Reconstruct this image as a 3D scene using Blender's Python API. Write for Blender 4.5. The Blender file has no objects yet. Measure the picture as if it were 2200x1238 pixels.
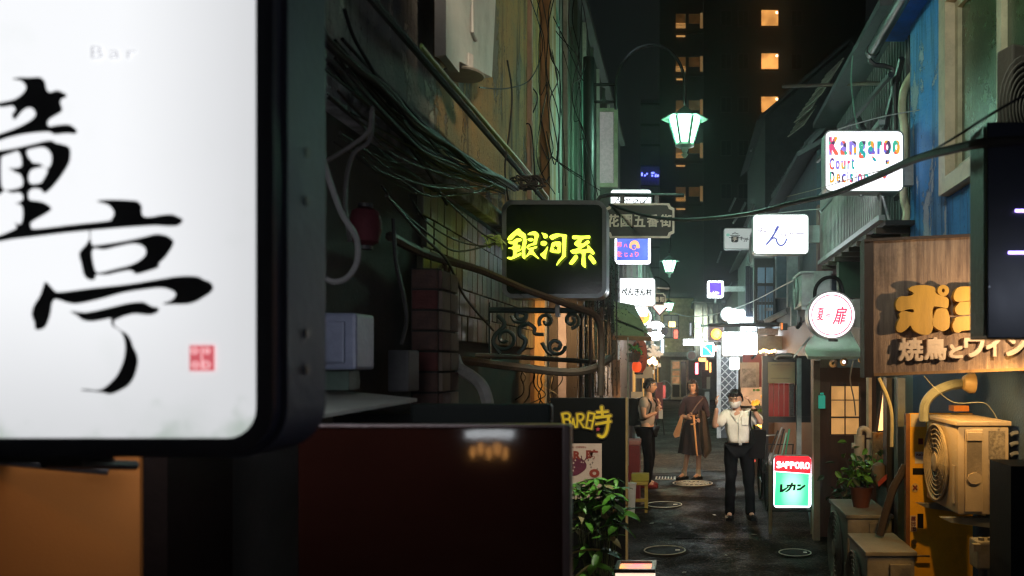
import bpy, bmesh, math, random
from mathutils import Vector, Matrix, noise
random.seed(7)
S = bpy.context.scene
COL = S.collection
# ---------------------------------------------------------------- camera
F = 1800.0; CX = 1470.0; CY = 780.0; H = 1.95       # photograph pixels, vanishing point, eye height
cam = bpy.data.cameras.new('camera'); co = bpy.data.objects.new('camera', cam); COL.objects.link(co)
co.location = (0, 0, H); co.rotation_euler = (math.pi/2, 0, 0)
cam.sensor_width = 36.0; cam.lens = 36.0*F/2200
cam.shift_x = (1100-CX)/2200; cam.shift_y = (CY-619)/2200
cam.clip_start = 0.05; cam.clip_end = 600
cam.dof.use_dof = True; cam.dof.focus_distance = 8.5; cam.dof.aperture_fstop = 2.8
S.camera = co
# ---------------------------------------------------------------- world: a dark city night sky
w = bpy.data.worlds.new('World'); S.world = w; w.use_nodes = True
nt = w.node_tree; bg = nt.nodes['Background']
bg.inputs['Color'].default_value = (0.82, 1.0, 0.98, 1); bg.inputs['Strength'].default_value = 0.0036
S.view_settings.view_transform = 'Standard'; S.view_settings.look = 'None'
S.view_settings.exposure = 0.5; S.view_settings.gamma = 1
cy = S.cycles
cy.use_denoising = True; cy.max_bounces = 6; cy.diffuse_bounces = 3; cy.glossy_bounces = 3
cy.transmission_bounces = 4; cy.volume_bounces = 0; cy.sample_clamp_indirect = 3.0; cy.sample_clamp_direct = 6; cy.filter_width = 1.3; cy.use_adaptive_sampling = False
cy.caustics_reflective = False; cy.caustics_refractive = False; cy.use_light_tree = True
try: cy.denoiser = 'OPENIMAGEDENOISE'
except Exception: pass

def P(px, py, Y): return Vector(((px-CX)/F*Y, Y, H-(py-CY)/F*Y))
def WX(px, py, X):                                     # point of the picture on a wall plane x = X
    Y = X*F/(px-CX); return P(px, py, Y)
# ---------------------------------------------------------------- materials
M = {}
def nn(nt, t, **k):
    n = nt.nodes.new(t)
    for a, b in k.items(): setattr(n, a, b)
    return n
def mat(name, col, rough=.7, metal=0, var=.35, scale=6, bump=.25, stretch=(1,1,1), col2=None, spec=.5, fine=60, grime=.0, trans=0, coat=0, rv=1.0):
    if name in M: return M[name]
    m = bpy.data.materials.new(name); m.use_nodes = True; t = m.node_tree; b = t.nodes['Principled BSDF']; L = t.links.new
    col = tuple(col); c2 = tuple(col2) if col2 else tuple(c*(1-var) for c in col)
    tc = nn(t, 'ShaderNodeTexCoord'); mp = nn(t, 'ShaderNodeMapping'); mp.inputs['Scale'].default_value = stretch
    L(tc.outputs['Object'], mp.inputs['Vector'])
    n1 = nn(t, 'ShaderNodeTexNoise'); n1.inputs['Scale'].default_value = scale; n1.inputs['Detail'].default_value = 8; n1.inputs['Roughness'].default_value = .65
    L(mp.outputs['Vector'], n1.inputs['Vector'])
    cr = nn(t, 'ShaderNodeValToRGB'); cr.color_ramp.elements[0].position = .35; cr.color_ramp.elements[1].position = .65
    cr.color_ramp.elements[0].color = (*c2, 1); cr.color_ramp.elements[1].color = (*col, 1)
    L(n1.outputs['Fac'], cr.inputs['Fac'])
    out = cr.outputs['Color']
    if grime:
        n3 = nn(t, 'ShaderNodeTexNoise'); n3.inputs['Scale'].default_value = scale*.45; n3.inputs['Detail'].default_value = 10; n3.inputs['Roughness'].default_value = .75
        L(tc.outputs['Object'], n3.inputs['Vector'])
        r3 = nn(t, 'ShaderNodeMapRange'); r3.inputs['From Min'].default_value = .5; r3.inputs['From Max'].default_value = .72; r3.inputs['To Max'].default_value = grime
        L(n3.outputs['Fac'], r3.inputs['Value'])
        mx = nn(t, 'ShaderNodeMixRGB'); mx.inputs['Color2'].default_value = (.03, .022, .016, 1); L(r3.outputs['Result'], mx.inputs['Fac']); L(out, mx.inputs['Color1']); out = mx.outputs['Color']
    L(out, b.inputs['Base Color'])
    n2 = nn(t, 'ShaderNodeTexNoise'); n2.inputs['Scale'].default_value = fine; n2.inputs['Detail'].default_value = 5
    L(mp.outputs['Vector'], n2.inputs['Vector'])
    bp = nn(t, 'ShaderNodeBump'); bp.inputs['Strength'].default_value = bump; bp.inputs['Distance'].default_value = .01
    L(n2.outputs['Fac'], bp.inputs['Height']); L(bp.outputs['Normal'], b.inputs['Normal'])
    rr = nn(t, 'ShaderNodeMapRange'); rr.inputs['To Min'].default_value = max(.03, rough-.12*rv); rr.inputs['To Max'].default_value = min(1, rough+.15*rv)
    L(n1.outputs['Fac'], rr.inputs['Value']); L(rr.outputs['Result'], b.inputs['Roughness'])
    b.inputs['Metallic'].default_value = metal; b.inputs['Specular IOR Level'].default_value = spec
    if trans: b.inputs['Transmission Weight'].default_value = trans
    if coat: b.inputs['Coat Weight'].default_value = coat; b.inputs['Coat Roughness'].default_value = .08
    M[name] = m; return m
def ground_mat(nm='worn_asphalt', kk=1.0, tint=(1,1,1)):
    m = bpy.data.materials.new(nm); m.use_nodes = True; t = m.node_tree; b = t.nodes['Principled BSDF']; L = t.links.new
    tc = nn(t, 'ShaderNodeTexCoord')
    def nz(sc, det, r=.6):
        n = nn(t, 'ShaderNodeTexNoise'); n.inputs['Scale'].default_value = sc; n.inputs['Detail'].default_value = det; n.inputs['Roughness'].default_value = r; L(tc.outputs['Object'], n.inputs['Vector']); return n.outputs['Fac']
    def ramp(s, stops):
        c = nn(t, 'ShaderNodeValToRGB'); L(s, c.inputs['Fac'])
        while len(c.color_ramp.elements) < len(stops): c.color_ramp.elements.new(.5)
        for i, (p, q) in enumerate(stops): c.color_ramp.elements[i].position = p
        for i, (p, q) in enumerate(stops): c.color_ramp.elements[i].color = (*q, 1)
        return c.outputs['Color']
    big = ramp(nz(.9, 8, .7), [(p, tuple(c*kk*q for c, q in zip(cc, tint))) for p, cc in ((.30, (.014,.011,.009)), (.5, (.019,.0135,.010)), (.70, (.026,.018,.013)))])
    v = nn(t, 'ShaderNodeTexVoronoi'); v.inputs['Scale'].default_value = 55; L(tc.outputs['Object'], v.inputs['Vector'])
    s = nn(t, 'ShaderNodeSeparateColor'); L(v.outputs['Color'], s.inputs['Color'])
    sp = ramp(s.outputs['Red'], [(.0, (.35,.35,.35)), (.72, (.9,.9,.9)), (.86, (1.6,1.5,1.4)), (.96, (3.2,3.0,2.7))])
    mx = nn(t, 'ShaderNodeMixRGB', blend_type='MULTIPLY'); mx.inputs['Fac'].default_value = 1; L(big, mx.inputs['Color1']); L(sp, mx.inputs['Color2']); L(mx.outputs['Color'], b.inputs['Base Color'])
    r = nn(t, 'ShaderNodeMapRange'); r.inputs['From Min'].default_value = .42; r.inputs['From Max'].default_value = .60; r.inputs['To Min'].default_value = .5; r.inputs['To Max'].default_value = .9; L(nz(1.3, 6), r.inputs['Value']); L(r.outputs['Result'], b.inputs['Roughness'])
    b.inputs['Specular IOR Level'].default_value = .03
    a = nn(t, 'ShaderNodeMath', operation='MULTIPLY_ADD'); L(v.outputs['Distance'], a.inputs[0]); a.inputs[1].default_value = .6; L(nz(9, 8), a.inputs[2])
    bp = nn(t, 'ShaderNodeBump'); bp.inputs['Strength'].default_value = 1; bp.inputs['Distance'].default_value = .012; L(a.outputs[0], bp.inputs['Height']); L(bp.outputs['Normal'], b.inputs['Normal'])
    return m
def oldwall(name, c1, c2, flake, stain=(.03,.022,.016), rough=.9):
    """rendered wall with run-down streaks, flaked patches and cracks, all with their own relief"""
    m = bpy.data.materials.new(name); m.use_nodes = True; t = m.node_tree; b = t.nodes['Principled BSDF']; L = t.links.new
    tc = nn(t, 'ShaderNodeTexCoord')
    def nz(scale, det, stretch=(1,1,1), rgh=.65, dist=0):
        mp = nn(t, 'ShaderNodeMapping'); mp.inputs['Scale'].default_value = stretch; L(tc.outputs['Object'], mp.inputs['Vector'])
        n = nn(t, 'ShaderNodeTexNoise'); n.inputs['Scale'].default_value = scale; n.inputs['Detail'].default_value = det; n.inputs['Roughness'].default_value = rgh; n.inputs['Distortion'].default_value = dist
        L(mp.outputs['Vector'], n.inputs['Vector']); return n.outputs['Fac']
    def rmp(s, lo, hi, a=0, z=1):
        r = nn(t, 'ShaderNodeMapRange'); r.inputs['From Min'].default_value = lo; r.inputs['From Max'].default_value = hi; r.inputs['To Min'].default_value = a; r.inputs['To Max'].default_value = z; L(s, r.inputs['Value']); return r.outputs['Result']
    def mix(f, a, c):
        x = nn(t, 'ShaderNodeMixRGB'); L(f, x.inputs['Fac'])
        if isinstance(a, tuple): x.inputs['Color1'].default_value = (*a, 1)
        else: L(a, x.inputs['Color1'])
        x.inputs['Color2'].default_value = (*c, 1); return x.outputs['Color']
    base = mix(rmp(nz(1.8, 10), .35, .65), c1, c2)
    st = rmp(nz(9, 6, (1,1,.10), .6), .50, .66, 0, .85); col = mix(st, base, stain)
    fl = rmp(nz(2.6, 12, (1,1,.6), .72, .4), .555, .575); col = mix(fl, col, flake)
    sp = rmp(nz(26, 4), .60, .70, 0, .8); col = mix(sp, col, stain)
    L(col, b.inputs['Base Color']); b.inputs['Roughness'].default_value = rough; b.inputs['Specular IOR Level'].default_value = .25
    h1 = nn(t, 'ShaderNodeMath', operation='MULTIPLY_ADD'); L(fl, h1.inputs[0]); h1.inputs[1].default_value = -1.2; L(nz(45, 6), h1.inputs[2])
    bp = nn(t, 'ShaderNodeBump'); bp.inputs['Strength'].default_value = .9; bp.inputs['Distance'].default_value = .012; L(h1.outputs[0], bp.inputs['Height']); L(bp.outputs['Normal'], b.inputs['Normal'])
    M[name] = m; return m
def emi(name, col, st, var=0, scale=8, col2=None, base=None):
    if name in M: return M[name]
    m = bpy.data.materials.new(name); m.use_nodes = True; t = m.node_tree; b = t.nodes['Principled BSDF']; L = t.links.new
    b.inputs['Base Color'].default_value = (*(base or [c*.6 for c in col]), 1); b.inputs['Roughness'].default_value = .35
    b.inputs['Emission Color'].default_value = (*col, 1); b.inputs['Emission Strength'].default_value = st
    if var or col2:
        tc = nn(t, 'ShaderNodeTexCoord'); n1 = nn(t, 'ShaderNodeTexNoise'); n1.inputs['Scale'].default_value = scale; n1.inputs['Detail'].default_value = 4
        L(tc.outputs['Object'], n1.inputs['Vector']); cr = nn(t, 'ShaderNodeValToRGB')
        c2 = col2 or [c*(1-var) for c in col]
        cr.color_ramp.elements[0].position = .38; cr.color_ramp.elements[1].position = .62
        cr.color_ramp.elements[0].color = (*c2, 1); cr.color_ramp.elements[1].color = (*col, 1)
        L(n1.outputs['Fac'], cr.inputs['Fac']); L(cr.outputs['Color'], b.inputs['Emission Color'])
    M[name] = m; return m
def patchwork(name, cols, scale, st, flat=None):
    m = bpy.data.materials.new(name); m.use_nodes = True; t = m.node_tree; b = t.nodes['Principled BSDF']; L = t.links.new
    tc = nn(t, 'ShaderNodeTexCoord'); mp = nn(t, 'ShaderNodeMapping'); mp.inputs['Scale'].default_value = (1, 0.0, .6)
    v = nn(t, 'ShaderNodeTexVoronoi'); v.inputs['Scale'].default_value = scale; L(tc.outputs['Object'], mp.inputs['Vector']); L(mp.outputs['Vector'], v.inputs['Vector'])
    s = nn(t, 'ShaderNodeSeparateColor'); L(v.outputs['Color'], s.inputs['Color'])
    cr = nn(t, 'ShaderNodeValToRGB'); cr.color_ramp.interpolation = 'CONSTANT'
    while len(cr.color_ramp.elements) < len(cols): cr.color_ramp.elements.new(.5)
    for i, c in enumerate(cols): cr.color_ramp.elements[i].position = i/len(cols)
    for i, c in enumerate(cols): cr.color_ramp.elements[i].color = (*c, 1)
    L(s.outputs['Red'], cr.inputs['Fac']); L(cr.outputs['Color'], b.inputs['Base Color']); b.inputs['Roughness'].default_value = .6
    if st: L(cr.outputs['Color'], b.inputs['Emission Color']); b.inputs['Emission Strength'].default_value = st
    M[name] = m; return m
# ---------------------------------------------------------------- mesh builder
def smooth_path(pts, n=6, closed=False):
    pts = [Vector(p) for p in pts]; out = []; N = len(pts)
    if N < 3 and not closed: return pts
    for i in range(N if closed else N-1):
        if closed: p0, p1, p2, p3 = pts[i-1], pts[i], pts[(i+1) % N], pts[(i+2) % N]
        else: p0, p1, p2, p3 = pts[max(i-1, 0)], pts[i], pts[i+1], pts[min(i+2, N-1)]
        for k in range(n):
            t = k/n
            out.append(.5*((2*p1)+(p2-p0)*t+(2*p0-5*p1+4*p2-p3)*t*t+(3*p1-p0-3*p2+p3)*t**3))
    if not closed: out.append(pts[-1])
    return out
class MB:
    def __init__(s): s.v = []; s.f = []; s.sm = False
    def add(s, vs, fs):
        n = len(s.v); s.v += [tuple(v) for v in vs]; s.f += [tuple(i+n for i in f) for f in fs]; return s
    def box(s, a, b, bev=0):
        x0, x1 = sorted((a[0], b[0])); y0, y1 = sorted((a[1], b[1])); z0, z1 = sorted((a[2], b[2]))
        if not bev:
            return s.add([(x, y, z) for x in (x0, x1) for y in (y0, y1) for z in (z0, z1)], [(0,1,3,2),(4,6,7,5),(0,4,5,1),(2,3,7,6),(0,2,6,4),(1,5,7,3)])
        bm = bmesh.new(); bmesh.ops.create_cube(bm, size=1)
        bmesh.ops.scale(bm, vec=(x1-x0, y1-y0, z1-z0), verts=bm.verts); bmesh.ops.translate(bm, vec=((x0+x1)/2, (y0+y1)/2, (z0+z1)/2), verts=bm.verts)
        bmesh.ops.bevel(bm, geom=bm.edges[:], offset=bev, segments=2, affect='EDGES', profile=.6)
        return s.bm(bm)
    def bm(s, bm, mtx=None):
        if mtx: bm.transform(mtx)
        bm.verts.index_update(); s.add([v.co for v in bm.verts], [[v.index for v in f.verts] for f in bm.faces]); bm.free(); return s
    def obox(s, c, sz, rot=(0,0,0), bev=0):
        t = MB(); h = [q/2 for q in sz]; t.box([-q for q in h], h, bev)
        from mathutils import Euler
        m = Matrix.Translation(c) @ Euler(rot).to_matrix().to_4x4()
        return s.add([m @ Vector(v) for v in t.v], t.f)
    def tube(s, pts, r, n=8, sub=0, cap=True, r2=None):
        if sub: pts = smooth_path(pts, sub)
        pts = [Vector(p) for p in pts]; N = len(pts); base = len(s.v); up = None
        for i, p in enumerate(pts):
            d = (pts[min(i+1, N-1)]-pts[max(i-1, 0)])
            d = d.normalized() if d.length > 1e-9 else Vector((0,0,1))
            if up is None: up = d.orthogonal().normalized()
            up = (up-d*up.dot(d)); up = up.normalized() if up.length > 1e-6 else d.orthogonal().normalized()
            q = d.cross(up)
            rr = r if r2 is None else r+(r2-r)*i/max(1, N-1)
            if callable(r): rr = r(i/max(1, N-1))
            for k in range(n):
                a = 2*math.pi*k/n; s.v.append(tuple(p+up*math.cos(a)*rr+q*math.sin(a)*rr))
        for i in range(N-1):
            for k in range(n):
                a = base+i*n+k; b = base+i*n+(k+1) % n; s.f.append((a, b, b+n, a+n))
        if cap: s.f.append(tuple(base+k for k in reversed(range(n)))); s.f.append(tuple(base+(N-1)*n+k for k in range(n)))
        return s
    def cyl(s, a, b, r, n=16, r2=None): return s.tube([a, b], r, n, r2=r2)
    def lathe(s, c, prof, n=24, axis='z', sx=1, sy=1):
        base = len(s.v); c = Vector(c)
        for (r, h) in prof:
            for k in range(n):
                a = 2*math.pi*k/n; u = r*math.cos(a)*sx; v = r*math.sin(a)*sy
                if axis == 'z': q = Vector((u, v, h))
                elif axis == 'y': q = Vector((u, h, v))
                else: q = Vector((h, u, v))
                s.v.append(tuple(c+q))
        m = len(prof)
        for i in range(m-1):
            for k in range(n):
                a = base+i*n+k; b = base+i*n+(k+1) % n; s.f.append((a, b, b+n, a+n))
        s.f.append(tuple(base+k for k in reversed(range(n)))); s.f.append(tuple(base+(m-1)*n+k for k in range(n)))
        return s
    def prism(s, poly, t):                             # poly: points in space (planar), t: thickness vector
        poly = [Vector(p) for p in poly]; t = Vector(t); n = len(poly); base = len(s.v)
        s.v += [tuple(p) for p in poly]+[tuple(p+t) for p in poly]
        s.f.append(tuple(base+i for i in range(n))); s.f.append(tuple(base+n+i for i in reversed(range(n))))
        for i in range(n): s.f.append((base+i, base+n+i, base+n+(i+1) % n, base+(i+1) % n))
        return s
    def quad(s, a, b, c, d, t): return s.prism([a, b, c, d], t)
WL = {}
def link(o, parent=None):
    COL.objects.link(o)
    if parent: o.parent = parent
def build(name, mb, m, parent=None, smooth=False, kind=None, label=None, loc=None):
    me = bpy.data.meshes.new(name)
    base = WL[parent.name_full] if parent else Vector(loc or (0, 0, 0))
    me.from_pydata([tuple(Vector(v)-base) for v in mb.v], [], mb.f)
    bm = bmesh.new(); bm.from_mesh(me); bmesh.ops.recalc_face_normals(bm, faces=bm.faces); bm.to_mesh(me); bm.free()
    if smooth: 
        me.polygons.foreach_set('use_smooth', [True]*len(me.polygons)); me.update()
        try: me.set_sharp_from_angle(angle=math.radians(38))
        except Exception: pass
    me.materials.append(m)
    o = bpy.data.objects.new(name, me); link(o, parent); WL[o.name_full] = base
    if not parent: o.location = base
    if kind: o['kind'] = kind
    if label: o['label'] = label
    return o
def thing(name, label, cat, loc=(0,0,0), group=None):
    o = bpy.data.objects.new(name, None); COL.objects.link(o); o.location = loc; o.empty_display_size = .1
    o['label'] = label; o['category'] = cat
    if group: o['group'] = group
    WL[o.name_full] = Vector(loc); return o
def tag(o, label, cat, group=None):
    o['label'] = label; o['category'] = cat
    if group: o['group'] = group
    return o
def solo(name, mb, m, label, cat, smooth=False, group=None, loc=None):
    if loc is None:
        n = max(1, len(mb.v)); loc = (sum(v[0] for v in mb.v)/n, sum(v[1] for v in mb.v)/n, min(v[2] for v in mb.v))
    return tag(build(name, mb, m, None, smooth, loc=loc), label, cat, group)
def copy_tree(o, loc=None, label=None):
    def rec(q, par):
        c = q.copy(); COL.objects.link(c); c.parent = par; WL[c.name_full] = WL.get(q.name_full, Vector())
        for ch in list(q.children): rec(ch, c)
        return c
    c = rec(o, None)
    if loc is not None: c.location = loc
    if label: c['label'] = label
    return c
# ---------------------------------------------------------------- flat shapes and lettering
def curve_mesh(splines, extrude):
    cu = bpy.data.curves.new('shape', 'CURVE'); cu.dimensions = '2D'; cu.fill_mode = 'BOTH'; cu.extrude = extrude
    for pts in splines:
        sp = cu.splines.new('POLY'); sp.points.add(len(pts)-1); sp.use_cyclic_u = True
        for i, p in enumerate(pts): sp.points[i].co = (p[0], p[1], 0, 1)
    o = bpy.data.objects.new('shape', cu); COL.objects.link(o)
    dg = bpy.context.evaluated_depsgraph_get(); me = o.evaluated_get(dg).to_mesh()
    vs = [v.co.copy() for v in me.vertices]; fs = [tuple(p.vertices) for p in me.polygons]
    bpy.data.objects.remove(o); bpy.data.curves.remove(cu); return vs, fs
def sm2(pts, n=4): return [(p.x, p.y) for p in smooth_path([Vector((a, b, 0)) for a, b in pts], n, True)]
def glyph(mb, shapes, Y, ext=.0015, smooth=True, rot=0, conv=lambda a, b: (a, b)):
    """shapes: list of [outer, hole, hole..] in photo pixels; laid on the plane y = Y facing the viewer's side"""
    for k, sh in enumerate(shapes):
        spl = []
        for pts in sh:
            q = [conv(*p) for p in pts]; q = sm2(q) if smooth else q
            spl.append([((x-CX)/F*Y, H-(y-CY)/F*Y) for x, y in q])
        vs, fs = curve_mesh(spl, ext)
        mb.add([(v.x, Y-ext+v.z-k*.0002, v.y) for v in vs], fs)
    return mb
_tc = {}
def text_geo(s, bold=0, ext=0.002, shear=0, spacing=1, res=3):
    key = (s, bold, shear, spacing)
    if key in _tc: return _tc[key]
    cu = bpy.data.curves.new('lettering', 'FONT'); cu.body = s; cu.size = 1; cu.offset = bold; cu.shear = shear; cu.space_character = spacing
    cu.resolution_u = res; cu.extrude = .5; cu.fill_mode = 'BOTH'
    o = bpy.data.objects.new('lettering', cu); COL.objects.link(o)
    dg = bpy.context.evaluated_depsgraph_get(); me = o.evaluated_get(dg).to_mesh()
    vs = [v.co.copy() for v in me.vertices]; fs = [tuple(p.vertices) for p in me.polygons]
    bpy.data.objects.remove(o); bpy.data.curves.remove(cu); _tc[key] = (vs, fs); return vs, fs
def text(mb, s, x0, y0, x1, y1, Y, bold=0, ext=.002, shear=0, spacing=1, yf=None, fat=0):
    if fat:
        for k, (dx, dy) in enumerate(((-1,-1),(1,-1),(-1,1),(1,1),(0,0),(-1,0),(1,0),(0,1),(0,-1))):
            text(mb, s, x0+dx*fat+fat, y0+dy*fat+fat, x1+dx*fat-fat, y1+dy*fat-fat, Y-k*.0002, bold, ext, shear, spacing, yf)
        return mb
    vs, fs = text_geo(s, bold, ext, shear, spacing)
    if not vs: return mb
    ax, bx = min(v.x for v in vs), max(v.x for v in vs); ay, by = min(v.y for v in vs), max(v.y for v in vs)
    out = []
    for v in vs:
        u = (v.x-ax)/max(1e-6, bx-ax); t = (v.y-ay)/max(1e-6, by-ay)
        p = P(x0+(x1-x0)*u, y1+(y0-y1)*t, Y)
        if yf: 
            p2 = yf(x0+(x1-x0)*u, y1+(y0-y1)*t); p = Vector(p2)
        out.append((p.x, p.y-ext+v.z*2*ext, p.z))
    return mb.add(out, fs)
def strokes(mb, sts, Y, wd, ext=.0015, grow=0, conv=lambda a, b: (a, b)):
    """thick round-ended strokes: [(pts, width)] in photo pixels"""
    for k, st in enumerate(sts):
        pts, w_ = (st, wd) if not isinstance(st[1], (int, float)) else (st[0], st[1])
        q = [Vector((*conv(*p), 0)) for p in pts]; q = smooth_path(q, 4) if len(q) > 2 else q
        r = w_/2+grow; L_ = []; R_ = []
        for i, p in enumerate(q):
            d = (q[min(i+1, len(q)-1)]-q[max(i-1, 0)]).normalized(); n = Vector((-d.y, d.x, 0))
            L_.append(p+n*r); R_.append(p-n*r)
        d0 = (q[1]-q[0]).normalized(); d1 = (q[-1]-q[-2]).normalized()
        poly = L_+[q[-1]+(Vector((-d1.y, d1.x, 0))*math.cos(a)+d1*math.sin(a))*r for a in (.5, 1.1, 1.6, 2.1, 2.7)]+R_[::-1]+[q[0]-(Vector((-d0.y, d0.x, 0))*math.cos(a)+d0*math.sin(a))*r for a in (.5, 1.1, 1.6, 2.1, 2.7)]
        # as a quad strip so that sharp bends stay clean
        vs = []; fs = []
        z = -k*.00025
        for a, b in zip(L_, R_):
            for pp in (a, b):
                o = P(pp.x, pp.y, Y); vs.append((o.x, Y+z-2*ext, o.z))
        n = len(L_)
        for i in range(n-1): fs.append((2*i, 2*i+1, 2*i+3, 2*i+2))
        for (c, dd) in ((q[0], -d0), (q[-1], d1)):
            b0 = len(vs); nn_ = Vector((-dd.y, dd.x, 0))
            for a in range(9):
                an = math.pi*a/8; pp = c+(nn_*math.cos(an)+dd*math.sin(an))*r; o = P(pp.x, pp.y, Y); vs.append((o.x, Y+z-2*ext, o.z))
            fs.append(tuple(range(b0, b0+9)))
        mb.add(vs, fs)
    return mb
def rrect(x0, z0, x1, z1, r, n=6):
    out = []
    for cx_, cz_, a0 in ((x1-r, z1-r, 0), (x0+r, z1-r, 90), (x0+r, z0+r, 180), (x1-r, z0+r, 270)):
        for k in range(n+1):
            a = math.radians(a0+90*k/n); out.append((cx_+r*math.cos(a), cz_+r*math.sin(a)))
    return out
def ring_prism(mb, o, i, y0, y1):
    n = len(o); vs = [(x, y0, z) for x, z in o]+[(x, y0, z) for x, z in i]+[(x, y1, z) for x, z in o]+[(x, y1, z) for x, z in i]; fs = []
    for k in range(n):
        j = (k+1) % n
        fs += [(k, j, n+j, n+k), (2*n+k, 3*n+k, 3*n+j, 2*n+j), (k, 2*n+k, 2*n+j, j), (n+k, n+j, 3*n+j, 3*n+k)]
    return mb.add(vs, fs)
HAZE = True
# ================================================================ materials of the place
asphalt = mat('asphalt', (.050,.040,.034), .78, scale=5, var=.65, bump=1, fine=120, spec=.28, grime=.5)
plaster = oldwall('weathered_plaster', (.26,.25,.22), (.10,.10,.105), (.40,.38,.32))
plaster_w = oldwall('ochre_plaster', (.42,.22,.065), (.20,.17,.085), (.16,.14,.11))
concrete = mat('grey_concrete', (.22,.22,.22), .9, scale=4, bump=.5, grime=.5)
darkwood = mat('dark_wood', (.045,.032,.026), .6, scale=5, stretch=(4,4,.5), bump=.5)
brownwood = mat('brown_wood', (.16,.085,.045), .6, scale=5, stretch=(4,4,.5), bump=.5)
oldboard = mat('old_board', (.38,.22,.10), .7, scale=4, stretch=(5,5,.5), bump=.4, grime=.4)
signwood = mat('sign_wood', (.46,.33,.24), .75, scale=5, stretch=(5,1,.35), col2=(.15,.10,.085), bump=.8, grime=.9)
tile_m = mat('olive_tile', (.10,.09,.045), .45, scale=9, col2=(.08,.08,.05), bump=.4)
brick_m = mat('brown_brick', (.16,.085,.065), .8, scale=9, col2=(.08,.05,.045), bump=.7)
brick_t = mat('tan_brick', (.27,.21,.16), .8, scale=9, bump=.7)
mortar = mat('mortar', (.05,.045,.04), .95)
blackm = mat('black_metal', (.02,.02,.022), .4, spec=.5, bump=.15)
blackp = mat('black_paint', (.010,.010,.010), .5, bump=.12, scale=3, spec=.12)
bezel = mat('bezel_metal', (.035,.035,.06), .38, bump=.1, scale=3)
greym = mat('grey_metal', (.3,.31,.33), .45, metal=.6, bump=.2)
whitem = mat('white_enamel', (.62,.62,.60), .4, var=.2, bump=.15, grime=.35)
creamm = mat('cream_paint', (.62,.52,.36), .55, var=.25, bump=.2, grime=.4)
pipe_b = mat('beige_pipe', (.45,.32,.22), .5, var=.3, bump=.2, grime=.5)
galv = mat('galvanised_steel', (.42,.44,.44), .4, metal=.8, bump=.25, grime=.3)
bluew = oldwall('blue_render', (.04,.24,.62), (.03,.16,.45), (.06,.28,.62), (.02,.06,.14))
bluec = oldwall('worn_blue_render', (.05,.27,.66), (.16,.36,.60), (.42,.52,.60), (.03,.10,.22))
navy = mat('navy_render', (.02,.05,.12), .8, scale=3, bump=.5)
corr = mat('grey_siding', (.11,.12,.115), .6, stretch=(1,1,.3), bump=.3, grime=.5)
darksid = mat('dark_siding', (.07,.08,.085), .6, bump=.4, grime=.5)
palesid = mat('pale_siding', (.34,.36,.36), .6, bump=.3, grime=.5)
greenw = mat('dark_green_wall', (.05,.075,.05), .7, bump=.4, grime=.6)
palegreen = mat('pale_render', (.48,.52,.44), .8, bump=.4, grime=.5)
roofm = mat('roof_sheet', (.09,.10,.105), .55, bump=.4, grime=.5)
patchm = mat('pale_roof_sheet', (.50,.52,.40), .7, bump=.5, stretch=(1,1,4), grime=.5)
towerm = mat('tower_concrete', (.030,.032,.031), .9, bump=.1, scale=.4)
towerp = mat('tower_pale', (.16,.16,.18), .9, bump=.1, scale=.4)
yellowr = mat('yellow_render', (.72,.64,.34), .85, bump=.4, grime=.25)
cable = mat('black_rubber', (.010,.009,.009), .6, bump=.2, spec=.12)
cable_g = mat('grey_cable', (.035,.032,.03), .6, bump=.2)
cable_p = mat('pale_cable', (.35,.35,.25), .45, bump=.2)
rust = mat('rusty_steel', (.10,.06,.04), .7, col2=(.05,.035,.03), bump=.6)
orangew = mat('orange_wall', (.33,.11,.014), .85, var=.06, bump=.12, fine=200)
maroon = mat('maroon_lacquer', (.017,.005,.0035), .045, var=.3, scale=2, bump=.02, fine=5, rv=.1, spec=.6)
glassd = mat('dark_glass', (.02,.03,.02), .12, bump=.05)
frost = mat('frosted_glass', (.55,.47,.50), .35, var=.5, scale=22, bump=1, fine=40)
leaf_m = mat('green_leaf', (.14,.36,.05), .32, var=.45, scale=14, bump=.15)
leaf_d = mat('dark_leaf', (.04,.07,.025), .35, var=.4, scale=14, bump=.15)
leaf_y = mat('yellow_leaf', (.30,.24,.10), .5, var=.3)
tinsel = mat('shiny_dark_leaf', (.03,.035,.035), .18, bump=.1, spec=.8)
yellowd = mat('yellow_paint', (.78,.42,.02), .5, var=.15, bump=.2, grime=.35)
paper = mat('paper', (.55,.47,.36), .8, var=.15)
paper_p = mat('pink_paper', (.62,.42,.36), .8, var=.1)
cardb = mat('tan_board', (.32,.24,.14), .85, var=.2)
redp = mat('red_paper', (.50,.035,.015), .6, var=.3)
redd = mat('dark_red', (.16,.012,.014), .5, var=.3)
acm = mat('ac_enamel', (.42,.34,.24), .45, var=.12, bump=.12, grime=.3)
acg = mat('ac_grille', (.16,.13,.10), .5)
greenb = mat('green_plastic_and_glint', (.03,.30,.16), .4)
terra = mat('brown_pot', (.14,.045,.025), .5)
W8 = emi('white_acrylic_lit', (.86,.95,1.0), 42)
W5 = emi('white_sign_lit', (.90,.96,1.0), 6)
W2 = emi('print_white_lit', (.93,.97,1.0), 1.4)
W3 = emi('soft_white_lit', (.93,.93,1.0), 2.2)
LAMP = emi('lamp_glass_lit', (.46,1.0,.72), 190, base=(.8,.9,.85))
WARM = emi('warm_bulb', (1.0,.55,.18), 22)
WINW = emi('warm_window', (1.0,.50,.12), .55, var=.6, scale=2.0)
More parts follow.
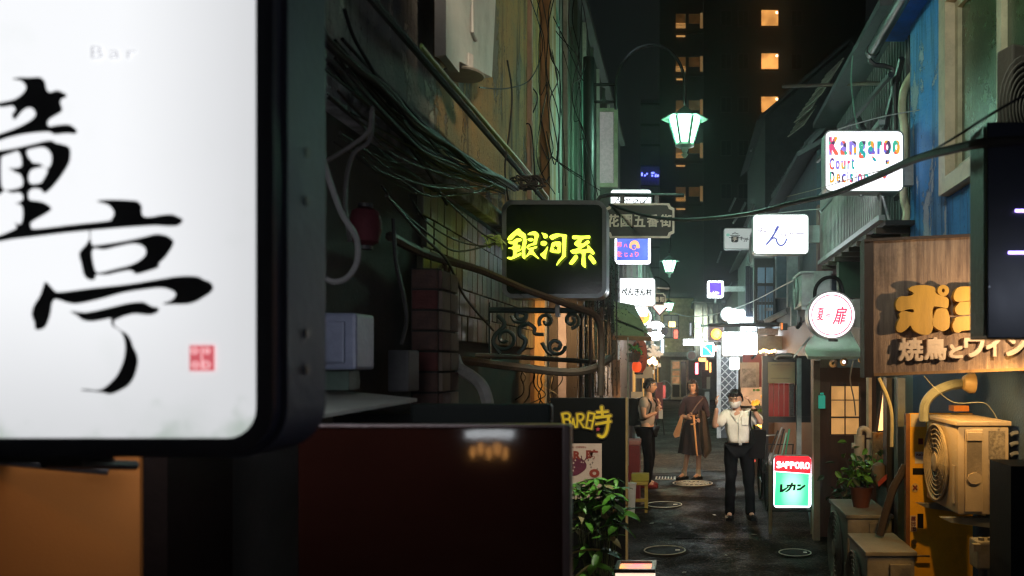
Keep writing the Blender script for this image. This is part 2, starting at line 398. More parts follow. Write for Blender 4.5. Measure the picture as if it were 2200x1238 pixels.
# ================================================================ ground
g = MB(); g.add([(-150,-60,0),(150,-60,0),(150,300,0),(-150,300,0)], [(0,1,2,3)])
build('road', g, ground_mat(), kind='structure')
for (x0, x1, lab) in ((-1.5,-1.12,0),(1.62,2.2,1)):
    g = MB(); g.box((x0, 1.0, .004), (x1, 44, .07 if lab else .05), .01); build('kerb', g, concrete, kind='structure')
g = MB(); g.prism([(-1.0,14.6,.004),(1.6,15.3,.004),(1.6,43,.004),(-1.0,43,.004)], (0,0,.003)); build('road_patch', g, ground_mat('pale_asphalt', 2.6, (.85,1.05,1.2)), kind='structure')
g = MB(); g.prism([(-.1,9.3,.004),(.45,9.25,.004),(.5,12.1,.004),(-.05,12.2,.004)], (0,0,.003)); build('road_patch', g, ground_mat('dark_patch', .6), kind='structure')
random.seed(31)
for k, (x_, y_, l_) in enumerate(((1545,1052,'tiny pale scrap right of the ornate drain cover'),(1440,1128,'tiny pale scrap between the two plain drain covers'),(1535,1108,'tiny scrap before the shoes of the man with the mask'),(1400,1126,'tiny scrap in front of the yellow stool'),(1560,1195,'tiny scrap in the dark middle of the near pavement'),(1470,1232,'pale scrap at the lower edge of the pavement'),(1398,1211,'pale scrap above the lit display box'),(1620,1150,'tiny scrap left of the red and green sign'))):
    c = P(x_, y_, H*F/(y_-CY)); b = MB(); b.obox(c+Vector((0,0,.010)), (random.uniform(.03,.06), random.uniform(.02,.05), .004), (random.uniform(-.2,.2), .1, random.random()*3)); solo('paper_scrap', b, mat('litter_paper', (.45,.42,.36), .8), l_, 'litter', loc=tuple(c))
# drain covers
def manhole(px, py, r, label, kind):
    Y = H*F/(py-CY); c = P(px, py, Y); t = thing('drain_cover', label, 'manhole cover', (c.x, Y, 0))
    m1 = mat('pale_iron', (.75,.68,.55), .5, metal=.0, bump=.3); m2 = mat('dark_iron', (.016,.014,.013), .7, bump=.5, spec=.06)
    b = MB(); b.lathe((c.x, Y, .0), [(r*1.17, .003), (r*1.17, .006), (.01, .0062)], 40); build('collar', b, mat('rough_concrete', (.028,.024,.02), .9, bump=.8, spec=.05), t)
    b = MB(); b.lathe((c.x, Y, .0), [(r, .006), (r, .012), (.01, .0121)], 40); build('plate', b, m2, t)
    b = MB()
    for rr, w_ in ((r*.96, .014 if kind else .012),)+(((r*.80, .008), (r*.42, .01)) if kind == 2 else ()):
        pts = [(c.x+rr*math.cos(a*.1571), Y+rr*math.sin(a*.1571), .0135) for a in range(41)]; b.tube(pts, w_*.5, 5)
    if kind == 2:
        for k in range(16):
            a = k*math.pi/8; pts = [(c.x+q*math.cos(a+off), Y+q*math.sin(a+off), .0135) for q, off in ((r*.46, 0), (r*.6, .14), (r*.76, .02))]; b.tube(pts, .008, 4, sub=3)
            pts = [(c.x+q*math.cos(a+off), Y+q*math.sin(a+off), .0135) for q, off in ((r*.1, 0), (r*.25, .3), (r*.38, 0))]; b.tube(pts, .008, 4, sub=3)
    else:
        b.box((c.x+r*.5, Y-.02, .0125), (c.x+r*.72, Y+.03, .0155))
    build('raised_pattern', b, m1, t)
manhole(1488, 1040, .33, 'pale ornate round drain cover on the asphalt below the woman\'s feet', 2)
manhole(1427, 1086, .25, 'plain round drain cover beside the yellow stool', 0)
manhole(1428, 1185, .22, 'round drain cover with a thin pale ring nearest the camera', 1)
manhole(1708, 1190, .17, 'small round drain cover lit green under the red and green sign', 1)
t = thing('drain_grate', 'small pale rectangular drain grate at the feet of the man with the backpack', 'drain grate', tuple(P(1428, 1028, 14.2)))
b = MB(); Y = H*F/(1028-CY); c = P(1430, 1028, Y); b.box((c.x-.17, Y-.17, .004), (c.x+.17, Y+.17, .010)); build('frame', b, M['pale_iron'], t)
for k in range(6):
    b = MB(); b.box((c.x-.14+k*.05, Y-.14, .011), (c.x-.115+k*.05, Y+.14, .02)); build('bar', b, M['dark_iron'], t)
# ================================================================ far: tower block
TY = 60.0
t = thing('apartment_tower', 'dark apartment tower with a column of lit orange windows beyond the alley', 'tower', (5, TY, 0))
def pbox(mb, x0, y0, x1, y1, Y, d, zb=None):
    a = P(x0, y0, Y); b_ = P(x1, y1, Y); return mb.box((a.x, Y, a.z), (b_.x, Y+d, b_.z if zb is None else zb))
b = MB(); pbox(b, 1512, -180, 1860, 800, TY+.5, 10, 0); build('wall', b, towerm, t)
b = MB(); pbox(b, 1417, -180, 1511.6, 800, TY, 10, 0); build('stair_bay', b, mat('tower_grey', (.07,.07,.065), .9, bump=.1, scale=.4), t)
b = MB(); pbox(b, 1376, 215, 1416.6, 800, TY-1, 11, 0); build('balcony_wing', b, towerp, t)
for k in range(-2, 6):
    y = 22+93*k
    if y > 400: continue
    b = MB(); pbox(b, 1633, y-2, 1675, y+37, TY+.40, .099); f = build('window_frame', b, blackm, t)
    yy = y+34 if k < 3 else y+20
    b = MB(); pbox(b, 1636, y, 1672, yy-1, TY+.36, .03)
    if k >= 3: b = MB(); pbox(b, 1636, y+14, 1648, y+27, TY+.36, .03)
    build('lit_pane', b, emi('tower_window', (1.0,.42,.10), 1.0, var=.55, scale=.9), t)
    b = MB(); pbox(b, 1667, y+3, 1671, y+7, TY+.33, .02); build('ceiling_lamp', b, emi('tiny_lamp', (1,.8,.5), 5), t)
    b = MB(); pbox(b, 1452, y-14+22, 1473, y-12+40, TY-.1, .095); build('window', b, emi('dim_slat', (1,.45,.12), .045, var=.9, scale=3), t)
    b = MB(); pbox(b, 1480, y-14+22, 1503, y-12+40, TY-.1, .095); build('window', b, M['dim_slat'], t)
    for q in range(4):
        b = MB(); pbox(b, 1452, y+28+q*3, 1473, y+29+q*3, TY-.16, .055); build('blind_slat', b, emi('slat_lit', (1,.5,.15), .4), t)
    b = MB(); pbox(b, 1453, y+54, 1472, y+56, TY-.16, .15); build('stair_light', b, M['slat_lit'], t)
    b = MB(); pbox(b, 1504, y+6, 1510, y+38, TY-.12, .115); build('wall_return', b, emi('return_lit', (1,.55,.2), .12), t)
    b = MB(); pbox(b, 1450, y+44, 1511, y+49, TY-.2, .195); build('balcony_slab', b, towerm, t)
for cx_ in (1560, 1597, 1712):
    for k in range(-1, 6):
        y = 22+93*k; b = MB(); pbox(b, cx_-12, y, cx_+12, y+34, TY+.40, .099); f = build('window_frame', b, mat('tower_frame', (.06,.06,.058), .7), t)
        b = MB(); pbox(b, cx_-10, y+2, cx_-.7, y+32, TY+.37, .028); build('pane', b, mat('tower_pane', (.02,.025,.03), .2), f)
        b = MB(); pbox(b, cx_+.7, y+2, cx_+10, y+32, TY+.37, .028); build('pane', b, M['tower_pane'], f)
for k in range(10):
    y = 222+k*44
    b = MB(); pbox(b, 1376, y, 1417, y+2, TY-1.35, .34); build('balcony_slab', b, towerm, t)
    if k % 2 == 0:
        b = MB(); 
        for q in range(12): pbox(b, 1378+q*3.2, y-10, 1378.6+q*3.2, y, TY-1.3, .03)
        build('railing', b, towerm, t)
b = MB()
for q in range(11): c = P(1378+random.random()*36, 370+random.random()*9, TY-1.5); b.obox(c, (.09, .05, .09))
tag(build('fairy_lights', b, emi('blue_led', (.12,.14,1), 5), loc=(-2.4, TY-1.5, 14.5)), 'string of tiny blue lights on a tower balcony', 'string lights')
# ================================================================ far: house closing the alley
EY = 44.0
t = thing('end_house', 'small yellow rendered house closing the far end of the alley', 'house', (.5, EY, 0))
b = MB(); pbox(b, 1413, 640, 1490, 764, EY, 5); build('wall', b, yellowr, t)
b = MB(); pbox(b, 1413, 764.5, 1560, 860, EY+.2, 4.6, 0); build('lower_wall', b, mat('grey_green_wall', (.14,.15,.13), .8, grime=.3), t)
b = MB(); pbox(b, 1405, 628, 1492, 640, EY-.4, 6); build('roof', b, roofm, t)
b = MB(); pbox(b, 1425, 676, 1459, 727, EY-.06, .055); f = build('window', b, blackm, t)
for (x0, x1) in ((1427, 1441), (1443, 1457)):
    for (y0, y1) in ((679, 700), (703, 724)):
        b = MB(); pbox(b, x0, y0, x1, y1, EY-.09, .025); build('pane', b, emi('dusky_pane', (.3,.3,.28), .12, var=.6), f)
b = MB(); pbox(b, 1481, 692, 1487, 723, EY-.06, .055); f = build('window', b, blackm, t); b = MB(); pbox(b, 1482, 694, 1485.5, 721, EY-.09, .025); build('pane', b, emi('dusky_pane2', (.7,.7,.75), .6), f)
b = MB(); pbox(b, 1413, 757, 1560, 766, EY-.5, .495); build('canopy', b, mat('grey_canopy', (.3,.32,.27), .7), t)
b = MB(); pbox(b, 1441, 774, 1479, 857, EY+.1, .095, .03); f = build('door', b, creamm, t)
for (y0, y1, mm) in ((777, 793, 'dim_slat2'), (797, 807, 'dim_slat2'), (810, 824, 'dim_slat2')):
    b = MB(); pbox(b, 1444.5, y0, 1460, y1, EY+.06, .035); build('notice', b, emi('dim_slat2', (1,.45,.18), .35, var=.8, scale=6), f)
b = MB(); pbox(b, 1444.5, 827, 1460, 853, EY+.06, .035); build('door_panel', b, darkwood, f)
b = MB(); pbox(b, 1463, 777, 1474, 853, EY+.06, .035); build('door_glass', b, glassd, f)
t2_ = thing('dark_house', 'unlit dark house with a sloping roof at the far end beside the yellow one', 'house', (1.1, 40, 0))
b = MB(); pbox(b, 1492, 640, 1552, 770, 38.5, 4); build('upper_wall', b, darksid, t2_)
b = MB(); b.prism([P(1486,648,38.3), P(1552,600,38.3), P(1560,600,38.3), P(1560,652,38.3)], (0,5,0)); build('roof', b, roofm, t2_)
for k in range(5): b = MB(); pbox(b, 1496+k*11, 655, 1498+k*11, 765, 38.42, .07); build('batten', b, mat('dim_batten', (.16,.16,.15), .7), t2_)
# lights in doorways at the far end
b = MB(); pbox(b, 1494, 780, 1500, 804, 38, .1); solo('neon_sign', b, emi('neon_pink', (1,.12,.16), 7), 'thin pink neon strip sign at the far right of the alley', 'neon sign')
# ================================================================ left buildings
t = thing('left_near_building', 'weathered bar building along the left with stained ochre plaster upstairs and dark shop fronts', 'building', (-1.8, 5, 0))
def wallbox(mb, Y0, Y1, z0, z1, X=-1.3, d=.25): return mb.box((X-d, Y0, z0), (X, Y1, z1))
b = MB(); wallbox(b, 2.3, 4.35, 2.97, 7.5); build('plaster_wall', b, plaster, t)
b = MB(); wallbox(b, 4.352, 7.6, 2.97, 7.5, -1.302); build('stained_wall', b, plaster_w, t)
b = MB(); wallbox(b, 2.3, 7.6, 0, 2.968, -1.36, .2); build('lower_wall', b, mortar, t)
b = MB(); b.box((-1.30, 2.4, 2.86), (-1.22, 7.6, 2.965), .01); build('band_course', b, mat('flaked_band', (.26,.26,.28), .9, bump=1, scale=7, col2=(.03,.03,.03), grime=1), t)
# siding tiles of the ground floor under the band
tile = MB(); tile.box((0, 0, 0), (.035, .118, .15), .006)
tiles = []
proto = None
def clone(proto, par, dloc):
    c = proto.copy(); COL.objects.link(c); c.parent = par; c.location = Vector(proto['_b'])+Vector(dloc) if '_b' in proto else Vector(dloc); return c
def piece_mesh(name, mb, m):
    me = bpy.data.meshes.new(name); me.from_pydata(mb.v, [], mb.f)
    bm = bmesh.new(); bm.from_mesh(me); bmesh.ops.recalc_face_normals(bm, faces=bm.faces); bm.to_mesh(me); bm.free(); me.materials.append(m); return me
def pieces(name, me, par, locs, rots=None, scales=None):
    base = WL[par.name_full]
    for i, l in enumerate(locs):
        o = bpy.data.objects.new(name, me if not isinstance(me, list) else me[i % len(me)]); COL.objects.link(o); o.parent = par; o.location = Vector(l)-base
        if rots: o.rotation_euler = rots[i]
        if scales: o.scale = (scales[i],)*3 if not isinstance(scales[i], tuple) else scales[i]
tm = [piece_mesh('tile', tile, m_) for m_ in (tile_m, mat('dark_tile', (.07,.065,.045), .5, scale=9), tile_m, mat('brown_tile', (.14,.09,.06), .5, scale=9))]
locs = []; 
for r_ in range(5):
    for k in range(26):
        locs.append((-1.36+random.uniform(0,.006), 4.25+k*.124+(r_ % 2)*.06, 2.08+r_*.156))
random.shuffle(tm); pieces('tile', tm, t, locs)
# boarded end and timber posts
for k, (y0, y1, m_) in enumerate(((7.62, 7.74, oldboard), (7.76, 7.90, pipe_b), (7.92, 8.10, oldboard))):
    b = MB(); b.box((-1.45, y0, .0), (-1.22-.01*k, y1, 7.0), .008); build('board', b, m_, t)
b = MB(); wallbox(b, 2.3, 8.1, 7.5, 7.62, -1.1, .5); build('roof_edge', b, darksid, t)
# brick pier between the shop fronts
t = thing('brick_pier', 'brown brick pier of the dark shop front on the left', 'pier', (-1.25, 4.0, 0))
b = MB(); b.box((-1.30, 3.985, 0), (-1.17, 4.28, 2.40)); build('core', b, mortar, t)
bb = MB(); bb.box((0, 0, 0), (.118, .025, .088), .005); bs = MB(); bs.box((0, 0, 0), (.02, .138, .088), .005)
mb_ = [piece_mesh('brick', bb, m_) for m_ in (brick_m, mat('red_brick', (.17,.05,.045), .8, scale=9, bump=.7), brick_m)]
locs = [(-1.288, 3.96+random.uniform(0,.003), .05+r_*.098) for r_ in range(24)]
pieces('brick', mb_, t, locs)
ms_ = [piece_mesh('brick', bs, m_) for m_ in (brick_t, brick_m, brick_t)]
locs = [(-1.172+random.uniform(0,.003), 3.99+c_*.146, .05+r_*.098) for r_ in range(24) for c_ in range(2)]
pieces('brick', ms_, t, locs)
# mid left building
t = thing('left_middle_building', 'tall dark green building on the left behind the black sign with warm boarded shop front', 'building', (-1.8, 12, 0))
b = MB(); wallbox(b, 8.75, 17, 2.6, 6.35); build('upper_wall', b, greenw, t)
b = MB(); wallbox(b, 8.12, 8.74, 2.6, 6.35, -1.28); build('pale_wall', b, palegreen, t)
b = MB(); wallbox(b, 8.12, 17, 0, 2.598, -1.45); build('lower_wall', b, darkwood, t)
b = MB(); b.box((-1.9, 8.1, 6.352), (-1.2, 17, 6.45)); build('roof_edge', b, greenw, t)
for k in range(9):
    b = MB(); y = 9.0+k*.85; b.box((-1.30, y, 2.7), (-1.255, y+.06, 6.3)); build('batten', b, M['dark_green_wall'] if k % 2 else palegreen, t)
b = MB(); b.box((-1.9, 12.5, 2.0), (-.99, 12.9, 5.2)); build('bay', b, greenw, t)
# frosted window of the bay, facing down the alley
b = MB(); ring_prism(b, [(P(x, y, 12.44).x, P(x, y, 12.44).z) for x, y in ((1277,233),(1327,233),(1327,402),(1277,402))], [(P(x, y, 12.44).x, P(x, y, 12.44).z) for x, y in ((1280,240),(1319,240),(1319,394),(1280,394))], 12.42, 12.5)
f = build('window', b, mat('green_frame', (.40,.48,.30), .5), t)
b = MB(); pbox(b, 1281, 241, 1318, 393, 12.46, .02); build('frosted_pane', b, emi('frost_lit', (.60,.50,.52), .22, var=.75, scale=34, base=(.5,.45,.47)), f)
# warm shop front boards facing the camera under the black sign
t = thing('boarded_shop_front', 'warmly lit shop front of upright pale boards below the black sign', 'shop front', (-1.1, 7.6, 0))
x = 1062
wb = [oldboard, brownwood, mat('honey_board', (.60,.36,.13), .6, stretch=(4,4,.5), bump=.3), darkwood, oldboard, M['honey_board'], brownwood, M['honey_board'], palesid, darkwood, mat('lilac_board', (.4,.33,.36), .6), darkwood, darkwood, darkwood]
k = 0
while x < 1248:
    w_ = [16,9,14,8,20,7,12,22,9,20,18,24,14,20][k % 14]
    b = MB(); a = P(x, 600, 7.4+.02*(k % 3)); e = P(x+w_-.8, 600, 7.4+.02*(k % 3)); b.box((a.x, 7.4+.02*(k % 3), 0), (e.x, 7.46+.02*(k % 3), 2.66), .003); build('board', b, wb[k % 14], t); x += w_; k += 1
# far left row
t = thing('left_far_row', 'row of low bar houses on the far left behind the small lit signs', 'building', (-1.6, 30, 0))
b = MB(); b.box((-3, 17.02, 2.5), (-1.25, 43.9, 5.0)); build('upper_wall', b, mat('far_siding', (.26,.26,.24), .8, stretch=(1,1,.3), grime=.5), t)
b = MB(); b.box((-3, 17.02, 0), (-1.3, 43.9, 2.498)); build('lower_wall', b, brownwood, t)
b = MB(); b.box((-3, 17, 5.0), (-1.1, 43.9, 5.1)); build('eave', b, roofm, t)
for k in range(12):
    b = MB(); y = 17.5+k*2.1; b.box((-1.25, y, 2.6), (-1.20, y+.12, 4.95)); build('downpipe' if k % 2 else 'batten', b, palesid, t)
for k in range(5):
    y = 20+k*4.6; b = MB(); b.box((-1.3, y, .05), (-1.24, y+1.1, 2.1)); f = build('door', b, darkwood, t)
    b = MB(); b.box((-1.24, y+.15, .9), (-1.22, y+.95, 1.9)); build('door_pane', b, WINW, f)
# ================================================================ right buildings
# blue building
t = thing('blue_building', 'bright blue rendered building on the right with a cream framed window', 'building', (2.4, 6.5, 0))
def rwall(mb, Y0, Y1, z0, z1, X=2.05, d=.3): return mb.box((X, Y0, z0), (X+d, Y1, z1))
b = MB(); rwall(b, 6.56, 7.6, 2.55, 5.0); build('wall', b, bluec, t)
b = MB(); rwall(b, 4.4, 6.56, 2.55, 3.24, 2.052); build('wall_below_window', b, bluew, t)
b = MB(); rwall(b, 4.4, 6.56, 4.82, 5.0, 2.052); build('wall_above_window', b, bluew, t)
b = MB(); rwall(b, 3.0, 7.58, 0, 2.548, 2.07); build('lower_wall', b, navy, t)
b = MB(); b.box((1.90, 3.5, 5.0), (2.6, 7.95, 5.08)); build('soffit', b, mat('blue_soffit', (.025,.20,.70), .7, bump=.6, fine=30), t)
b = MB(); b.box((1.98, 3.5, 5.082), (3.6, 7.95, 5.2)); build('roof', b, roofm, t)
# window
yz = [(6.54,3.25),(4.5,3.25),(4.5,4.81),(6.54,4.81)]; yi = [(6.38,3.37),(4.6,3.37),(4.6,4.70),(6.38,4.70)]
def ring_x(mb, o, i, x0, x1):
    t_ = MB(); ring_prism(t_, o, i, x0, x1); return mb.add([(y, x, z) for x, y, z in t_.v], t_.f)
b = MB(); ring_x(b, yz, yi, 1.985, 2.2); f = build('window_frame', b, creamm, t)
b = MB(); ring_x(b, [(6.375,3.375),(4.61,3.375),(4.61,4.69),(6.375,4.69)], [(6.31,3.44),(4.67,3.44),(4.67,4.63),(6.31,4.63)], 2.06, 2.12); build('sash', b, mat('cream_sash', (.55,.50,.32), .5), f)
b = MB(); b.box((2.05, 5.42, 3.44), (2.12, 5.50, 4.63)); build('mullion', b, M['cream_sash'], f)
for (y0, y1) in ((4.68, 5.415), (5.505, 6.30)):
    b = MB(); b.box((2.09, y0, 3.445), (2.10, y1, 4.625)); build('pane', b, mat('green_glass', (.05,.085,.03), .25, var=.5, scale=3), f)
# gutter
b = MB(); b.tube([(1.80, 8.05, 4.93), (1.80, 3.5, 5.0)], .055, 14); b.tube([(1.80, 8.05, 4.93), (1.80, 7.97, 4.93)], .064, 14); b.tube([(1.80, 6.6, 4.95), (1.80, 6.54, 4.95)], .062, 14); solo('gutter', b, mat('dark_gutter', (.07,.08,.08), .3, spec=.6), 'dark round roof gutter running along the eave of the blue building', 'gutter', True)
b = MB(); b.tube([P(1972,152,7.64), P(1958,165,7.64), P(1942,195,7.72), P(1938,240,7.75), P(1943,280,7.76), P(1942,420,7.76), P(1948,455,7.76), P(1944,505,7.76), P(1944,700,7.76)], .038, 10, sub=5); o = solo('drain_hose', b, mat('cream_hose', (.62,.60,.38), .5), 'cream flexible drain hose bending out of the blue wall', 'pipe', True)
# middle right building with siding and balcony
t = thing('corrugated_building', 'grey corrugated building on the right between the blue wall and the lit signs', 'building', (2.3, 9.5, 0))
b = MB(); rwall(b, 7.62, 11.6, 0, 5.2, 2.12); build('wall', b, corr, t)
rib = MB(); rib.box((0,0,0), (.03,.045,2.3)); rm = piece_mesh('rib', rib, corr)
pieces('rib', rm, t, [(2.088, 7.68+k*.11, 2.9) for k in range(35)])
b = MB(); b.tube([(2.0, 7.7, 4.75), (2.0, 9.6, 3.4)], .03, 6); b.tube([(2.0, 7.9, 3.5), (2.0, 9.6, 4.75)], .03, 6); b.tube([(1.9, 7.7, 4.6), (1.75, 11, 4.6)], .03, 6); build('brace', b, blackm, t)
b = MB(); b.box((1.78, 7.62, 5.2), (2.6, 11.6, 5.27)); build('eave', b, roofm, t)
# upper dark gable houses further along
def house(name, label, X, Y0, Y1, zt, m_, mr, ridge=1.3, ov=.2, wid=3.5, gable=True):
    t = thing(name, label, 'house', (X+1.5, (Y0+Y1)/2, 0))
    b = MB(); b.box((X, Y0, 2.6), (X+wid, Y1, zt)); build('upper_wall', b, m_, t)
    b = MB(); b.box((X+.05, Y0, 0), (X+wid, Y1, 2.598)); build('lower_wall', b, brownwood, t)
    if gable:
        b = MB(); b.prism([(X, Y0+.01, zt+.002), (X+wid, Y0+.01, zt+.002), (X+wid/2, Y0+.01, zt+ridge)], (0, Y1-Y0-.02, 0)); build('gable', b, m_, t)
        for sx in (0, 1):
            x0 = X-ov if not sx else X+wid+ov; z0 = zt-ov*ridge/(wid/2)+.03
            b = MB(); b.quad((x0, Y0-.2, z0), (X+wid/2, Y0-.2, zt+ridge+.03), (X+wid/2, Y1+.1, zt+ridge+.03), (x0, Y1+.1, z0), (0, 0, .07)); build('roof', b, mr, t)
    return t
t1 = house('gabled_house', 'tall dark gabled house on the right in front of the tower', 1.70, 17.6, 22.5, 7.1, mat('dusky_wall', (.07,.075,.08), .85, grime=.4), roofm, 1.5, .18)
t2 = house('slate_blue_house', 'dim slate blue house behind the long bright sign on the right', 1.84, 11.62, 17.58, 4.9, mat('slate_wall', (.065,.10,.13), .8, grime=.5), roofm, 1.0, .3)
t3 = house('right_far_house', 'pale timber bar house on the far right with black framed windows', 1.92, 22.52, 30, 5.3, palesid, roofm, 1.0, .3)
t4 = house('right_farthest_house', 'farthest low house on the right of the alley', 2.0, 30.02, 43.8, 4.9, mat('umber_wall', (.10,.09,.08), .8), roofm, .9, .3)
# loose roofing sheets on the slope
for k, (x0, y0, x1, y1, Y, rz) in enumerate(((1757,157,1800,178,13.6,.25),(1738,190,1778,210,14,.3),(1716,222,1756,240,14.4,.3),(1702,246,1742,280,14.8,.35),(1775,226,1806,234,13,.2),(1740,320,1762,345,13,.2))):
    c = P((x0+x1)/2, (y0+y1)/2, Y); b = MB(); b.obox(c, (.30, .95, .012), (.08, -1.0, rz*.3)); 
    for q in range(5): b.obox(c+Vector((-.10+q*.05, 0, -.156+q*.078+.012)), (.02, .95, .02), (.08, -1.0, rz*.3))
    solo('roofing_sheet', b, patchm, ['pale corrugated roofing sheet, topmost above the white multicoloured sign', 'pale roofing sheet lying just below the topmost one', 'pale roofing sheet, third from the top of the slope', 'largest hanging grey roofing sheet beside the gabled house', 'thin narrow roofing strip to the right of the pale sheets', 'short grey roofing sheet left of the multicoloured sign'][k], 'roofing sheet', loc=tuple(c))
# sloping roof mass that carries them
t = thing('lean_to_roof', 'dark sloping lean-to roof under the loose roofing sheets', 'roof', (2.6, 13, 5))
b = MB(); b.quad((1.72, 11.7, 4.95), (3.6, 11.7, 6.9), (3.6, 16.6, 6.9), (1.72, 16.6, 5.2), (0,0,.08)); build('deck', b, roofm, t)
for k in range(12):
    b = MB(); y = 11.8+k*.4; b.quad((1.70, y, 5.04+.02*k), (3.6, y, 6.99), (3.6, y+.05, 6.99), (1.70, y+.05, 5.04+.02*k), (0,0,.03)); build('roof_seam', b, darksid, t)
for (x0,y0,x1,y1,Y) in ((1634,268,1612,325,20),(1580,425,1566,455,26),(1602,435,1592,455,24),(1585,465,1575,480,25),(1620,440,1600,488,19),(1550,540,1541,565,32)):
    b = MB(); b.tube([P(x0,y0,Y), P(x1,y1,Y)], .035, 8); solo('downpipe', b, galv, {1634:'longest shiny rainwater pipe, at the corner of the gabled house',1580:'short green lit rainwater pipe highest of the far right eaves',1602:'short pinkish lit rainwater pipe just above the thick cable at far right',1585:'short lit rainwater pipe just below the thick cable at far right',1620:'slanted shiny rainwater pipe touching the white hiragana sign',1550:'lowest lit rainwater pipe under the grey cooking pot sign'}[x0], 'pipe', True)
b = MB(); b.tube([P(1637,262,19), P(1672,268,19), P(1676,335,19), P(1640,337,19)], .03, 8); solo('drainpipe', b, blackm, 'black angled drainpipe on the gabled house', 'pipe', True)
b = MB(); b.tube([P(1683,186,12), P(1930,178,8.6)], .022, 6); solo('steel_bar', b, rust, 'long horizontal steel bar above the multicoloured sign', 'bar')
# balcony with upright slats
t = thing('balcony', 'slatted metal balcony railing under the multicoloured sign', 'balcony', (1.9, 9, 3.2))
sl = MB(); sl.box((0,0,0), (.016,.03,.80)); sm_ = piece_mesh('slat', sl, mat('slat_metal', (.42,.43,.40), .45, metal=.4))
pieces('slat', sm_, t, [(1.75, 7.5+k*.088, 3.27) for k in range(38)])
b = MB(); b.box((1.73, 7.45, 4.07), (1.785, 10.85, 4.115)); build('top_rail', b, galv, t)
b = MB(); b.box((1.73, 7.45, 3.22), (1.785, 10.85, 3.268)); build('bottom_rail', b, galv, t)
b = MB(); b.box((1.79, 7.45, 3.18), (2.1, 10.85, 3.22)); build('deck', b, blackm, t)
for k in range(8): 
    b = MB(); b.box((1.74, 7.6+k*.42, 3.13), (2.1, 7.66+k*.42, 3.18)); build('joist', b, rust, t)
b = MB(); b.tube([P(1895,420,7.9), P(1918,500,7.9)], .014, 6); b.tube([P(1762,455,9.9), P(1795,418,9.9)], .02, 6); build('brace', b, galv, t)
# black barred window and dark slatted shutter further on
t = thing('barred_window', 'tall black barred window with bluish panes on the right upper floor', 'window', tuple(P(1642, 700, 16.5)))
b = MB(); pbox(b, 1620, 555, 1668, 700, 16.5, .3); build('frame', b, blackm, t)
for k in range(3):
    for q in range(2):
        b = MB(); pbox(b, 1628+q*18, 575+k*40, 1643+q*18, 608+k*40, 16.46, .035); build('pane', b, emi('blue_pane%d' % (k % 2), ((.12,.22,.30),(.05,.09,.14))[k % 2], .35, var=.6, scale=5), t)
for k in range(7): b = MB(); b.tube([P(1623+k*7, 640, 16.3), P(1623+k*7, 702, 16.3)], .008, 5); build('bar', b, blackm, t)
t = thing('slatted_shutter', 'dark blue slatted shutter left of the barred window', 'shutter', tuple(P(1614, 680, 18)))
b = MB(); pbox(b, 1602, 572, 1625, 680, 18, .2); build('panel', b, mat('shutter_blue', (.02,.035,.07), .5), t)
for k in range(6): b = MB(); pbox(b, 1603+k*3.8, 574, 1605+k*3.8, 678, 17.95, .045); build('slat', b, M['shutter_blue'], t)
# pale upright boards and storefront pieces on the right, 9-16 m
t = thing('pale_shop_wall', 'pale grey boarded upper shop wall behind the outdoor air conditioner', 'wall', (1.6, 12, 2))
k = 0
for x0, x1, y0, y1, Y, m_ in ((1668,1690,548,640,14,mat('slate_board', (.12,.16,.20), .7)),(1692,1716,545,660,13.5,palesid),(1717,1745,550,640,13,corr),(1700,1712,640,700,13.4,palesid),(1757,1775,440,585,11.5,mat('brown_render', (.20,.13,.11), .8)),(1775,1800,560,590,11.4,M['brown_render']),(1802,1856,560,640,9.9,greenw)):
    b = MB(); pbox(b, x0, y0, x1, y1, Y, .15); build('board', b, m_, t)
# small roofs/awnings over the shops
def canopy(label, pts, t_, m_, parts=()):
    b = MB(); b.prism(pts, t_); o = solo('canopy', b, m_, label, 'canopy'); return o
c1 = [Vector((1.87,9.5,2.34)), Vector((1.87,8.70,2.018)), Vector((1.285,8.70,2.018)), Vector((1.28,8.9,2.10)), Vector((1.34,9.1,2.18)), Vector((1.44,9.3,2.26))]
canopy('pale green metal canopy below the round sign', c1, (0,.03,-.03), mat('pale_green_enamel', (.62,.74,.62), .45, var=.15, grime=.3))
b = MB(); b.quad(P(1705,770,9.3), P(1740,728,9.0), P(1740,728,10.4), P(1705,770,10.6), (0,0,.03)); solo('canopy', b, mat('dusty_canvas', (.09,.11,.11), .8), 'dusty dark canvas canopy left of the pale green one', 'canopy')
b = MB(); b.quad(P(1643,692,15), P(1688,668,15), P(1688,668,17.5), P(1643,692,17.5), (0,0,.04)); b.tube([P(1643,692,14.96), P(1688,669,14.96)], .05, 6); solo('canopy', b, mat('white_sheet', (.62,.64,.66), .5), 'white sloping sheet canopy beyond the barred window', 'canopy')
b = MB(); b.quad(P(1598,668,19), P(1660,668,15.6), P(1660,668,17.5), P(1598,668,21), (0,0,.06)); solo('canopy', b, roofm, 'flat dark canopy under the barred window', 'canopy')
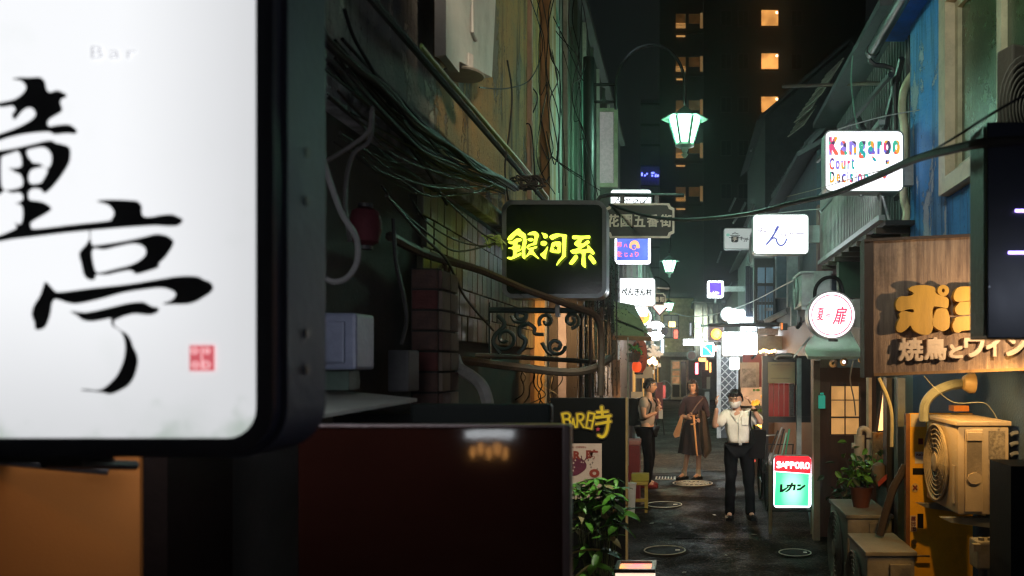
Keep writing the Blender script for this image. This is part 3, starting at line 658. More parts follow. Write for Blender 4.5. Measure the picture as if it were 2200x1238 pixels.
# ================================================================ lit signs
framew = mat('sign_frame', (.35,.40,.38), .4, metal=.4, bump=.1)
framed = mat('sign_frame_dark', (.05,.05,.055), .35, bump=.1)
def lightbox(name, label, x0, y0, x1, y1, Y, t_, r, face, frame, fw=2, cat='sign', group=None, bracket=None, rear=True):
    a = P(x0, y1, Y); e = P(x1, y0, Y); s = Y/F
    t = thing(name, label, cat, ((a.x+e.x)/2, Y+t_/2, a.z), group)
    o = rrect(a.x, a.z, e.x, e.z, max(.004, r*s)); i = rrect(a.x+fw*s, a.z+fw*s, e.x-fw*s, e.z-fw*s, max(.003, (r-fw)*s))
    b = MB(); ring_prism(b, o, i, Y-.008, Y+t_+.008); build('casing', b, frame, t, True)
    b = MB(); b.prism([(x, Y, z) for x, z in i], (0, .004, 0)); build('face_panel', b, face, t)
    if rear: b = MB(); b.prism([(x, Y+t_-.004, z) for x, z in i], (0, .004, 0)); build('rear_panel', b, face, t)
    if bracket:
        b = MB(); yb = (y0+y1)/2
        if len(bracket) == 3: q, ya, yc = bracket
        else: q, ya, yc = bracket[0], yb-8, yb+8
        xa = x1 if q > x1 else x0
        c0 = P(xa, ya, Y); c1 = P(q, yc, Y); b.box((c0.x, Y+t_*.25, c0.z), (c1.x, Y+t_*.75, c1.z)); build('bracket', b, mat('bracket_metal', (.45,.47,.48), .5, grime=.3), t)
    return t
ink = mat('black_ink', (.01,.01,.012), .6, bump=0)
inkp = mat('purple_black_ink', (.014,.010,.022), .5, bump=0)
# --- big near sign (eyes level, left edge of the picture)
NY = 1.4
sA = lambda a, b: (a/5.158, 150+b/5.158)
sB = lambda a, b: (a/5.158, 330+b/5.158)
sC = lambda a, b: (60+a/4.126, 400+b/4.126)
sD = lambda a, b: (60+a/4.126, 570+b/4.126)
def cv(f, pts): return [f(*p) for p in pts]
nearface = bpy.data.materials.new('near_sign_acrylic'); nearface.use_nodes = True
_t = nearface.node_tree; _b = _t.nodes['Principled BSDF']; _b.inputs['Roughness'].default_value = .3
_b.inputs['Base Color'].default_value = (.7,.7,.7,1)
_tc2 = nn(_t, 'ShaderNodeTexCoord'); _n = nn(_t, 'ShaderNodeTexNoise'); _n.inputs['Scale'].default_value = 3.2; _n.inputs['Detail'].default_value = 2
_t.links.new(_tc2.outputs['Object'], _n.inputs['Vector'])
_sx = nn(_t, 'ShaderNodeSeparateXYZ'); _t.links.new(_tc2.outputs['Object'], _sx.inputs[0])
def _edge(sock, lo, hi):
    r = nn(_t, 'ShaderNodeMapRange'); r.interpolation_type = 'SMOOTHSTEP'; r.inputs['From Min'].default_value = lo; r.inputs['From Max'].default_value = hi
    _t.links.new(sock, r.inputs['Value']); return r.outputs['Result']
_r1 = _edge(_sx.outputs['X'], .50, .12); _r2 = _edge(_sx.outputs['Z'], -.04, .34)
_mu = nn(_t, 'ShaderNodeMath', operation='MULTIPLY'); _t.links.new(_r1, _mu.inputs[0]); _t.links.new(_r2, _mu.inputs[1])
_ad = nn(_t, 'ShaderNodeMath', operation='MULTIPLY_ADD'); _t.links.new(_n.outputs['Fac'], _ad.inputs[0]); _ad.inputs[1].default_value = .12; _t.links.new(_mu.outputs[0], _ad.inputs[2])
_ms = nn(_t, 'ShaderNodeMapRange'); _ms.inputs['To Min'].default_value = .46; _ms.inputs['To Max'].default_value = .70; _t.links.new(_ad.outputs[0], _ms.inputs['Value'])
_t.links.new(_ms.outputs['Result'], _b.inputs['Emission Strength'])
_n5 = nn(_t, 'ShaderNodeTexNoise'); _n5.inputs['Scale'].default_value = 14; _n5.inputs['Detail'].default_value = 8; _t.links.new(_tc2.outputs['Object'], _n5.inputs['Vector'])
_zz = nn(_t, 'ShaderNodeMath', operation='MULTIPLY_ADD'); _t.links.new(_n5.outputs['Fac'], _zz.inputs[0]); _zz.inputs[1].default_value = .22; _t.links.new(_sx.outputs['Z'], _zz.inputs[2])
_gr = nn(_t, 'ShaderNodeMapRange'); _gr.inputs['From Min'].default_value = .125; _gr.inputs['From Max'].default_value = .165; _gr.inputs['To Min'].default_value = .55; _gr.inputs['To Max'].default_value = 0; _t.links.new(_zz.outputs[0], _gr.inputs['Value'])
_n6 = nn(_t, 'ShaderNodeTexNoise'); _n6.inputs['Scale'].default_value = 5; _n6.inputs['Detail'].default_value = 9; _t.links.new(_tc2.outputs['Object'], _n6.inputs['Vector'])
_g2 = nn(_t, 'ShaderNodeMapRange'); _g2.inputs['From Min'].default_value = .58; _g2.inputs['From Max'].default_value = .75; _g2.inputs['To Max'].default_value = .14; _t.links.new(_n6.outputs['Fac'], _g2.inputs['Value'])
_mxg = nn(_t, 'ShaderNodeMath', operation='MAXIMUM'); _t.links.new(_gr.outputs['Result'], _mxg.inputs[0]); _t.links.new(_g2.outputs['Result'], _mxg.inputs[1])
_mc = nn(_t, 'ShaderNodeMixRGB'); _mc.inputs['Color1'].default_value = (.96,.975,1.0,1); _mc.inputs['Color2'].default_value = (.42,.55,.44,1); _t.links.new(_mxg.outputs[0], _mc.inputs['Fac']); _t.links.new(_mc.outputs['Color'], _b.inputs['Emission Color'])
x0, x1, y0, y1 = -560, 592, -240, 978
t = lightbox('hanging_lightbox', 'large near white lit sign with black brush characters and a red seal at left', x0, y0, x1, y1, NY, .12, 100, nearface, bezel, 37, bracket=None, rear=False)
ch = {c.name.split('.')[0]: c for c in t.children}
# side band behind the front bezel
a = P(x0, y1, NY+.1); 
b = MB(); o_ = rrect(P(x0-20,0,NY).x, P(0,y1+8,NY).z, P(x1+14,0,NY).x, P(0,y0-20,NY).z, .085); i_ = rrect(P(x0-4,0,NY).x, P(0,y1-4,NY).z, P(x1+2,0,NY).x, P(0,y0,NY).z, .075)
ring_prism(b, o_, i_, NY+.02, NY+.17); build('side_band', b, mat('side_metal', (.075,.08,.12), .6, metal=.1, bump=.15, grime=.3), t, True)
b = MB(); b.prism([(x, NY+.15, z) for x, z in i_], (0,.006,0)); build('rear_panel', b, W3, t)
b = MB()
for (px_, py_) in ((655,300),(655,410),(664,712),(664,795)):
    c = P(px_, py_, NY); b.cyl((P(x1+14,0,NY).x-.002, NY+.09, c.z), (P(x1+14,0,NY).x+.003, NY+.09, c.z), .009, 10)
build('screw', b, blackm, t)
LO = NY-.002
lab = MB()
sh1 = [cv(sA, [(140,105),(220,88),(330,90),(440,85),(480,110),(505,150),(512,200),(545,250),(600,240),(650,232),(700,255),(742,283),(720,310),(685,325),(670,365),(690,430),(680,465),(620,505),(560,540),(530,575),(530,610),(555,632),(620,620),(740,608),(800,625),(850,670),(850,695),(820,712),(740,705),(605,717),(570,695),(500,690),(300,708),(120,745),(0,785),(-110,830),(-160,800),(-110,755),(0,715),(180,650),(320,580),(390,520),(398,480),(370,435),(325,420),(270,440),(220,490),(180,540),(155,550),(142,510),(150,480),(172,460),(172,430),(135,400),(60,412),(0,412),(-120,400),(-160,380),(-120,372),(0,366),(150,335),(230,290),(285,230),(290,180),(260,140),(210,115)])]
sh2 = [cv(sA, [(-60,905),(0,900),(180,870),(400,820),(500,795),(580,788),(620,812),(740,842),(780,885),(780,980),(760,1050),(700,1150),(640,1233)])+cv(sB, [(560,395),(495,440),(465,405),(420,390),(360,392),(320,430),(318,490),(345,520),(420,528),(500,550),(570,605),(530,655),(360,755),(345,800),(385,838),(700,805),(1000,772)])+cv(sC, [(300,352),(700,312),(745,290),(768,250),(755,205),(710,165),(615,135),(730,122),(940,130),(985,145),(1010,180),(1012,245),(1040,273),(1120,272),(1160,262),(1270,252),(1320,268),(1375,300),(1330,350),(1230,355),(1120,350),(880,365),(700,380),(560,392),(300,418),(0,455)])+cv(sB, [(150,948),(0,975),(-120,1000),(-200,1000),(-120,950),(0,912),(150,850),(190,820),(172,768),(210,788),(245,770),(260,700),(258,620),(235,570),(180,558),(225,540),(258,510),(258,470),(235,440),(200,432),(130,437),(55,412),(0,455),(-60,470),(-75,420),(-65,200),(-70,50)]),
       cv(sA, [(30,960),(100,935),(190,905),(225,930),(245,990),(248,1060),(220,1085),(160,1095),(105,1090),(180,1140),(230,1160),(258,1220),(260,1248),(245,1298),(150,1328),(60,1333),(25,1298),(15,1228),(12,1100),(15,1000)]),
       cv(sA, [(300,900),(340,880),(460,858),(530,880),(570,930),(580,990),(570,1050),(535,1095),(480,1070),(440,1040),(375,1035),(340,1000),(310,960)]),
       cv(sA, [(345,1115),(410,1090),(480,1078),(528,1108),(530,1140),(480,1230),(450,1258),(360,1268),(325,1238),(318,1178)])]
sh3 = [cv(sC, [(548,402),(552,460),(520,520),(475,570),(460,610),(480,690),(500,780),(530,820),(575,835),(600,815),(610,785),(700,787),(800,765),(900,748),(940,760),(965,780),(1080,750),(1160,720),(1165,685),(1220,630),(1280,540),(1293,490),(1270,465),(1230,440),(1140,427),(1020,455),(850,490),(600,527),(570,510),(557,470),(556,402)]),
       cv(sC, [(575,570),(600,553),(680,562),(800,535),(940,510),(1020,530),(1050,570),(1040,620),(980,670),(900,705),(800,730),(640,768),(605,755),(590,720),(570,620)])]
sh4 = [cv(sC, [(160,850),(200,885),(245,932),(300,940),(580,905),(900,870),(1180,825),(1350,800),(1500,802),(1560,830),(1620,855),(1645,900),(1620,945),(1560,985),(1500,1020),(1420,1045),(1300,1048),(1200,1045),(1280,1010),(1315,965),(1290,930),(1200,903),(1080,910),(850,945),(650,1000),(450,1042),(360,1035),(300,1015),(240,1005),(215,1050),(205,1120),(185,1190),(150,1255),(90,1275),(70,1255),(65,1210),(42,1140),(60,1060),(110,980),(140,900)])]
sh5 = [cv(sC, [(385,1110),(520,1120),(700,1085),(890,1040),(1020,1028),(1060,1045),(1110,1070),(1160,1080),(1155,1115),(1100,1140),(1040,1140),(950,1132),(850,1155),(775,1190),(762,1195),(745,1185),(735,1172),(640,1190),(560,1200),(490,1185),(440,1145)])]
sh6 = [cv(sD, [(748,478),(762,478),(765,500),(775,540),(830,580),(880,610),(915,660),(940,730),(970,790),(978,870),(950,980),(900,1060),(830,1105),(740,1142),(680,1130),(600,1120),(480,1108),(520,1098),(600,1108),(670,1095),(740,1040),(800,970),(850,860),(870,750),(860,650),(825,585),(760,540),(745,500)])]
glyph(lab, [sh1, sh2, sh3, sh4, sh5, sh6], LO, .0006)
strokes(lab, [[(-190,230),(-195,470)], [(-190,235),(-100,225),(-95,470)], [(-185,315),(-100,310)], [(-185,390),(-100,385)], [(-190,462),(-98,458)]], LO, 26)
build('brush_lettering', lab, inkp, t)
b = MB(); c0 = P(408,742,LO); c1 = P(461,797,LO); b.box((c0.x, LO-.001, c0.z), (c1.x, LO, c1.z)); f = build('red_seal', b, emi('seal_red', (.80,.15,.18), .52), t)
b = MB()
for (qx, qy, r_) in ((419,754,6),(446,754,5),(421,784,6),(444,784,7)): 
    c = P(qx, qy, LO); b.tube([c+Vector((r_*.0008*math.cos(a), -.0018, r_*.0008*math.sin(a))) for a in [k*.785 for k in range(9)]], .0016, 5)
b.tube([P(433,746,LO-.0018), P(434,793,LO-.0018)], .0012, 5); build('seal_pattern', b, emi('seal_pink', (1,.62,.64), .6), f)
b = MB(); text(b, 'Bar', 196, 100, 292, 126, LO, 0, .0004, spacing=1.4); build('faint_lettering', b, emi('faint_grey', (.80,.81,.86), .52, base=(.1,.1,.1)), t)
# bracket under it
b = MB(); a = P(-400,990,NY); e = P(150,1003,NY); b.box((a.x, NY+.04, a.z), (e.x, NY+.10, e.z)); b.box((P(95,0,NY).x, NY+.03, P(0,985,NY).z), (P(150,0,NY).x, NY+.11, P(0,1010,NY).z)); b.tube([P(95,995,NY+.08), P(290,1000,NY+.3)], .01, 8); build('support_arm', b, blackm, t)

# --- black sign with yellow-green characters
t = lightbox('black_lightbox', 'black square sign with glowing yellow green characters on an iron bracket', 1079, 431, 1303, 641, 5.5, .2, 22, mat('black_sign_face', (.008,.013,.010), .14, spec=.5, bump=.02, var=.1, rv=.3), mat('sign_frame_steel', (.20,.23,.24), .3, metal=.7, bump=.1), 9, rear=False)
s10 = lambda a, b: (1082+a/10.1, 470+b/10.1)
GI = [[(325,220),(400,285),(475,340),(490,440),(505,470),(480,600),(465,700),(470,865),(430,860),(400,800),(405,700),(390,660),(410,560),(425,440),(355,390),(280,355),(180,455),(90,465),(110,400),(200,310)],
 [(100,505),(200,490),(290,430),(385,440),(390,480),(310,510),(300,575),(355,575),(355,635),(295,665),(290,690),(360,655),(370,690),(290,730),(285,775),(375,740),(370,790),(300,830),(160,888),(80,860),(95,835),(200,825),(205,680),(110,650),(115,635),(200,610),(205,555),(140,550)],
 [(535,330),(600,295),(690,280),(765,350),(735,450),(710,560),(600,585),(510,640),(505,610),(560,560),(650,520),(670,370),(540,355)],
 [(525,450),(600,425),(645,440),(640,480),(570,490)],
 [(520,650),(620,630),(720,600),(715,640),(640,675),(700,780),(770,865),(730,860),(600,775),(500,835),(490,820),(560,700)],
 [(825,310),(900,325),(950,350),(960,390),(930,420),(880,425),(850,350)], [(820,500),(900,490),(940,520),(935,550),(890,592),(820,575),(810,540)],
 [(955,615),(960,650),(925,780),(915,865),(880,870),(810,800),(805,770),(870,720)],
 [(1000,400),(1050,355),(1150,330),(1250,335),(1365,355),(1370,390),(1360,450),(1350,800),(1345,820),(1250,910),(1165,1010),(1150,1000),(1200,900),(1265,820),(1275,700),(1270,400),(1150,415),(1060,460),(1030,445)],
 [(1490,410),(1520,370),(1700,378),(1860,370),(1880,400),(1860,435),(1740,440),(1680,510),(1710,550),(1820,475),(1855,490),(1850,540),(1660,670),(1800,665),(1825,640),(1815,600),(1850,590),(1900,640),(1970,730),(1965,770),(1930,780),(1860,735),(1780,755),(1775,900),(1785,1040),(1755,1060),(1690,980),(1695,760),(1520,765),(1465,730),(1465,690),(1600,650),(1620,630),(1535,545),(1620,450),(1520,445)],
 [(1560,790),(1610,825),(1600,870),(1500,990),(1440,990),(1430,960)], [(1880,785),(1930,820),(2005,930),(1990,975),(1945,990),(1900,930),(1845,860),(1850,820)]]
lab = MB(); glyph(lab, [[cv(s10, g_)] for g_ in GI], 5.466, .004)
star = [(1130+(80 if k % 2 == 0 else 34)*math.sin(k*math.pi/5), 635-(85 if k % 2 == 0 else 34)*math.cos(k*math.pi/5)) for k in range(10)]
boxo = smooth_path([Vector((*s10(*p), 0)) for p in [(1040,560),(1080,515),(1180,500),(1245,520),(1235,640),(1225,740),(1120,745),(1015,720),(1010,690),(1030,620)]], 3, True)
glyph(lab, [[[(p.x, p.y) for p in boxo], cv(s10, star)]], 5.466, .004, smooth=False)
build('glowing_characters', lab, emi('yellow_green_neon', (.78,1.0,.06), 2.0, var=.25, scale=9), t)
# iron scroll bracket under it
t = thing('scroll_bracket', 'dark green wrought iron scroll bracket carrying the black sign', 'bracket', tuple(P(1150, 770, 5.6)))
iron = mat('green_iron', (.025,.06,.055), .35, spec=.8, bump=.3)
def spiral(cx_, cy_, r0, a0, turns, Y, sgn=1): return [P(cx_+r0*(1-.78*k/24)*math.cos(a0+sgn*turns*2*math.pi*k/24), cy_+r0*(1-.78*k/24)*math.sin(a0+sgn*turns*2*math.pi*k/24), Y) for k in range(25)]
IY = 5.6
q = 5.16
sc = lambda x, y: P(1040+x/q, 620+y/q, IY)
for pts, r_ in (([sc(60,240), sc(600,245), sc(1100,245)], .02), ([sc(150,300), sc(230,400), sc(120,520), sc(110,620), sc(180,720)], .014), ([sc(300,300), sc(340,360), sc(430,370), sc(470,300), sc(430,270)], .013), ([sc(480,390), sc(400,430), sc(400,520), sc(460,570), sc(440,650), sc(380,720)], .015), ([sc(480,380), sc(560,440), sc(560,500), sc(660,510)], .013), ([sc(640,600), sc(700,700), sc(760,740)], .013)):
    b = MB(); b.tube(pts, r_, 7, sub=5); build('scroll_bar', b, iron, t, True)
for a_ in ((1085,727,26,2.6,1.3,-1),(1228,688,18,1.6,1.5,-1),(1174,690,17,2.5,1.1,1),(1195,744,20,0,1.4,1),(1118,676,13,0,1,1)):
    b = MB(); b.tube(spiral(a_[0], a_[1], a_[2], a_[3], a_[4], IY, a_[5]), .013, 7); build('scroll', b, iron, t, True)
b = MB(); b.box(tuple(P(1193,641,5.55)), tuple(P(1204,682,5.6))); build('hanger', b, greym, t)
b = MB(); b.box(tuple(P(1050,650,5.62)), tuple(P(1056,780,5.66))); build('wall_plate', b, iron, t)
t = thing('iron_spiral', 'thin rusty iron spiral ornament below the slanting tube on the left', 'ornament', tuple(P(948,578,4.6)))
b = MB(); b.tube(spiral(947, 577, 19, 0, 2, 4.6), .009, 7); build('spiral', b, rust, t, True)
b = MB(); b.tube([P(966,577,4.6), P(968,560,4.6)], .009, 6); build('stem', b, rust, t)
# --- street name sign
t = thing('street_name_sign', 'dark street name plate with pale notched border and five pale characters', 'street sign', tuple(P(1375, 512, 8.9)))
def notch(x0, y0, x1, y1, n): return [(x0,y0+n),(x0+n*.7,y0+n*.7),(x0+n,y0),(x1-n,y0),(x1-n*.7,y0+n*.7),(x1,y0+n),(x1,y1-n),(x1-n*.7,y1-n*.7),(x1-n,y1),(x0+n,y1),(x0+n*.7,y1-n*.7),(x0,y1-n)]
def p2(pts, Y): return [(P(x, y, Y).x, P(x, y, Y).z) for x, y in pts]
b = MB(); b.prism([(x, 8.9, z) for x, z in p2(notch(1300,437,1449,512,11), 8.9)], (0,.03,0)); build('plate', b, mat('plate_green', (.035,.035,.028), .6), t)
pale = mat('pale_lettering', (.80,.76,.62), .5, bump=.1)
b = MB(); ring_prism(b, p2(notch(1300,437,1449,512,11), 8.9), p2(notch(1304.5,441.5,1444.5,507.5,11), 8.9), 8.89, 8.899); build('border', b, pale, t)
b = MB()
for k, c_ in enumerate('花園五番街'): text(b, c_, 1305+k*28.3, 461, 1330+k*28.3, 488, 8.893, 0, .003, fat=.7)
build('lettering', b, pale, t)
b = MB(); b.tube([P(1283,432,8.95), P(1290,423,8.95), P(1305,419,8.95), P(1470,420,8.95)], .022, 8); build('arm', b, blackm, t)
for px_ in (1337, 1411): b = MB(); b.box(tuple(P(px_-5,420,8.9)), tuple(P(px_+5,438,8.93))); build('hanger', b, blackm, t)
t = thing('street_name_sign', 'small far street name plate partly behind the white six character sign', 'street sign', tuple(P(1418, 657, 15.5)))
b = MB(); b.prism([(x, 15.5, z) for x, z in p2(notch(1378,630,1430,656,4), 15.5)], (0,.03,0)); build('plate', b, M['plate_green'], t)
b = MB(); ring_prism(b, p2(notch(1378,630,1430,656,4), 15.5), p2(notch(1380,632,1428,654,4), 15.5), 15.49, 15.499); build('border', b, pale, t)
b = MB()
for k, c_ in enumerate('五番街'): text(b, c_, 1396+k*10.5, 638, 1405.5+k*10.5, 649, 15.49, 0, .003, fat=.3)
build('lettering', b, pale, t)
b = MB(); b.tube([P(1411,630,15.5), P(1411,618,15.5), P(1438,620,15.5)], .02, 6); build('arm', b, galv, t)
# --- small white sign with script
t = lightbox('white_lightbox', 'white lit sign with thin cursive script above the street name plate', 1311, 407, 1400, 470, 12.0, .15, 8, W2, framew, 1.5)
b = MB(); strokes(b, [[(1318,440),(1326,430),(1331,421),(1327,420),(1330,432),(1335,437)],[(1343,431),(1348,428),(1346,437)],[(1352,434),(1352,429),(1357,428)],[(1368,429),(1362,431),(1362,436),(1367,435),(1370,429),(1371,437)],[(1378,430),(1376,436),(1383,435),(1384,429)],[(1392,423),(1386,433),(1380,441)]], 11.99, 1.8); build('script_lettering', b, ink, t)
# --- purple-blue sign
t = lightbox('blue_lightbox', 'blue violet lit sign with pink characters and a drawn bobbed head', 1321, 500, 1397, 565, 11.2, .15, 6, emi('violet_lit', (.06,.10,.55), 1.5, var=.35, scale=5), W3, 4.5)
pk = emi('pink_print', (1,.16,.22), 1.1)
b = MB()
for c_, x_, y_, w_, h_ in (('夢',1323,520,13,14),('ハ',1340,524,8,8),('を',1324,540,13,12),('じ',1342,543,7,9),('ょ',1353,544,7,8),('り',1364,541,8,11)): text(b, c_, x_, y_, x_+w_, y_+h_, 11.19, .02, .003)
build('lettering', b, pk, t)
b = MB(); glyph(b, [[[(1352,532),(1354,522),(1362,517),(1370,519),(1374,528),(1374,533),(1368,533),(1367,527),(1362,525),(1357,528),(1357,534)]]], 11.19, .003); build('drawn_hair', b, emi('orange_print', (1,.35,.16), 1.1), t)
b = MB(); strokes(b, [[(1357,530),(1358,535),(1362,537),(1366,534),(1367,529)],[(1362,531),(1364,531)]], 11.187, 1.1); build('drawn_face', b, M['orange_print'], t)
# --- white sign with six hiragana
t = lightbox('white_lightbox', 'white lit sign with five rounded black characters under the blue violet sign', 1328, 597, 1408, 658, 14.0, .16, 7, W2, framew, 1.5, bracket=(1300,615,635))
b = MB()
for c_, x_, w_ in (('ぺ',1335,13),('ん',1349,12),('き',1363,10.5),('ん',1375,11),('村',1388,12.5)): text(b, c_, x_, 619.5, x_+w_, 635.5, 13.985, 0, .003, fat=.45)
build('lettering', b, ink, t)
# --- picture signs and round signs behind it
t = lightbox('picture_lightbox', 'pale blue lit picture sign tucked under the white hiragana sign', 1350, 650, 1391, 679, 16, .14, 4, emi('sky_print', (.45,.8,1.0), 3, var=.0, col2=(.9,.95,1)), W3, 3)
def round_sign(name, label, cx_, cy_, r, Y, face, rim, t_=.16, rw=2.5, cat='sign'):
    c = P(cx_, cy_, Y); s = Y/F; t = thing(name, label, cat, (c.x, Y+t_/2, c.z-r*s))
    n = 40; o = [(c.x+r*s*math.cos(k*2*math.pi/n), c.z+r*s*math.sin(k*2*math.pi/n)) for k in range(n)]; i = [(c.x+(r-rw)*s*math.cos(k*2*math.pi/n), c.z+(r-rw)*s*math.sin(k*2*math.pi/n)) for k in range(n)]
    b = MB(); ring_prism(b, o, i, Y-.008, Y+t_); build('rim', b, rim, t, True)
    b = MB(); b.prism([(x, Y, z) for x, z in i], (0,.004,0)); build('face_panel', b, face, t)
    b = MB(); b.prism([(x, Y+t_-.006, z) for x, z in i], (0,.004,0)); build('rear_panel', b, face, t)
    return t
t = round_sign('round_lightbox', 'round lit sign with a yellow and orange picture behind the white hiragana sign', 1380, 680, 19, 16.6, emi('fruit_print', (1,.65,.05), 1.6, col2=(.85,.10,.04), scale=7), W3)
t = round_sign('round_lightbox', 'plain white glowing round sign above the shop lights on the left', 1409, 711, 23, 18.5, W8, framew)
b = MB(); pbox(b, 1389, 704, 1401, 715, 18.4, .07); build('fixing_plate', b, greym, t)
b = MB(); b.tube([P(1401,710,18.42), P(1420,709,18.42), P(1425,716,18.3), P(1432,719,18.3)], .035, 8); b.tube([P(1420,709,18.4), P(1428,712,18.2)], .09, 8); build('spot_lamp', b, blackm, t)
t = thing('diamond_lightbox', 'pinkish diamond shaped lit sign beside the far street name plate', 'sign', tuple(P(1416, 678, 17)))
b = MB(); b.prism([P(1400,658,17), P(1417,678,17), P(1433,662,17), P(1418,650,17)], (0,.1,0)); build('face_panel', b, emi('pink_lit', (1,.55,.5), 1.6), t)
b = MB(); b.tube([P(1400,658,16.98), P(1417,678,16.98), P(1433,662,16.98)], .02, 6); build('rim', b, framed, t)
# --- right side signs
t = lightbox('multicolour_lightbox', 'white lit sign with multicoloured patchwork letters high on the right', 1771, 280, 1942, 413, 7.45, .16, 14, emi('multicolour_white', (.95,.95,1.0), 1.3), framew, 3, bracket=(1968,340,396))
pwm = patchwork('patchwork_letters', [(.9,.14,.08),(.16,.14,.62),(.02,.40,.38),(.75,.08,.22),(.30,.22,.75),(.08,.05,.12),(.85,.40,.04),(.05,.45,.30)], 26, .62)
kk = lambda a, b_: (1750+a/7.738, 270+b_/7.738)
def tx(mb, s_, a, b_, c_, d, **k_): p, q_ = kk(a, b_), kk(c_, d); return text(mb, s_, *p, *q_, 7.438, ext=.002, **k_)
b = MB()
for s_, a_, b_, c_, d_ in (('K',240,190,395,490),('a',425,258,540,490),('n',575,258,695,488),('g',728,258,850,550),('a',885,258,1005,480),('r',1040,258,1125,480),('o',1145,245,1270,480),('o',1295,245,1418,478),('C',245,540,325,735),('o',348,580,420,730),('u',443,580,517,728),('r',545,580,590,725),('t',612,540,662,728),('D',250,765,335,952),('e',362,800,430,950),('c',452,800,520,950),('i',543,770,560,950),('s',585,800,640,950),('i',680,760,698,950),('o',715,800,790,950),('n',815,800,895,945)):
    tx(b, s_, a_, b_, c_, d_, fat=1.7 if d_-b_ > 220 else .8)
build('patchwork_lettering', b, pwm, t)
b = MB(); glyph(b, [[[kk(*p) for p in ((955,515),(985,520),(1030,588),(990,592),(965,560))]]], 7.436, .002); build('small_drawing', b, pwm, t); b = MB(); glyph(b, [[[kk(*p) for p in ((1140,840),(1205,820),(1190,860),(1155,890))]]], 7.436, .002); 
build('small_drawing', b, pwm, t); b = MB(); b.prism([tuple(P(*kk(1178,575), 7.436)), tuple(P(*kk(1240,570), 7.436)), tuple(P(*kk(1240,635), 7.436)), tuple(P(*kk(1180,650), 7.436))], (0,.001,0)); build('small_drawing', b, pwm, t)
b = MB(); c = P(1850,418,7.5); b.tube([c, c+Vector((0,0,-.02))], .02, 8); build('knob', b, galv, t)
t = lightbox('white_lightbox', 'white lit sign with one large blue brush hiragana in the middle on the right', 1617, 460, 1738, 547, 10.5, .16, 10, W2, framew, 1.8, bracket=(1762,483,520))
b = MB(); strokes(b, [[(1671,488),(1666,498),(1660,508),(1653,518),(1647,525)]], 10.488, 4); strokes(b, [[(1652,519),(1660,512),(1667,513),(1670,522),(1677,528),(1685,524),(1690,514)]], 10.487, 3.4); strokes(b, [[(1671,488),(1666,497)]], 10.486, 5.5)
build('large_character', b, emi('blue_print', (.06,.06,.32), .7), t)
b = MB(); text(b, 'はし', 1629, 487, 1648, 499, 10.488, 0, .002, fat=.3); text(b, 'つ', 1677, 502, 1690, 509, 10.488, 0, .002, fat=.4); text(b, 'り', 1697, 499, 1704, 509, 10.488, 0, .002, fat=.3); strokes(b, [[(1710,502.5),(1728,501.5)]], 10.488, 2)
build('small_lettering', b, emi('grey_print', (.20,.14,.22), .9), t)
t = lightbox('grey_lightbox', 'faintly self-glowing pale grey sign with a black cooking pot emblem on the right', 1555, 490, 1640, 536, 19, .16, 5, emi('grey_face_glow', (.40,.45,.43), .55, base=(.4,.4,.4)), framew, 1.5)  # unlit sign: its brightness is put into the face as emission
b = MB(); glyph(b, [[[(1571,508),(1587,508),(1586,519),(1583,521),(1574,521),(1571,519)]]], 18.98, .004, smooth=False); strokes(b, [[(1569,506),(1589,506)],[(1573,503),(1579,501),(1586,503)],[(1579,501),(1579,499)],[(1567,511),(1591,511)]], 18.97, 1.4); build('pot_emblem', b, ink, t)
b = MB(); text(b, 'チ', 1574, 510, 1584, 519, 18.96, .01, .003); build('pot_character', b, emi('grey_face_glow2', (.55,.5,.4), .6), t)
b = MB(); 
for c_, x_, w_, y_ in (('キ',1589,8,508),('ッ',1597,5,511),('チ',1601,8,511),('ン',1609,7,515)): text(b, c_, x_, y_, x_+w_, y_+9, 18.97, .02, .003)
build('lettering', b, ink, t)
b = MB(); strokes(b, [[(1563,505),(1565,505)]], 18.97, 6); build('green_dot', b, emi('dot_green', (.2,.45,.36), .6), t)
# round white sign with red ring
t = round_sign('round_lightbox', 'round white lit sign with a thin red ring and red characters on the right', 1787, 677, 52, 8.65, emi('round_white', (.96,.94,1.0), 1.3), mat('round_rim', (.75,.78,.8), .3), .2, 3)
c = P(1787, 677, 8.635); b = MB(); b.tube([c+Vector((43/F*8.65*math.cos(a*.1257), 0, 43/F*8.65*math.sin(a*.1257))) for a in range(51)], .006, 4, cap=False); build('red_ring', b, emi('crimson_print', (.75,.03,.10), .9), t)
b = MB(); text(b, '夏', 1755, 661, 1770, 689, 8.635, 0, .002, shear=.2, fat=.35); text(b, 'の', 1775, 674, 1784, 681, 8.635, 0, .002, fat=.3); text(b, '扉', 1789, 659, 1820, 697, 8.635, 0, .002, shear=.35, fat=.45); build('lettering', b, M['crimson_print'], t)
b = MB(); pbox(b, 1832, 643, 1856, 703, 8.7, .1); build('wall_bracket', b, mat('pale_box', (.50,.54,.52), .5), t)
b = MB(); b.tube([P(1790,729,8.75), P(1790,734,8.75)], .05, 8); build('foot', b, galv, t)
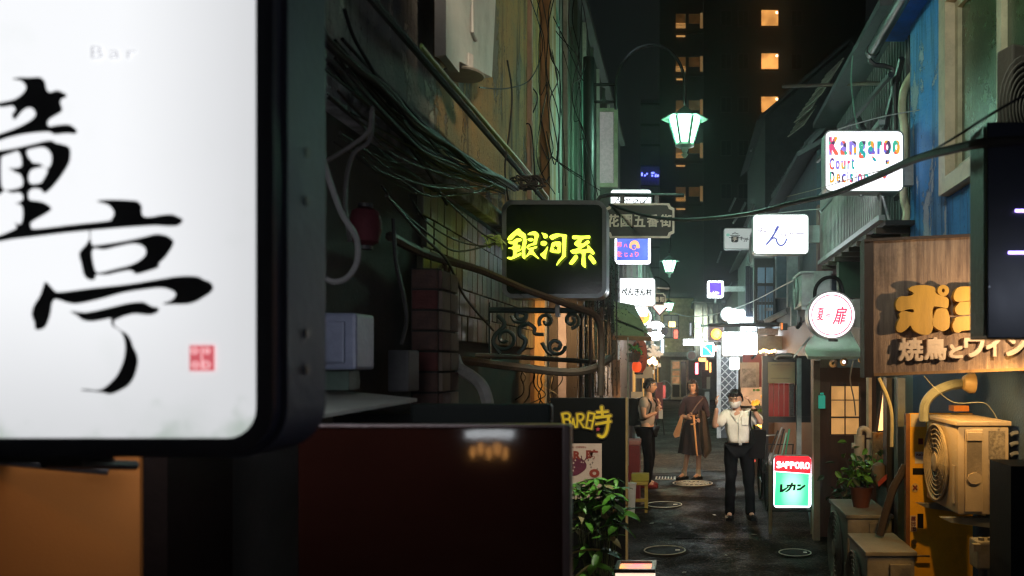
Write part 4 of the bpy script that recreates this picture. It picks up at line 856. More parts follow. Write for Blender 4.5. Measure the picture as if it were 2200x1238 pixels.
# far right signs
t = lightbox('purple_lightbox', 'small square purple lit sign with white letters at the far right', 1520, 604, 1554, 639, 24, .2, 3, emi('purple_lit', (.09,.03,.62), 1.3), W5, 3.4, bracket=(1600,615,626))
b = MB(); text(b, 'add+', 1524, 626, 1545, 634, 23.98, .02, .004); build('lettering', b, W3, t)
b = MB(); b.tube([P(1537,639,24.1), P(1537,652,24.1)], .03, 6); build('post', b, galv, t)
t = round_sign('round_lightbox', 'small white glowing round sign below the purple square sign', 1564, 675, 16, 21, W8, framew)
t = lightbox('white_lightbox', 'bright blank white sign partly behind the long black lamp bar', 1563, 664, 1605, 702, 20, .18, 4, W8, framew, 1.5, bracket=(1650,678,690))
t = lightbox('white_lightbox', 'bright blank white sign stepping out below the barred window', 1590, 682, 1624, 712, 19.4, .18, 3, W8, framew, 1.5, bracket=(1650,690,700))
t = lightbox('white_lightbox', 'largest of the bright white signs at the far right, under the long black lamp bar', 1550, 712, 1628, 766, 17.5, .18, 7, W8, framew, 1.8, bracket=(1655,730,748))
b = MB(); strokes(b, [[(1557,734),(1555,739),(1558,743)],[(1618,737),(1623,735)],[(1619,739),(1622,739)]], 17.48, 1.6); build('faint_marks', b, ink, t)
t = lightbox('white_lightbox', 'small upright white sign hanging below the largest bright white sign', 1567, 768, 1589, 795, 18.6, .12, 3, W5, framew, 1.2)
t = lightbox('long_lightbox', 'long low white lit sign near the end of the alley', 1467, 728, 1512, 743, 30, .2, 1, W5, framed, 1, rear=True)
t = round_sign('round_lightbox', 'pale orange round sign behind the orange lamp box', 1525, 719, 15, 28, emi('peach_lit', (1,.5,.36), 1.6), W3)
t = lightbox('orange_lamp_box', 'brown box holding a round glowing orange lamp at the far right', 1521, 699, 1556, 734, 22, .2, 2, mat('brown_box', (.08,.045,.03), .6), framed, 2, cat='lamp')
c = P(1539, 718, 21.95); b = MB(); b.lathe(c, [(.01,-.02),(.09,-.018),(.135,-.002),(.14,.02)], 20, 'y'); build('glowing_globe', b, emi('orange_globe', (1,.42,.03), 3.2), t)
t = lightbox('green_lightbox', 'small square green and turquoise lit sign at the far right', 1506, 737, 1534, 766, 25, .2, 3, emi('turquoise_lit', (.02,.55,.40), 1.5, col2=(.02,.45,.85), scale=2.5), W5, 2.4)
b = MB(); strokes(b, [[(1512,745),(1520,750),(1529,761)],[(1511,742),(1516,742)]], 24.98, 2); build('drawing', b, W3, t)
t = round_sign('round_sign', 'unlit pinkish round board near the end of the alley', 1486, 764, 11, 30, mat('pink_disc', (.42,.25,.24), .7), framew, .06)
# more small signs packed into the far end
for l_, x0_, y0_, x1_, y1_, Y_, c_, q_ in (('tiny lit yellow sign beside the round glowing sign on the left', 1436, 690, 1452, 704, 27, (1,.75,.25), 1405), ('tiny red lit sign under the far green lantern', 1447, 708, 1457, 728, 33, (1,.10,.06), None), ('tiny pale green lit sign on the dark house at the far end', 1493, 694, 1506, 706, 34, (.5,1,.7), 1540), ('small amber lit sign above the far right doorway', 1500, 768, 1518, 778, 29, (1,.45,.12), None), ('narrow upright blue white lit sign on the far left wall', 1419, 728, 1427, 760, 25, (.6,.8,1), 1400), ('small lit pinkish sign over the lattice door', 1534, 742, 1548, 756, 23, (1,.5,.5), 1575)):
    lightbox('small_lightbox', l_, x0_, y0_, x1_, y1_, Y_, .14, 2, emi('small_lit_%d' % x0_, c_, 2.6, var=.25), framed, 1, bracket=(q_, (y0_+y1_)/2-2, (y0_+y1_)/2+2) if q_ else None)
# --- low red and green sign
t = lightbox('low_stand_sign', 'low red and green lit sign standing on the ground at right', 1661, 980, 1744, 1092, 9.5, .14, 9, emi('white_edge_lit', (.80,.85,1.0), 3.0), mat('sign_casing_pale', (.5,.5,.5), .4), 1.2)
b = MB(); o_ = [(P(x, y, 9.49).x, P(x, y, 9.49).z) for x, y in ((1663,1012),(1664,984),(1669,979.5),(1738,981),(1743,987),(1742,1018))]; b.prism([(x, 9.492, z) for x, z in o_], (0,.003,0)); build('red_panel', b, emi('red_lit', (.95,.02,.03), 1.25), t)
gl = bpy.data.materials.new('green_lit'); gl.use_nodes = True
_t = gl.node_tree; _b = _t.nodes['Principled BSDF']; _c = nn(_t, 'ShaderNodeTexCoord'); _g = nn(_t, 'ShaderNodeTexGradient'); _g.gradient_type = 'SPHERICAL'; _m = nn(_t, 'ShaderNodeMapping'); _m.inputs['Scale'].default_value = (6.5, 1, 3.4); _m.inputs['Location'].default_value = (0, 0, -.75)
_t.links.new(_c.outputs['Object'], _m.inputs[0]); _t.links.new(_m.outputs[0], _g.inputs[0]); _r = nn(_t, 'ShaderNodeValToRGB'); _r.color_ramp.elements[0].color = (.0,.62,.25,1); _r.color_ramp.elements[1].color = (.35,1,.62,1); _r.color_ramp.elements[1].position = .8
_t.links.new(_g.outputs['Fac'], _r.inputs[0]); _t.links.new(_r.outputs[0], _b.inputs['Emission Color']); _b.inputs['Emission Strength'].default_value = 1.35
b = MB(); b.prism([P(x, y, 9.492) for x, y in ((1667,1014.5),(1738,1019),(1736,1087),(1664,1086))], (0,.003,0)); build('green_panel', b, gl, t)
b = MB(); b.tube([P(*p, 9.486) for p in ((1667,1014.5),(1738,1019),(1736,1087),(1664,1086),(1667,1014.5))], .0025, 4); build('panel_edge', b, ink, t)
b = MB()
for s_, x_, w_ in (('S',1668.5,9),('P',1687.5,9.5),('P',1697.5,9.5),('O',1707.5,11),('R',1719.5,9.5),('O',1729,11)): text(b, s_, x_, 991+(x_-1668)*.035, x_+w_, 1006+(x_-1668)*.035, 9.488, 0, .002, fat=.8)
glyph(b, [[[(1682.5+(7 if k % 2 == 0 else 2.8)*math.sin(k*math.pi/5), 998.5-(8 if k % 2 == 0 else 3)*math.cos(k*math.pi/5)) for k in range(10)]]], 9.488, .002, smooth=False)
build('white_lettering', b, emi('letter_white', (1,1,1), 1.6), t)
b = MB(); glyph(b, [[[(1676,1041),(1681,1040),(1681,1052),(1692,1046),(1696,1046),(1682,1057),(1675,1058)]], [[(1690,1042),(1699,1041),(1700,1037),(1704,1037),(1703,1041),(1710,1041),(1708,1053),(1703,1054),(1705,1045),(1702,1045),(1697,1053),(1691,1057),(1686,1057),(1694,1050),(1697,1045),(1690,1046)]], [[(1713,1041),(1721,1041),(1720,1045),(1713,1045)]], [[(1712,1050),(1718,1049),(1729,1041),(1731,1044),(1720,1053),(1712,1054)]]], 9.488, .002, smooth=False); build('black_lettering', b, ink, t)
for px_ in (1655, 1745): b = MB(); b.tube([P(px_, 1000, 9.56), P(px_, 1152, 9.56)], .02, 8); build('leg', b, mat('leg_tan', (.33,.28,.18), .5), t)
b = MB(); b.tube([P(1655,1098,9.56), P(1745,1098,9.56)], .012, 6); build('cross_bar', b, blackm, t)
# --- wooden signboard
WY0 = 5.0
t = thing('wooden_signboard', 'weathered wooden signboard with raised yellow letters lit by an unseen warm lamp on the right', 'sign', tuple(P(2040, 800, WY0)))
b = MB(); b.prism([P(1877,513,WY0), P(2260,496,WY0), P(2260,794,WY0), P(1877,808,WY0)], (0,.06,0)); build('board', b, signwood, t)
b = MB(); b.prism([P(1857,517,WY0), P(1876.5,512.5,WY0-.01), P(1876.5,808.5,WY0-.01), P(1857,812,WY0)], (0,.12,0)); build('end_post', b, mat('brown_post', (.07,.045,.035), .7, stretch=(4,4,.4), bump=.4), t)
b = MB(); b.quad(P(1857,513,WY0-.015), P(2260,494,WY0-.015), P(2260,500,WY0-.015), P(1857,519,WY0-.015), (0,.09,0)); build('top_rail', b, M['brown_post'], t)
b = MB(); b.quad(P(1878,802,WY0-.012), P(2260,788,WY0-.012), P(2260,794,WY0-.012), P(1878,808.5,WY0-.012), (0,.08,0)); build('bottom_rail', b, oldboard, t)
w6 = lambda a, b_: (1900+a/6.19, 600+b_/6.19)
yl = mat('carved_yellow', (.62,.36,.06), .55, var=.3, scale=3, stretch=(4,1,.6), bump=.2)
PO = [[[(300,150),(330,110),(420,90),(540,90),(640,120),(650,180),(700,220),(800,250),(825,300),(810,390),(750,385),(690,375),(620,385),(615,560),(620,640),(590,720),(520,745),(420,720),(350,670),(320,620),(280,660),(210,710),(150,700),(135,650),(150,580),(180,520),(170,470),(200,440),(260,430),(355,450),(358,408),(280,410),(200,435),(140,410),(125,340),(150,270),(200,235),(280,235),(350,215),(355,185)]],
      [[(612,560),(640,460),(680,400),(790,400),(830,480),(840,580),(820,660),(750,695),(680,670),(620,620)]],
      [[(755+75*math.cos(k*.524), 160+75*math.sin(k*.524)) for k in range(12)], [(755+18*math.cos(k*.785), 160+28*math.sin(k*.785)) for k in range(8)]],
      [[(890,230),(920,150),(980,110),(1130,106),(1400,110),(1430,200),(1400,280),(1130,290),(1000,305),(930,305),(895,270)]], [[(910,400),(950,340),(1010,308),(1400,300),(1430,380),(1400,470),(1130,474),(1000,485),(930,465)]], [[(875,620),(900,560),(960,505),(1400,495),(1440,580),(1400,680),(1130,682),(1010,690),(960,715),(900,700)]]]
for g_ in PO:
    lab = MB(); glyph(lab, [[cv(w6, p) for p in g_]], WY0-.022, .022); build('raised_letter', lab, yl, t)
cr = mat('cream_letter', (.78,.62,.48), .55, var=.15)
for c_, x_, y_, x2, y2 in (('焼',1928,726,1981,776),('鳥',1983,725,2031,774),('と',2036,740,2066,770),('ワ',2068,726,2112,768),('イ',2115,724,2147,766),('ン',2158,722,2200,765)):
    b = MB(); text(b, c_, x_, y_, x2, y2, WY0-.014, 0, .014, fat=1.7); build('raised_letter', b, cr, t)
# ================================================================ near left
t = thing('orange_wall', 'warmly lit orange wall below the large near sign', 'wall', (-1.9, 2.0, 0))
b = MB(); b.box((-3.2, 2.0, 0), (-1.30, 2.25, 2.9)); build('render', b, orangew, t)
b = MB(); b.box((-1.298, 2.01, 0), (-1.24, 2.3, 2.9)); build('corner_post', b, mat('black_brown_post', (.010,.006,.005), .8, spec=.06), t)
b = MB(); b.box((-1.72, 1.80, 1.72), (-1.60, 1.999, 1.80)); b.box((-1.72, 1.80, 1.66), (-1.69, 1.83, 1.72)); b.tube([(-1.60,1.82,1.75),(-1.34,1.95,1.70)], .012, 8); build('sign_bracket', b, blackm, t)
b = MB(); b.tube([P(436,1140,2.45), P(436,1330,2.45)], .009, 8); solo('thin_post', b, mat('pinkish_wood', (.45,.25,.17), .6), 'thin pale post in the dark below the large near sign', 'post')
t = thing('lacquered_board', 'glossy dark maroon panel reflecting the alley lights at lower middle', 'panel', (-.65, 2.2, 0))
a = P(640,915,2.2); e = P(1210,915,2.2)
b = MB(); b.box((a.x, 2.2, .05), (e.x, 2.235, a.z-.004), .003); build('sheet', b, maroon, t)
b = MB(); b.box((e.x+.0005, 2.185, .0), (P(1226,0,2.2).x, 2.245, a.z+.003), .004); build('edge_trim', b, mat('maroon_edge', (.05,.035,.035), .35), t)
b = MB(); b.box((a.x, 2.192, a.z-.004), (e.x, 2.24, a.z+.004), .002); build('top_trim', b, mat('maroon_trim', (.09,.06,.06), .3), t)
t = thing('black_cabinet', 'black metal cabinet top showing behind the maroon panel', 'cabinet', (-.6, 2.9, 0))
a = P(880,868,2.9); e = P(1184,868,2.9)
b = MB(); b.box((a.x, 2.9, 0), (e.x, 2.96, a.z-.0), .012); build('body', b, mat('greenish_black', (.006,.009,.008), .6, bump=.1, spec=.12), t)
b = MB(); b.box((P(690,0,2.9).x, 3.0, 1.0), (a.x-.002, 3.2, P(0,893,2.9).z)); build('side_body', b, blackp, t)
# pale triangular lid
b = MB(); b.prism([Vector((-1.12,2.55,1.80)), Vector((-1.24,2.95,1.835)), Vector((-.90,2.97,1.822))], (0,0,.012)); 
b = MB(); b.prism([P(668,893,2.2), P(895,853,2.9), P(893,860,2.9), P(672,897,2.2)], (0,.0,.001)); 
b = MB(); b.prism([P(655,896,2.35), P(896,856,3.0), P(690,834,3.4)], (0,0,-.012)); solo('pale_lid', b, mat('pale_lid', (.50,.52,.47), .4, grime=.2), 'pale pointed plastic lid lying on the black cabinet beside the near sign', 'lid')
# meter boxes
t = thing('meter_box', 'blue grey electric meter box on the dark left wall', 'meter box', tuple(P(730, 795, 3.0)))
b = MB(); a = P(672,795,3.0); e = P(765,672,3.0); b.box((a.x, 3.0, a.z), (e.x, 3.18, e.z), .012); build('body', b, mat('blue_grey_enamel', (.20,.23,.33), .45, grime=.3), t)
b = MB(); a = P(690,780,2.99); e = P(740,690,2.99); b.box((a.x, 2.985, a.z), (e.x, 2.999, e.z), .005); build('door', b, M['blue_grey_enamel'], t)
b = MB(); a = P(765,742,3.05); b.box((a.x+.001, 3.06, a.z-.02), (a.x+.012, 3.09, a.z+.02), .004); build('latch', b, whitem, t)
b = MB(); a = P(700,838,3.05); e = P(752,796,3.05); b.box((a.x, 3.04, a.z), (e.x, 3.14, e.z-.002)); build('lower_box', b, mat('green_grey', (.06,.10,.08), .6), t)
b = MB(); a = P(832,842,3.6); e = P(878,752,3.6); b.box((a.x, 3.6, a.z), (e.x, 3.75, e.z), .01); solo('small_grey_box', b, mat('charcoal_box', (.10,.10,.105), .6, grime=.3), 'charcoal grey box on the wall right of the meter box', 'box')
# large white box high on the wall
t = thing('wall_cabinet', 'big white enamel equipment box with a round plate under it high on the left wall', 'cabinet', tuple(P(1000, 165, 4.3)))
f1 = [P(935,-60,4.05), P(935,117,4.05), P(958,120,4.02), P(1060,165,4.75), P(1068,-60,4.75), P(958,-60,4.02)]
b = MB(); xx = -1.16; b.prism([P(935,-60,4.05), P(935,115,4.05), P(957,118,4.0), P(957,-60,4.0)], (0,.25,0)); build('end_face', b, whitem, t)
b = MB(); A_, B_, C_, D_ = P(958,-60,4.0), P(958,118,4.0), P(1057,166,5.1), P(1068,-60,5.1); b.quad(A_, B_, C_, D_, (-.06,.02,0)); build('door', b, whitem, t)
b = MB(); b.tube([P(1012,-50,4.53), P(1014,70,4.53), P(1022,86,4.6)], .012, 7); build('handle_ridge', b, whitem, t)
b = MB(); c = P(995,160,4.5); b.lathe(c, [(.12,-.008),(.125,0),(.115,.008)], 28, sx=.9, sy=1.0); build('round_plate', b, mat('plate_grey', (.40,.38,.33), .6, grime=.4), t)
b = MB(); b.tube([c, c+Vector((0,0,.10))], .06, 12); build('neck', b, whitem, t)
# red unlit lantern and looped conduit
t = thing('paper_lantern', 'dim dark red round lantern hanging on the dark wall behind a looped conduit', 'lantern', tuple(P(785, 522, 3.3)))
b = MB(); b.lathe(P(785,487,3.3), [(.025,-.075),(.05,-.06),(.062,-.02),(.062,.02),(.05,.06),(.025,.075)], 24); build('shade', b, mat('dull_red', (.09,.018,.025), .7, spec=.2), t, True)
b = MB(); b.lathe(P(785,487,3.3), [(.028,-.09),(.028,-.076)], 16); b.lathe(P(785,487,3.3), [(.028,.076),(.028,.09)], 16); build('collar', b, blackm, t)
def cab(name, label, pts, r, m_, Y=None, X=None, sub=6, grp=None, cat='cable'):
    q_ = [P(*p) if len(p) == 3 else (WX(p[0], p[1], X) if X is not None else P(p[0], p[1], Y)) for p in pts]
    b = MB(); b.tube(q_, r, 7, sub=sub); return solo(name, b, m_, label, cat, True, group=grp, loc=tuple(q_[0]))
cab('looped_conduit', 'grey ribbed conduit hanging in a loop in front of the dark left wall', [(690,330),(712,400),(735,460),(765,510),(768,560),(748,595),(720,606),(695,595),(672,570)], .0095, mat('conduit_grey', (.09,.09,.09), .6), Y=2.6)
cab('grey_cable', 'grey cable dropping from the band course behind the conduit loop', [(800,230),(795,300),(760,330),(745,380),(742,440),(752,520)], .008, cable_g, Y=2.9)
cab('grey_cable', 'grey cable sagging from the near sign to the wall joint', [(690,350),(730,330),(790,285),(798,240)], .007, cable_g, Y=2.7)
cab('yellow_green_cable', 'cable bent beside the charcoal box with a pale yellow highlight', [(845,470),(850,560),(868,640),(873,690),(862,740)], .009, cable_g, Y=3.5)
# slanted dark tube frame
cab('awning_tube', 'dark slanting metal tube running down in front of the black sign', [(838,508,3.6),(920,548,4.1),(1030,580,4.7),(1130,622,5.15),(1230,658,5.3),(1280,680,5.4),(1292,730,5.4),(1290,850,5.4)], .022, rust, cat='tube')
cab('awning_tube', 'thick rusty horizontal tube curving right under the iron scrolls', [(880,768,4.4),(1000,775,4.9),(1100,788,5.3),(1220,800,5.4),(1280,790,5.5),(1310,770,5.7)], .027, rust, cat='tube')
cab('awning_tube', 'thinner dark tube just above the thick rusty horizontal tube', [(880,765,4.9),(1050,765,5.6),(1150,770,6.0),(1280,778,6.3)], .018, rust, cat='tube')
for k, x_ in enumerate((1248,1268,1292)): 
    cab('awning_post', 'upright dark tube behind the iron scrolls', [(x_,660,6.25),(x_,870,6.25)], .014, rust, cat='tube', grp='upright tubes behind the iron scrolls', sub=0)
cab('white_pipe', 'white bent plastic pipe rising over the black cabinet', [(975,765,4.3),(985,790,4.3),(1012,808,4.25),(1035,830,4.2),(1047,865,4.2),(1050,900,4.2)], .032, mat('white_plastic', (.55,.53,.48), .4, grime=.3), cat='pipe')
# wall pipe and its lit cables
cab('wall_pipe', 'straight black pipe running along the stained wall to the black sign', [(760,-47),(800,0),(900,117),(1000,233),(1100,350),(1172,434)], .018, mat('matt_black', (.008,.008,.008), .95), X=-1.16, sub=0, cat='pipe')
lit = mat('green_lit_cable', (.40,.60,.15), .35, bump=.1)  # the sign's green light is put into this cable colour
for k in range(3):
    o_ = k*6
    cab('lit_cable', ['upper','middle','lower'][k]+' green lit cable of the three strapped on the straight wall pipe', [(905,105-k*4),(960,170-k*3),(1020,240-k*3),(1080,312-k*4),(1130,372-k*5),(1178,430-k*3)], .0075, lit if k else cable_p, X=-1.11+.012*k, sub=6)
# big bundle
bund = [(690,62),(715,100),(760,140),(810,180),(850,215),(890,260),(930,290),(980,325),(1030,362),(1070,385),(1110,405)]
for k in range(5):
    random.seed(40+k); pts = [(x_+random.uniform(-5,5), y_+random.uniform(-6,6)) for x_, y_ in bund]
    cab('bundled_cable', 'black cable twisted into the thick bundle across the stained wall', pts, .013-.0015*k, cable, X=-1.10+.006*k, grp='black cables of the thick twisted bundle')
random.seed(11)
CB = [([(740,20),(760,80),(800,150),(830,210),(870,300),(920,370),(960,440)], 'thin cable falling steeply over the pale end of the plaster'),
 ([(690,120),(780,180),(850,260),(900,300),(950,360),(1030,390),(1090,402)], 'thin cable sagging below the thick bundle'),
 ([(700,150),(790,225),(870,300),(960,360),(1040,395),(1095,410)], 'cable hugging the flaked band under the stained wall'),
 ([(860,250),(900,330),(960,370),(1010,380),(1090,405)], 'greenish glinting cable in the dark below the bundle'),
 ([(820,400),(870,460),(930,510),(980,540),(1040,530),(1080,515)], 'thin wire sagging to the knot left of the glowing characters'),
 ([(830,420),(900,500),(960,560),(1000,640),(1060,710)], 'long thin wire running down to the iron scrolls'),
 ([(930,400),(980,450),(1040,505),(1085,525)], 'thin wire crossing the olive tiles to the knot'),
 ([(880,420),(920,480),(990,520),(1050,528),(1092,512)], 'lowest wire reaching the knot left of the sign'),
 ([(1065,0),(1085,70),(1110,140),(1110,215),(1120,300),(1105,400)], 'dark wire hanging beside the white equipment box'),
 ([(1072,20),(1080,100),(1088,170),(1130,230),(1165,300),(1190,340),(1250,380)], 'wire crossing the beige pipes from the upper left'),
 ([(1140,0),(1160,60),(1165,110),(1140,170),(1090,190),(1030,188)], 'curved black wire looping out to the round plate'),
 ([(1100,60),(1105,150),(1120,215),(1150,290),(1200,350),(1290,410)], 'wire slanting from the knot to the dark pole'),
 ([(1160,0),(1180,80),(1195,160),(1210,280),(1215,400)], 'brown wire hanging in front of the green wall'),
 ([(1175,10),(1215,90),(1245,160),(1255,175)], 'wire running to the top of the dark pole'),
 ([(1210,110),(1240,230),(1252,350),(1258,430)], 'wire along the dark pole'),
 ([(1090,130),(1100,200),(1095,280),(1085,360),(1092,430)], 'dark wire between the two beige pipes'),
 ([(1080,135),(1108,212),(1104,205),(1155,215)], 'short stub wire sticking out of the knot on the pipes'),
 ([(1120,215),(1135,300),(1160,335),(1175,350),(1148,380),(1120,405)], 'looped wire below the knot on the pipes'),
 ([(1000,190),(1040,270),(1060,330),(1100,400)], 'very thin wire from the round plate to the black sign'),
 ([(1165,-20),(1190,60),(1240,120),(1250,160)], 'upper wire reaching the pole from the wall')]
for k, (p_, l_) in enumerate(CB):
    cab('wire', l_, p_, random.choice((.004,.005,.006,.007)), random.choice((cable, cable_g, cable)), X=-1.2+.004*k if p_[-1][0] < 1100 else None, Y=7.2+.05*k if p_[-1][0] >= 1100 else None)
for k in range(6):
    a0 = random.random()*6; pts = [(1065+random.uniform(-12,12)+i*8-20, 520+random.uniform(-14,14)) for i in range(6)]
    cab('tangled_wire', 'short tangled wire of the knot left of the glowing characters', pts, .005, lit, Y=5.2+k*.02, grp='short tangled wires left of the glowing characters')
random.seed(77)
for k in range(26):
    x_ = random.uniform(700, 760); y_ = random.uniform(60, 330); n_ = 7; sl_ = random.uniform(.68, .84); sag = random.uniform(15, 60)
    pts = [(x_+(1085-x_)*i/(n_-1), y_+(random.uniform(388,412)-y_)*(i/(n_-1))*1.0+sag*math.sin(math.pi*i/(n_-1))+random.uniform(-7,7)) for i in range(n_)]
    cab('loose_wire', 'loose dark wire of the tangle hanging across the stained left wall', pts, random.choice((.003,.004,.005,.007)), cable, X=-1.10-.02*(k % 9), grp='loose dark wires tangled across the left wall')
for k in range(14):
    x_ = random.uniform(1070, 1250); pts = [(x_+random.uniform(-14,14)+i*random.uniform(0,6), -20+i*random.uniform(50,75)) for i in range(7)]
    cab('loose_wire', 'loose dark wire hanging down over the pipes above the black sign', pts, random.choice((.004,.005,.006)), random.choice((cable, cable_g, cable)), Y=random.uniform(6.7,7.6), grp='loose dark wires hanging over the upper left pipes')
for k in range(12):
    x_ = random.uniform(1110, 1200); pts = [(x_+random.uniform(-10,10)-i*random.uniform(-3,8), 790+i*20) for i in range(5)]
    cab('loose_wire', 'loose wire hanging in front of the warm boards below the iron scrolls', pts, .005, random.choice((cable, creamm, cable_g)), Y=random.uniform(6.7,7.2), grp='loose wires before the warm boards')
for k in range(8):
    pts = [(1095+random.uniform(-10,60)+i*6, 395+random.uniform(-18,16)) for i in range(6)]
    cab('tangled_wire', 'short tangled wire on top of the black sign', pts, .006, cable_g, Y=5.6+k*.03, grp='short tangled wires on top of the black sign')
# two beige pipes
for k, (x_, r_) in enumerate(((1101,.042),(1132,.05))):
    Y = 7.0; b = MB(); b.tube([P(x_,-80,Y), P(x_,430,Y)], r_, 14)
    o_ = solo('beige_pipe', b, pipe_b, ['left beige upright pipe on the wall above the black sign','right thicker beige upright pipe on the wall above the black sign'][k], 'pipe', True)
b = MB(); b.tube([P(1118,215,6.9), P(1106,208,6.9)], .05, 8); solo('cable_knot', b, cable, 'black knot of tape on the two beige pipes', 'knot')
for k, (x0,y0,x1,y1,Y,r_,m_) in enumerate(((1180,-10,1193,55,8.2,.05,mat('green_pipe_and_glint', (.22,.42,.33), .35)),(1252,150,1252,430,9.2,.025,M['green_pipe_and_glint']),(1200,0,1200,430,8.6,.02,blackm),(1228,60,1228,430,9.6,.03,greenw))):
    b = MB(); b.tube([P(x0,y0,Y), P(x1,y1,Y)], r_, 10); solo('wall_conduit', b, m_, ['short ribbed green conduit end at the top of the left wall','thin green lit conduit just left of the dark pole','thin black conduit on the dark green wall','dark green conduit on the dark green wall'][k], 'pipe', True)
# hanging dry foliage
t = thing('hanging_vine', 'mass of shiny dark hanging vine leaves right of the black sign', 'plant', tuple(P(1300, 860, 7.3)))
random.seed(3); b = MB()
for k in range(2600):
    y_ = random.betavariate(1.1,1.3)*330+545; wd = 30+22*min(1,(y_-540)/120); x_ = 1300-(y_-560)*.06+random.gauss(0,.42)*wd
    c = P(x_, y_, 7.0+random.random()*.6); l = random.uniform(.008,.022); d = Vector((random.gauss(0,.4), random.gauss(0,.4), -1)).normalized()*l; s_ = Vector((random.gauss(0,1), random.gauss(0,1), random.gauss(0,.4))).normalized()*l*.28
    b.add([c, c+d*.5+s_, c+d, c+d*.5-s_], [(0,1,2,3)])
build('leaves', b, tinsel, t, kind='stuff')
for k in range(9):
    x_ = 1262+k*7.5; b = MB(); b.tube([P(x_, 555+random.random()*20, 7.3), P(x_+random.uniform(-6,6), 700, 7.3), P(x_+random.uniform(-8,4), 850, 7.3)], .007, 5, sub=5); build('stem', b, darkwood, t)
# awning left, lanterns
b = MB(); b.quad(P(1322,690,10.5), P(1392,718,10.5), P(1362,660,12.0), P(1318,652,12.0), (0,0,.03)); b.prism([P(1318,665,10.5), P(1322,722,10.5), P(1385,722,10.5), P(1378,690,10.5), P(1345,665,10.5)], (0,.04,0)); solo('awning', b, mat('olive_canvas', (.20,.22,.11), .8, grime=.3), 'olive green awning beside the hanging vine', 'awning')
b = MB(); b.quad(P(1316,722,10.4), P(1400,724,10.4), P(1385,712,11.2), P(1322,710,11.2), (0,0,-.05)); solo('awning_board', b, mat('rust_board', (.25,.09,.03), .6), 'rust brown board under the olive green awning', 'board')
def lantern(label, cx_, cy_, w_, h_, Y, m_, lit_=False):
    c = P(cx_, cy_, Y); s = Y/F; r = w_/2*s; hh = h_/2*s; t = thing('paper_lantern', label, 'lantern', (c.x, Y, c.z-hh-.02))
    prof = []
    for k in range(25):
        u = -1+2*k/24; rr = r*(max(0,1-abs(u)**3.2))**.5; prof.append((max(rr, r*.45)*(1+.018*(k % 2)), u*hh))
    b = MB(); b.lathe(c, prof, 24); build('shade', b, m_, t, True)
    b = MB(); b.lathe(c, [(r*.5,-hh-.025),(r*.5,-hh-.001)], 16); b.lathe(c, [(r*.5,hh+.001),(r*.5,hh+.025)], 16); build('collar', b, blackm, t)
    b = MB(); b.tube([c+Vector((0,0,hh+.02)), c+Vector((0,0,hh+.12))], .005, 5); build('hook', b, blackm, t)
    return t
tl = lantern('large unlit brownish red paper lantern with black characters by the shop on the left', 1374, 765, 32, 72, 11.6, mat('lantern_red', (.42,.07,.03), .7, var=.2, scale=12))
b = MB(); strokes(b, [[(1368,745),(1380,744)],[(1373,741),(1370,752),(1365,757)],[(1374,749),(1381,757)],[(1366,764),(1382,762)],[(1373,760),(1372,775)],[(1368,770),(1380,769)],[(1366,778),(1378,786)],[(1380,777),(1366,788)]], 11.46, 1.8); build('characters', b, ink, tl)
lantern('small orange glowing paper lantern below the hanging basket', 1368, 788, 20, 24, 10.8, emi('lantern_glow', (1,.10,.02), .75, var=.3))
t = thing('hanging_basket', 'woven hanging basket with a small green plant in front of the large lantern', 'basket', tuple(P(1360, 776, 10.4)))
c = P(1361,768,10.4); b = MB()
for k in range(7): rr = .085-.004*k; b.tube([c+Vector((rr*math.cos(a*.3927), rr*math.sin(a*.3927), .045-.016*k)) for a in range(17)], .006, 5)
for k in range(14): a = k*.4488; b.tube([c+Vector((.088*math.cos(a), .088*math.sin(a), .05)), c+Vector((.058*math.cos(a), .058*math.sin(a), -.06))], .005, 4)
build('basket_weave', b, mat('wicker', (.14,.08,.045), .7), t)
lf = MB(); lf.add([(0,0,0),(.018,.02,.008),(.022,.05,.006),(0,.085,-.01),(-.022,.05,.006),(-.018,.02,.008)], [(0,1,2,3),(0,3,4,5)]); leafme = [piece_mesh('leaf', lf, m_) for m_ in (leaf_m, leaf_m, leaf_d)]
random.seed(5); pieces('leaf', leafme, t, [c+Vector((random.gauss(0,.04), random.gauss(0,.03), .07+random.random()*.08)) for k in range(18)], [(random.uniform(-1,1), random.uniform(-1,1), random.random()*6.3) for k in range(18)])
b = MB(); b.tube([P(1349,780,10.3), P(1349,1000,10.3)], .011, 8); b.tube([P(1349,725,10.3), P(1349,780,10.3)], .008, 6); solo('slim_pole', b, mat('white_pole', (.42,.38,.32), .5), 'slim pale pole rising from behind the black door to the awning', 'pole')
# bar door
t = thing('bar_door', 'black open bar door with yellow cartoon lettering', 'door', (P(1270,0,5.3).x, 5.3, 0))
a = P(1182,855,5.3); e = P(1344,855,5.3); b = MB(); b.box((a.x, 5.3, .02), (e.x, 5.34, a.z), .004); build('leaf_panel', b, mat('door_black', (.007,.006,.006), .5, bump=.06, spec=.12), t)
b = MB(); b.box((e.x+.0005, 5.296, .02), (e.x+.014, 5.345, a.z)); build('edge', b, mat('door_edge', (.36,.22,.09), .5), t)
c = P(1324,1103,5.27); b = MB(); b.lathe(c, [(.012,.03),(.012,0),(.028,-.01),(.033,-.03),(.025,-.045),(.008,-.05)], 18, 'y'); build('knob', b, mat('brass', (.5,.34,.14), .25, metal=1), t, True)
b = MB(); b.box(tuple(P(1344,1078,5.29)), tuple(P(1350,1083,5.31))); build('latch', b, M['brass'], t)
BR = lambda a, b_: (1190+a/7.286, 860+b_/7.286)
